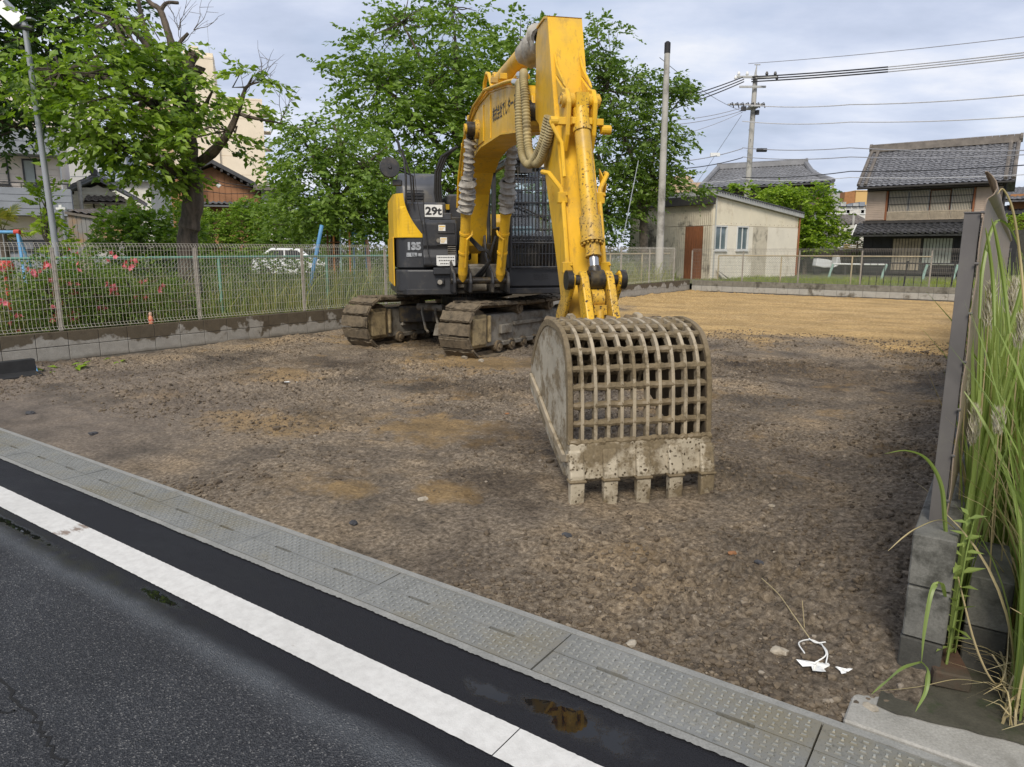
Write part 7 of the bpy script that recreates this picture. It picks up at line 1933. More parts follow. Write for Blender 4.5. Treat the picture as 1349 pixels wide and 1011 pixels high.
# --- cream apartment tower
YT = 115.0
AT_ = site(240, 330, YT); a_ = thing('apartment_tower', 'tall cream apartment tower with balconies down its edge, behind the cherry', 'building', (AT_.x, AT_.y, 0), R(19))
k72 = YT / FPX / 1.0; az = lambda v: zat(v, YT)
w1_ = 56 * k72 * .96; w2_ = 114 * k72 * .96
MB().box((0, 0, 0), (w1_, 9, az(70))).build('stair_tower', MAT['cream'], a_); MB().box((w1_ + .003, .45, 0), (w2_, 18, az(122))).build('wall', MAT['cream'], a_)
MB().box((2.4, 1, az(70)), (5.1, 5, az(62))).box((3.2, 1.2, az(62)), (4.6, 4, az(55))).box((5.4, .6, az(70)), (6.7, 5, az(64))).build('roof_house', MAT['cream'], a_)
MB().box((-.06, -.06, az(70) - .003 - .35), (w1_ - .003, -.003, az(70) - .05)).build('parapet', MAT['cream'], a_)
for k in range(1, 9):                                            # cast floor joints
    z = k * 2.9 + 2
    if z < az(122): MB().box((w1_ + .02, .435, z - .02), (w2_ - .02, .448, z + .02)).build('floor_joint', MAT['peach'], a_)
mb = MB().box((-4.6, 2.0, 0), (-.003, 16, az(126))).build('gallery_wing', MAT['peach'], a_)  # shadow side of the cream tower, its shade painted as peach
for k in range(9):
    z0 = 1.0 + k * 2.7
    if z0 + 2.4 < az(126): MB().box((-4.5, 1.93, z0 + 1.0), (-.2, 1.998, z0 + 2.3)).build('gallery_opening', MAT['taupe'], a_)
for k in range(7):
    z0 = az(213) + (k - 2) * 2.72
    if z0 > az(134): break
    bal = MB().box((w2_ + .003, 1.0, z0 - .14), (w2_ + 1.1, 4.2, z0)).build('balcony', MAT['cream'], a_)
    rr_ = MB()
    for q in range(6): rr_.box((w2_ + .1 + q * .18, 1.02, z0 + .002), (w2_ + .13 + q * .18, 1.05, z0 + 1.1))
    rr_.box((w2_ + .02, 1.0, z0 + 1.1), (w2_ + 1.1, 1.06, z0 + 1.16)); rr_.box((w2_ + 1.04, 1.0, z0 + .002), (w2_ + 1.08, 4.2, z0 + 1.05)); rr_.build('railing', MAT['grey_wall'], bal)
MB().tube([(6.2, 1, az(66)), (6.2, 1, az(20))], .03, 5).tube([(2.8, 2, az(62)), (2.8, 2, az(42))], .02, 5).build('antenna', MAT['galv'], a_)
# --- pale grey block and blue-grey roofs behind the garden
o, w = far_block('grey_block', 'plain pale grey block of flats behind the little gabled house', 62, 131, 120, 62, 1.4, MAT['grey_wall'])
for k in range(9): MB().box((.02, -.02, 2 + k * 1.9), (w - .02, -.002, 2.04 + k * 1.9)).build('floor_joint', MAT['parapet'], o)
MB().box((w + .003, .2, 0), (w + .55, 1.3, zat(130, 62))).build('side_bay', MAT['white_wall'], o)
o, w = far_block('blue_roof_house', 'house with blue-grey sheet roof glimpsed under the cherry boughs', 138, 205, 236, 50, 7, MAT['white_wall'])
MB().prism([(-.5, zat(240, 50)), (3.4, zat(212, 50)), (7.4, zat(240, 50))], lambda p, q, a: (a, p, q), -.4, w + .4).build('roof', MAT['blue_roof'], o)
for k in range(12): MB().tube([(-.3 + k * (w + .6) / 11, -.5, zat(240, 50) + .03), (-.3 + k * (w + .6) / 11, 3.4, zat(212, 50) + .05)], .035, 5).build('roof_seam', MAT['blue_roof'], o)
o, w = far_block('parapet_house', 'grey-clad house with dark band beside the pale block of flats', 132, 178, 205, 56, 2, MAT['parapet'])
MB().box((-.1, -.1, zat(236, 56)), (w + .1, -.003, zat(234, 56))).build('band', MAT['dark_wood'], o); window(o, w * .2, w * .6, zat(232, 56), zat(222, 56), -.02)
# --- house with balconies at the left edge
LR = site(88, 330, 33); lw = 4.36; LH = Vector((LR.x - lw * math.cos(R(28)), LR.y - lw * math.sin(R(28)), 0)); lz = lambda v: zat(v, 33)
lh_ = thing('balcony_house', 'pink-cream sided house with grey clad balconies behind the lamp pole', 'house', (LH.x, LH.y, 0), R(28))
MB().box((0, 1.2, 0), (lw, 8, lz(100))).build('wall', MAT['siding'], lh_)
for (va, vb) in ((245, 205), (172, 138)):
    n = 5; z0, z1 = lz(va), lz(vb)
    for k in range(n): MB().box((.0, 1.165, z0 + (z1 - z0) * k / n + .012), (lw + .02, 1.198, z0 + (z1 - z0) * (k + 1) / n - .004)).build('siding_board', MAT['siding'], lh_)
for (va, vb, x1, nm) in ((205, 172, lw + .05, 'a'), (285, 249, lw + .40, 'b')):
    z0, z1 = lz(va), lz(vb); n = 4
    pb2 = MB().box((-.1, 0.05, z0), (x1, 1.16, z0 + .12)).build('balcony', MAT['parapet'], lh_)
    MB().box((-.1, .06, z0 + .12), (x1, .14, z1)).box((x1 - .09, .14, z0 + .12), (x1, 1.16, z1)).build('parapet', MAT['parapet'], pb2)
    for k in range(n): MB().box((-.1, .02, z0 + (z1 - z0) * k / n + .01), (x1 + .015, .058, z0 + (z1 - z0) * (k + 1) / n - .01)).build('cladding_board', MAT['parapet'], pb2)
    rl_ = MB().tube([(-.1, .1, z1 + .22), (x1, .1, z1 + .22)], .03, 6)
    for k in range(8): rl_.tube([(x1 - k * .9 - .05, .1, z1), (x1 - k * .9 - .05, .1, z1 + .22)], .02, 5)
    rl_.build('railing', MAT['black'], pb2)
px_ = lambda u: (u + 70) / 158 * lw
window(lh_, px_(36), px_(70), lz(244), lz(208), 1.15, .07, MAT['black'], MAT['frosted'], 1)
window(lh_, px_(-30), px_(17), lz(244), lz(204), 1.15, .07, MAT['black'], MAT['frosted'], 1)
window(lh_, px_(-20), px_(30), lz(172), lz(140), 1.15, .07, MAT['black'], MAT['dark_glass'], 1)
MB().tube([(lw + .04, 1.1, .3), (lw + .04, 1.1, lz(205))], .04, 6).build('downpipe', MAT['white_frame'], lh_)
MB().box((0, 1.1, 0.2), (lw, 1.19, lz(318))).build('ground_floor', MAT['parapet'], lh_)
window(lh_, px_(0), px_(60), lz(330), lz(316), 1.08, .06, MAT['black'], MAT['dark_glass'], 2)
# --- little gabled house and rusty shed
GH = site(97, 330, 38); gz = lambda v: zat(v, 38); gx = lambda u: (u - 97) * 38 / FPX * 1.02
gh = thing('gabled_house', 'little cream clapboard house with grey tiled gable over the rusty shed', 'house', (GH.x, GH.y, 0), R(22))
MB().prism([(gx(100), .2), (gx(164), .2), (gx(164), gz(262)), (gx(131), gz(243)), (gx(100), gz(258))], lambda p, q, a: (p, a, q), .05, 7).build('wall', MAT['clap'], gh)
for k in range(9):
    z = gz(290) + k * .19
    xr = 2.62 - max(0, (z - gz(262)) * 1.55) if z > gz(262) else 2.68; xl = max(.14, .14 + (z - gz(258)) * 2.0)
    if xr - xl > .3: MB().box((xl, .0, z), (xr, .046, z + .16)).build('clapboard', MAT['clap'], gh)
rf = MB()
for (a, b) in (((gx(131), gz(236)), (gx(172), gz(262))), ((gx(131), gz(236)), (gx(88), gz(260)))):
    rf.prism([(a[0], a[1]), (b[0], b[1]), (b[0], b[1] + .2), (a[0], a[1] + .22)], lambda p, q, y: (p, y, q), -.6, 7)
rf.build('roof', MAT['parapet'], gh)
tile_roof(gh, (gx(88), 7, gz(256) + .05), (gx(88), -.7, gz(256) + .05), (gx(131), 7, gz(230)), (gx(131), -.7, gz(230)), MAT['tile'], .3, .28)
tile_roof(gh, (gx(172), -.7, gz(259) + .05), (gx(172), 7, gz(259) + .05), (gx(131), -.7, gz(230)), (gx(131), 7, gz(230)), MAT['tile'], .3, .28)
ridge(gh, (gx(131), -.75, gz(231)), (gx(131), 7, gz(231)), MAT['tile_dark'], .3, .3)
MB().tube([(gx(114), -.8, .3), (gx(114), -.8, gz(240))], .10, 8).build('vent_pipe', MAT['pole'], gh)
tile_roof(gh, (gx(117), -.9, gz(267)), (gx(163), -.9, gz(267)), (gx(118), -.02, gz(258)), (gx(160), -.02, gz(258)), MAT['tile_brown'], .3, .3, .05, 'canopy_tiles')
window(gh, gx(124), gx(152), gz(276), gz(266), -.0, .07, MAT['dark_wood'], MAT['dark_glass'], 1)
RS = site(94, 330, 29); rz_ = lambda v: zat(v, 29)
rs = thing('rusty_shed', 'rust-streaked grey board shed with mossy tile roof below the gabled house', 'shed', (RS.x, RS.y, 0), R(14))
for k in range(13): MB().box((k * .16 + .005, 0, .2), (k * .16 + .152, .04, rz_(279) - .045 * k)).build('board', MAT['rust_sheet'], rs)
MB().box((0, .045, .2), (2.08, 3, rz_(296))).build('wall', MAT['rust_sheet'], rs)
tile_roof(rs, (-.05, -.12, rz_(279)), (2.3, -.12, rz_(292)), (.6, 2.6, rz_(272)), (2.6, 2.6, rz_(281)), MAT['tile_brown'], .28, .3, .04)
gwl = thing('board_fence', 'low grey board fence running behind the azaleas to the cherry trunk', 'fence', tuple(site(120, 330, 22))[:2] + (.3,), R(2))
for k in range(13): MB().box((k * .22 + .004, 0, 0), (k * .22 + .214, .03, 1.27 + .01 * (k % 3))).build('board', MAT['grey_wall'] if k % 5 else MAT['parapet'], gwl)
# --- brown gable house behind the cherry
BG = site(262, 330, 41); bz = lambda v: zat(v, 41); bxx = lambda u: (u - 262) * 41 / FPX * 1.02
bg = thing('brown_house', 'brown boarded gable-end house with a flat white annex below the apartment tower', 'house', (BG.x, BG.y, 0), R(20))
MB().prism([(-1.2, .2), (bxx(340), .2), (bxx(340), bz(252)), (bxx(285), bz(219)), (bxx(235), bz(240)), (-1.2, bz(240))], lambda p, q, a: (p, a, q), .05, 6).build('wall', MAT['brown_wall'], bg)
for k in range(11):
    x = bxx(263) + k * .32; zt = bz(221) - abs(x - bxx(285)) * .60
    MB().box((x, .0, bz(268)), (x + .30, .046, zt - .12)).build('board', MAT['brown_wall'], bg)
rf = MB(); rf.prism([(bxx(285), bz(216)), (bxx(337), bz(246)), (bxx(337), bz(246) + .22), (bxx(285), bz(216) + .24)], lambda p, q, y: (p, y, q), -.7, 6.5); rf.prism([(bxx(285), bz(216)), (bxx(245), bz(238)), (bxx(245), bz(238) + .22), (bxx(285), bz(216) + .24)], lambda p, q, y: (p, y, q), -.7, 6.5); rf.build('roof', MAT['tile_dark'], bg)
for k in range(7):
    q = (k + .5) / 7; x = bxx(285) + (bxx(337) - bxx(285)) * q; z = bz(216) + (bz(246) - bz(216)) * q - .12; MB().box((x - .06, -.68, z - .05), (x + .06, 0, z + .07)).build('rafter', MAT['dark_wood'], bg)
tile_roof(bg, (bxx(262), -1.0, bz(271)), (bxx(340), -1.0, bz(271)), (bxx(262), .0, bz(266)), (bxx(340), .0, bz(266)), MAT['tile_pale'], .3, .3, .05, 'canopy_tiles')
MB().box((bxx(341), -.4, .2), (bxx(380), 4, bz(250))).build('annex', MAT['white_wall'], bg); MB().box((bxx(332), -1.0, bz(250) + .003), (bxx(384), 4.2, bz(244))).build('annex_roof', MAT['tile_brown'], bg)
MB().tube([(bxx(266), -.6, 0), (bxx(266), -.6, bz(236))], .12, 8).build('post', MAT['pole'], bg)
for k, (va, vb) in enumerate(((232, 246), (236, 250), (252, 254))): MB().tube([(bxx(264), -.75, bz(va)), (bxx(300), -.8, bz((va + vb) / 2 + 3)), (bxx(340), -.75, bz(vb))], .018, 4).build('house_cable', MAT['black'], bg)
MB().tube([(bxx(290), -.85, bz(244)), (bxx(293), -.85, bz(247))], .12, 8).build('junction_box', MAT['white_frame'], bg)

# ------------------------------------------------------------------ poles and cables
cp = site(869, 330, 26.9)
pole1 = thing('concrete_pole', 'bare tapering concrete pole rising beside the roadside tree, no wires on its top', 'utility pole', (cp.x, cp.y, 0))
zt = zat(63, 27.5)
MB().tube([(0, 0, 0), (0, 0, zt - .35)], [.155, .10], 20).build('shaft', MAT['pole'], pole1, smooth=True)
MB().tube([(0, 0, zt - .35), (0, 0, zt)], [.110, .110], 16).tube([(0, 0, zt), (0, 0, zt + .05)], [.105, .05], 16).build('cap', MAT['rubber'], pole1, smooth=True)
pp = site(979, 330, 40)
pole2 = thing('utility_pole', 'grey utility pole with cross-arms and insulators beyond the shed roof', 'utility pole', (pp.x, pp.y, 0))
pz2 = lambda v: zat(v, 40)
MB().tube([(0, 0, 0), (.10, 0, pz2(100))], [.19, .12], 16).build('shaft', MAT['pole'], pole2, smooth=True)
ca = MB()
zx = pz2(103)
ca.box((-.95, -.06, zx), (1.25, .06, zx + .10)); ca.box((-.8, -.3, zx - .55), (.6, -.22, zx - .45)); ca.box((-1.3, -.05, pz2(139)), (.7, .05, pz2(139) + .08)); ca.box((-.2, -.5, pz2(143)), (.3, .5, pz2(141)))
ca.tube([(.10, 0, zx), (.10, 0, pz2(96)), (.14, 0, pz2(86))], [.08, .06, .02], 8); ca.box((.02, -.03, pz2(86)), (.32, .03, pz2(85))); ca.build('cross_arm', MAT['zinc'], pole2)
for x, z in [(-.8, zx + .1), (-.35, zx + .1), (.7, zx + .1), (1.15, zx + .1), (1.25, zx - .1), (-.95, zx - .1)]:
    MB().tube([(x, 0, z), (x, 0, z + .10), (x, 0, z + .22)], [.05, .09, .05], 8).build('insulator', MAT['white_plate'] if x < 0 else MAT['black'], pole2)
eq = MB()
for k in range(7): eq.tube([(-1.2 + k * .28, -.1, pz2(139) + .05), (-1.1 + k * .28, -.15, pz2(136)), (-1.0 + k * .28, -.1, pz2(143))], .03, 5)
eq.box((-.6, -.2, pz2(147)), (-.35, -.05, pz2(141))); eq.box((.2, -.2, pz2(152)), (.36, -.05, pz2(146))); eq.build('cable_gear', MAT['black'], pole2)
for k in range(12): MB().tube([(-.02, -.3 if k % 2 else .3, 2.5 + k * .55), (.0, 0, 2.5 + k * .55)], .014, 5).build('step_bolt', MAT['zinc'], pole2)
def cable(label, pts, r, mat, sag=0.0, n=14):
    ps = []
    for a, b in zip(pts, pts[1:]):
        for i in range(n):
            q = i / n; ps.append(a.lerp(b, q) - Vector((0, 0, sag * 4 * q * (1 - q))))
    ps.append(pts[-1]); mb = MB().tube(ps, r, 5)
    o = mb.build('power_cable', mat, None); tag(o, label, 'cable', 'overhead cables'); return o
MAT['cable_dark'] = M_plain('black_cable', (0.03, 0.03, 0.033), .6, .1); MAT['cable_pale'] = M_plain('weathered_cable', (0.52, 0.52, 0.53), .6, .1); MAT['cable_grey'] = M_plain('grey_cable', (0.30, .30, .32), .6, .1)
for k, (dv, nm) in enumerate(((0, 'uppermost'), (3.2, 'second'), (6.4, 'third'))):
    a = site(990, 101.5 + dv, 40); m_ = site(1170, 88.5 + dv, 34.5); e_ = site(1420, 61 + dv, 28)
    cable(f'{nm} strand of the thick black cable sheath from the pole toward the tiled house', [a, m_], .034, MAT['cable_dark'], .03)
    cable(f'{nm} strand of the pale high cable carrying on from the black sheath', [m_, e_], .028, MAT['cable_pale'], .03)
    b = site(830, 145 + dv * 2.2, 37); cable(f'{nm} of the power cables from the cross-arm toward the roadside tree', [site(980, 101.5 + dv, 40), b], .030, MAT['cable_dark'], .15)
cable('thin topmost earth wire from the pole tip', [site(986, 84, 40), site(1420, 40, 28)], .016, MAT['cable_grey'], .1)
for (vl, vm, vr, r, mm, lab) in ((138, 138, 118, .026, 'cable_pale', 'pale cable with small spacers below the black sheath'), (160, 161, 148, .024, 'cable_pale', 'second pale cable midway between pole gear and roof'), (195, 195, 196, .022, 'cable_grey', 'cable that carries a black splice box beside the pole'), (207, 207, 200, .022, 'cable_grey', 'cable just over the old tiled house roof'), (234, 226, 212, .024, 'cable_dark', 'dark cable crossing the tiled roof of the timber house'), (236, 234, 226, .018, 'cable_pale', 'thin pale cable low over the yellow building')):
    cc = cable(lab, [site(978, vl, 40), site(1120, vm, 35.5), site(1420, vr, 28)], r, MAT[mm], .12)
    for k in range(6):
        p = site(1010 + k * 62, 0, 38); 
sb2 = MB().tube([site(997, 198, 39.3), site(1010, 198, 39.0)], .10, 8).build('splice_box', MAT['cable_dark'], None); tag(sb2, 'black cable splice box hanging beside the utility pole', 'splice box')
MB().tube([site(1003, 195.3, 39.2), site(1003, 197.5, 39.2)], .02, 4).build('hanger', MAT['cable_dark'], sb2)
for (va, vb, r, mm, lab) in ((142, 158, .018, 'cable_grey', 'upper of the grey service wires leaving the pole gear toward the trees'), (146, 165, .018, 'cable_grey', 'middle grey service wire from pole gear toward the trees'), (148, 188, .014, 'cable_grey', 'lowest thin service wire slanting to the trees'), (196, 214, .024, 'cable_grey', 'grey cable over the shed to the trees'), (208, 222, .024, 'cable_dark', 'dark cable low above the shed to the trees'), (236, 232, .016, 'cable_pale', 'pale wire just above the shed roof')):
    cable(lab, [site(978, va, 40), site(840, vb, 36)], r, MAT[mm], .25)
cable('thin stay wire slanting from the pole down behind the shed', [site(977, 152, 40), site(915, 246, 44)], .012, MAT['cable_grey'])
cable('thin wire from the bare concrete pole to the utility pole gear', [site(869, 76, 27.5), site(976, 146, 40)], .012, MAT['cable_grey'], .2)
bxs = MB().cbox(tuple(site(942, 204, 39)), (.5, .12, .18)).build('junction_box', MAT['white_plate'], None); tag(bxs, 'white junction box hung on the cable above the shed', 'junction box')
gy = MB().tube([site(841, 212, 26.8), site(820, 318, 25.2)], .016, 5).build('guy_wire', MAT['galv'], None); tag(gy, 'steel guy wire slanting down through the roadside tree', 'wire')
# lamp pole at the left
lpb = site(76, 330, 11.9); lptop = site(33, 36, 11.7)
lp_ = thing('lamp_pole', 'leaning grey pole with small solar panel and lamp at its head', 'lamp pole', (lpb.x, lpb.y, .3))
d_ = lptop - Vector((lpb.x, lpb.y, .3))
MB().tube([(0, 0, 0), tuple(d_)], [.052, .040], 14).build('shaft', MAT['galv'], lp_, smooth=True)
hd_ = MB(); hd_.tube([tuple(d_), tuple(d_ + Vector((-.04, 0, .13))), tuple(d_ + Vector((-.20, -.1, .35)))], [.06, .052, .036], 10); hd_.box(tuple(d_ + Vector((-.07, -.08, .10))), tuple(d_ + Vector((.16, .04, .12)))); hd_.build('bracket', MAT['galv'], lp_)
MB().box((-.19, -.02, -.11), (.19, .0, .11), Matrix.Translation(d_ + Vector((-.17, -.08, .18))) @ Matrix.Rotation(R(42), 4, 'Y') @ Matrix.Rotation(R(-25), 4, 'X')).build('solar_panel', MAT['white_plate'], lp_)
MB().tube([tuple(d_ + Vector((-.15, -.03, .01))), tuple(d_ + Vector((.14, -.03, -.03)))], .04, 8).build('lamp', MAT['black'], lp_)
sp2 = thing('sensor_post', 'short grey post with white cross-shaped head before the grey balcony', 'post', tuple(site(91, 330, 20))[:2] + (.3,))
MB().tube([(0, 0, 0), (-.08, 0, zat(278, 20) - .3)], .045, 10).build('shaft', MAT['galv'], sp2); MB().cbox((-.08, 0, zat(275, 20) - .3), (.26, .08, .06)).cbox((-.08, 0, zat(274, 20) - .3), (.08, .1, .16)).build('head', MAT['white_plate'], sp2)

# ------------------------------------------------------------------ playground, car, scooter and small things
MAT['blue_paint'] = M_plain('sky_blue_paint', (0.12, 0.33, 0.58), .5, .12, 5, dirt=(.30, .36, .40), dirt_amt=.3); MAT['red_paint'] = M_plain('red_paint', (.56, .06, .045), .5, .12, 5); MAT['orange_paint'] = M_plain('orange_paint', (.52, .20, .05), .6, .15, 5); MAT['mint_paint'] = M_plain('mint_paint', (.34, .50, .44), .6, .12, 5)
sg = thing('swing_frame', 'blue swing frame with red corner joint showing over the park fence', 'swing', tuple(site(26, 330, 15.5))[:2] + (.3,), R(6))
zt = zat(306, 15.5) - .3
MB().tube([(-2.2, 0, zt), (0, 0, zt)], .035, 10).build('top_bar', MAT['blue_paint'], sg); MB().tube([(-.06, 0, zt), (.05, 0, zt)], .055, 10).build('corner_joint', MAT['red_paint'], sg)
for dx, dy in ((.36, -.55), (.10, .55)): MB().tube([(0, 0, zt), (dx, dy, 0)], .032, 8).build('leg', MAT['blue_paint'], sg)
MB().tube([(-.3, 0, zt), (-.3, 0, .5)], .01, 5).tube([(-.7, 0, zt), (-.7, 0, .5)], .01, 5).build('chain', MAT['galv'], sg); MB().box((-.75, -.12, .46), (-.25, .12, .5)).build('swing_seat', MAT['orange_paint'], sg)
sl2 = thing('slanted_pole', 'light blue painted pole leaning over the park weeds', 'pole', tuple(site(398, 330, 16.5))[:2] + (.2,))
p1_ = site(424, 297, 16.8) - sl2.location; MB().tube([(0, 0, 0), tuple(p1_)], .045, 10).build('tube', MAT['blue_paint'], sl2)
for u, mm in ((431, 'orange_paint'), ): pass
cf_ = thing('climbing_frame', 'faded ladder climbing frame with orange and mint posts under the bushy tree', 'climbing frame', tuple(site(440, 330, 19))[:2] + (.3,))
for dx, mm, top in ((-.18, 'rust', 302), (-.02, 'orange_paint', 310), (.16, 'mint_paint', 300), (.40, 'orange_paint', 306)): MB().tube([(dx, 0, 0), (dx, .1, zat(top, 19) - .3)], .025, 8).build('post', MAT[mm], cf_)
for k in range(4): MB().tube([(-.2, .05, .5 + k * .32), (.18, .05, .5 + k * .32)], .014, 6).build('rung', MAT['rust'], cf_)
mbp = thing('monkey_bars', 'blue and pink playground posts standing left of the machine', 'climbing frame', tuple(site(466, 330, 19.5))[:2] + (.3,))
for dx, dy, mm, top in ((0, 0, 'blue_paint', 306), (.38, .1, 'blue_paint', 310), (.46, .0, 'red_paint', 316)): MB().tube([(dx, dy, 0), (dx + (.0 if dx < .3 else -.1), dy, zat(top, 19.5) - .3)], .032 if dx < .4 else .05, 8).build('post', MAT[mm] if mm != 'red_paint' else M_plain('faded_pink', (.50, .27, .20), .6), mbp)
MB().tube([(0, 0, zat(308, 19.5) - .3), (.36, .1, zat(311, 19.5) - .3)], .02, 6).build('top_bar', MAT['blue_paint'], mbp)
ball = thing('play_ball', 'red ball resting on a spring rider post behind the fence', 'ball', tuple(site(6, 352, 10.9)))
bm = bmesh.new(); bmesh.ops.create_uvsphere(bm, u_segments=20, v_segments=12, radius=.13); me = bpy.data.meshes.new('ball'); bm.to_mesh(me); bm.free(); me.polygons.foreach_set('use_smooth', [True] * len(me.polygons)); me.materials.append(MAT['red_paint']); link('shell', me, ball); MB().tube([(0, 0, -1.0), (0, 0, -.12)], .03, 8).build('stem', MAT['red_paint'], ball)
# parked white car seen through the weeds
cr_ = thing('parked_car', 'white car parked beyond the park, windscreen dark, half hidden by weeds', 'car', tuple(site(392, 330, 33))[:2] + (.2,), R(165))
MAT['car_white'] = M_plain('white_car_paint', (.70, .71, .71), .25, .03, 3, spec=.6)
body = [(-1.9, .35), (-1.95, .62), (-1.85, .85), (-1.2, .95), (-.55, 1.42), (.9, 1.46), (1.65, 1.02), (1.9, .95), (1.95, .4), (1.9, .28), (-1.85, .25)]
MB().prism(body, lambda p, q, a: (p, a, q), -.80, .80).build('body', MAT['car_white'], cr_, bevel=.07, seg=3, smooth=True)
MB().prism([(-1.16, .97), (-.55, 1.38), (-.50, 1.37), (-1.08, .96)], lambda p, q, a: (p - .03, a, q + .02), -.66, .66).build('windscreen', MAT['dark_glass'], cr_)
for s in (-1, 1):
    MB().prism([(-.95, .98), (-.48, 1.34), (.15, 1.36), (.15, .98)], lambda p, q, a: (p, a, q), *sorted((s * .79, s * .815))).build('side_window', MAT['dark_glass'], cr_); MB().prism([(.22, .98), (.22, 1.36), (.85, 1.36), (1.35, 1.0)], lambda p, q, a: (p, a, q), *sorted((s * .79, s * .815))).build('side_window', MAT['dark_glass'], cr_)
    for x in (-1.2, 1.2):
        wh = MB().tube([(x, s * .66, .30), (x, s * .84, .30)], .30, 18).build('wheel', MAT['rubber'], cr_, smooth=True); MB().tube([(x, s * .835, .30), (x, s * .85, .30)], .18, 14).build('rim', MAT['zinc'], wh)
    MB().box((-1.93, s * .62 - .14, .66), (-1.84, s * .62 + .14, .80)).build('headlight', MAT['white_plate'], cr_, bevel=.02); MB().cbox((-.85, s * .9, 1.0), (.1, .2, .14)).build('mirror', MAT['car_white'], cr_, bevel=.02)
MB().box((-1.975, -.25, .42), (-1.955, .25, .56)).build('plate', MAT['yellow_clean'], cr_); MB().box((-1.965, -.45, .66), (-1.93, .45, .74)).build('grille', MAT['black'], cr_)
# white scooter on the far grass
sco = thing('scooter', 'white scooter parked on the far grass before the garden wall', 'scooter', tuple(site(1090, 330, 37))[:2] + (.3,), R(15))
MB().prism([(-.75, .45), (-.2, .35), (.15, .38), (.25, .72), (-.1, .8), (-.7, .85)], lambda p, q, a: (p, a, q), -.16, .16).build('body', MAT['car_white'], sco, bevel=.05, seg=2); MB().prism([(.15, .35), (.5, .4), (.75, .62), (.62, 1.0), (.5, 1.0), (.42, .5)], lambda p, q, a: (p, a, q), -.2, .2).build('leg_shield', MAT['car_white'], sco, bevel=.04, seg=2)
MB().box((-.7, -.14, .82), (-.05, .14, .92)).build('seat', MAT['black'], sco, bevel=.03)
for x in (-.55, .75): MB().tube([(x, -.06, .25), (x, .06, .25)], .25, 16).build('wheel', MAT['rubber'], sco)
MB().tube([(.55, -.32, 1.08), (.55, .32, 1.08)], .02, 6).tube([(.6, 0, .8), (.55, 0, 1.08)], .03, 6).build('handlebar', MAT['black'], sco)
for k in range(3):
    pl = MB().box((0, 0, 0), (1.7, .14, .04)).build('plank', M_plain('raw_plank', (.42, .31, .15), .8, .15, 5) if k == 0 else bpy.data.materials['raw_plank'], None, loc=site(1112, 323 + k * 2.3, 36.6 - .05 * k), rot=(0, 0, R(-5 + k)))
    tag(pl, ('top', 'middle', 'bottom')[k] + ' raw timber plank of the little stack on the far grass', 'plank', 'timber planks on the far grass')
pst_ = thing('plank_trestle', 'low dark trestle carrying the raw timber planks on the far grass', 'trestle', tuple(site(1112, 330, 36.5))[:2] + (.3,), R(-5)); MB().box((.1, 0, 0), (.2, .3, .90)).box((1.5, 0, 0), (1.6, .3, .90)).build('leg', MAT['dark_wood'], pst_)
for (u0, u1, Y, lab) in ((1098, 1168, 30.5, 'white pipe barrier with mint legs before the stack of planks'), (1222, 1262, 29.0, 'white pipe barrier with mint leg before the timber house door')):
    a = site(u0, 348, Y); b = site(u1, 350, Y - 1.2); g_ = thing('pipe_barrier', lab, 'barrier', tuple(a)[:2] + (.3,), math.atan2(b.y - a.y, b.x - a.x), 'pipe barriers on the far grass'); L = math.hypot(b.x - a.x, b.y - a.y); z = a.z - .3
    MB().tube([(0, 0, z), (L, 0, z)], .035, 8).build('rail', MAT['white_plate'], g_)
    for x, d in ((0.0, -.1), (L, -.1)): MB().tube([(x, 0, z), (x + d, 0, z * .5), (x + d * 1.6, 0, 0)], .05, 8).build('leg', MAT['mint_paint'], g_)
# tiny doll on the wall, black gutter block, blue-handled tool, string and scraps
dp = en(left_e(0), 0); ft_ = A + AC * along(204, off=0.06) + perp * .06
fg = thing('figurine', 'tiny orange-pink figurine standing on top of the grey block wall', 'figurine', (ft_.x, ft_.y, WTOP))
MB().tube([(0, 0, 0), (0, 0, .04), (0, 0, .10), (0, 0, .125)], [.032, .036, .030, .018], 12).build('body', M_plain('salmon_toy', (.62, .25, .14), .5), fg, smooth=True)
MB().tube([(0, 0, .12), (0, 0, .14), (0, 0, .165), (0, 0, .18)], [.014, .026, .024, .006], 12).build('head', M_plain('skin_toy', (.68, .45, .33), .5), fg, smooth=True); MB().tube([(0, 0, .05), (0, 0, .065)], .037, 12).build('belt', MAT['red_paint'], fg)
gbk = en_thing('rubber_ramp', 'black angular rubber kerb block lying at the foot of the grey block wall', 'kerb block', -9.98, 3.30, .0, R(90))
MB().prism([(0, 0), (.30, 0), (.30, .05), (.12, .07), (.10, .22), (0, .22)], lambda p, q, a: (a, -p, q), -.75, .38).build('block', MAT['rubber'], gbk, bevel=.006); MB().box((-.75, -.004, .145), (.37, .001, .155)).build('seam', MAT['black'], gbk)
bt = en_thing('brush', 'blue-handled brush with white head lying by the black rubber block', 'brush', -9.90, 3.68, .02); MB().tube([(-.03, 0, .16), (.0, 0, .10), (.06, 0, .0)], .014, 8).build('handle', MAT['blue_paint'], bt); MB().cbox((-.04, 0, .05), (.06, .04, .10)).build('head', MAT['white_plate'], bt, bevel=.01)
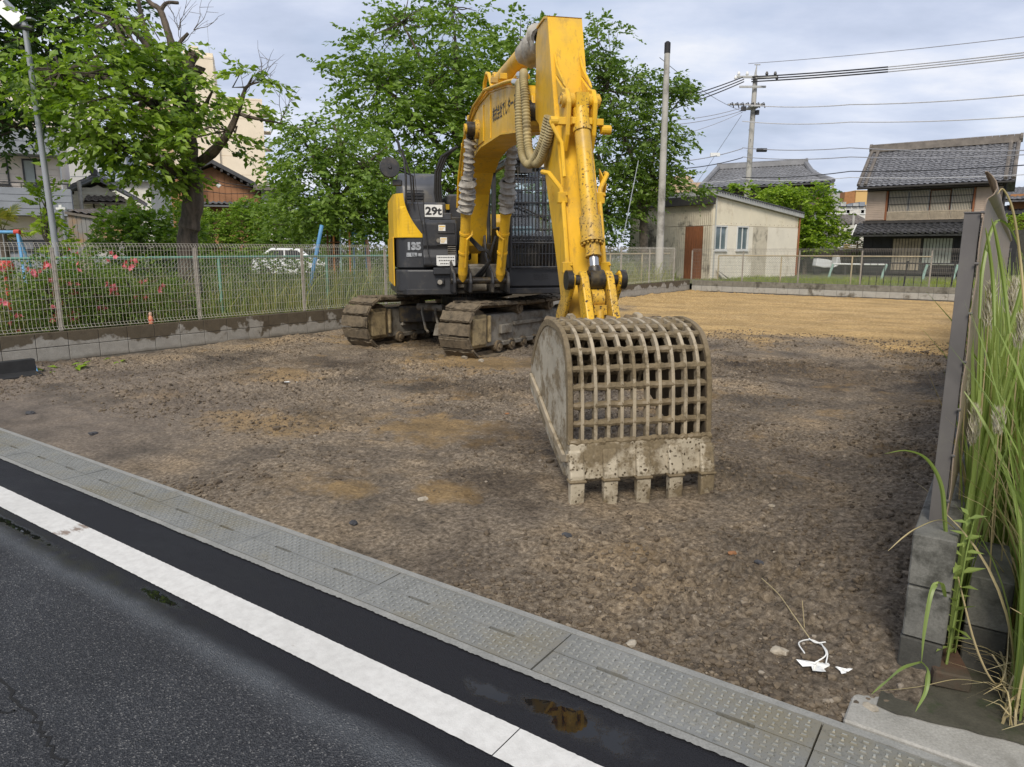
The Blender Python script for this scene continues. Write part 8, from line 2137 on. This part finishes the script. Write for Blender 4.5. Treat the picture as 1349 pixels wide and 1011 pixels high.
# bits of torn leaf lying by the wall
r_ = np.random.default_rng(15)
for k in range(14):
    e_ = -10.1 + .3 * r_.random(); n_ = 3.7 + 1.2 * r_.random()
    o = link('fallen_leaf', raw_mesh('fallen_leaf', LEAF_V * .13, LEAF_F, MAT['leaf_lime']) if k == 0 else bpy.data.objects['fallen_leaf'].data, None, None, None, en(e_, n_, float(soil_z(np.array([e_]), np.array([n_]))[0]) + .02), (r_.normal(0, .3), r_.normal(0, .3), r_.random() * 6)); tag(o, 'torn pale green leaf lying on the soil near the wall and the brush', 'leaf', 'torn leaves by the wall')
st_ = en_thing('white_string', 'tangle of frayed white string lying on the soil near the pad', 'string', -.47, 2.66, .025)
r_ = random.Random(2)
def sg_(e, n): return float(soil_z(np.array([e - .47]), np.array([n + 2.66]))[0])
for pts in ([(-.02, -.03), (-.055, .03), (-.03, .09), (.01, .085), (.05, .02), (.06, -.045)], [(-.03, .085), (.0, .07), (.03, .09)], [(.02, .07), (.05, .0), (.02, -.05)]):
    MB().tube(spline([(x, y, sg_(x, y) - .015 + .012 * r_.random()) for x, y in pts], 6), .0027, 6).build('strand', MAT['white_plate'], st_, smooth=True)
dry = en_thing('dry_stalk', 'thin straw-coloured stalk lying across the soil above the white string', 'stalk', -.47, 2.66, .02)
MB().tube(spline([(-.03, .09, sg_(-.03, .09)), (-.12, .20, sg_(-.12, .2) + .02), (-.22, .36, sg_(-.22, .36) + .02), (-.33, .50, sg_(-.33, .5) + .015)], 5), .0022, 5).tube([(-.06, .14, sg_(-.06, .14) + .01), (-.10, .26, sg_(-.1, .26) + .05)], .0015, 5).build('stem', MAT['blade_dry'], dry)
for j, (e0, n0, s0, lab) in enumerate(((-.44, 2.595, .05, 'crumpled white plastic scrap beside the tangled string'), (-.35, 2.615, .024, 'smaller torn white plastic scrap toward the concrete pad'))):
    mb = MB(); V_ = []; rr = random.Random(j)
    for a in range(12):
        for q in range(3): t = 2 * math.pi * a / 12; rad = s0 * (q / 2) * (1 + .5 * math.sin(3 * t + j) * (q > 0)); V_.append((rad * math.cos(t), rad * .7 * math.sin(t), rr.uniform(0, .4) * s0))
    F_ = [(a * 3 + q, ((a + 1) % 12) * 3 + q, ((a + 1) % 12) * 3 + q + 1, a * 3 + q + 1) for a in range(12) for q in range(2)]
    o = mb.add(V_, F_).build('plastic_scrap', MAT['white_plate'], None, loc=en(e0, n0, float(soil_z(np.array([e0]), np.array([n0]))[0]) + .008)); tag(o, lab, 'plastic scrap', 'white plastic scraps')
g = site(381, 508, 1); k_ = H / (H - g.z); o = MB().add([(-.09, 0, .02), (.02, .03, .03), (.10, .01, .02), (.09, -.02, .02), (-.06, -.03, .025)], [(0, 1, 2, 3, 4)]).build('paper_scrap', MAT['white_plate'], None, loc=(g.x * k_, g.y * k_, .02)); tag(o, 'thin white scrap lying in the open dark soil left of the machine', 'scrap')
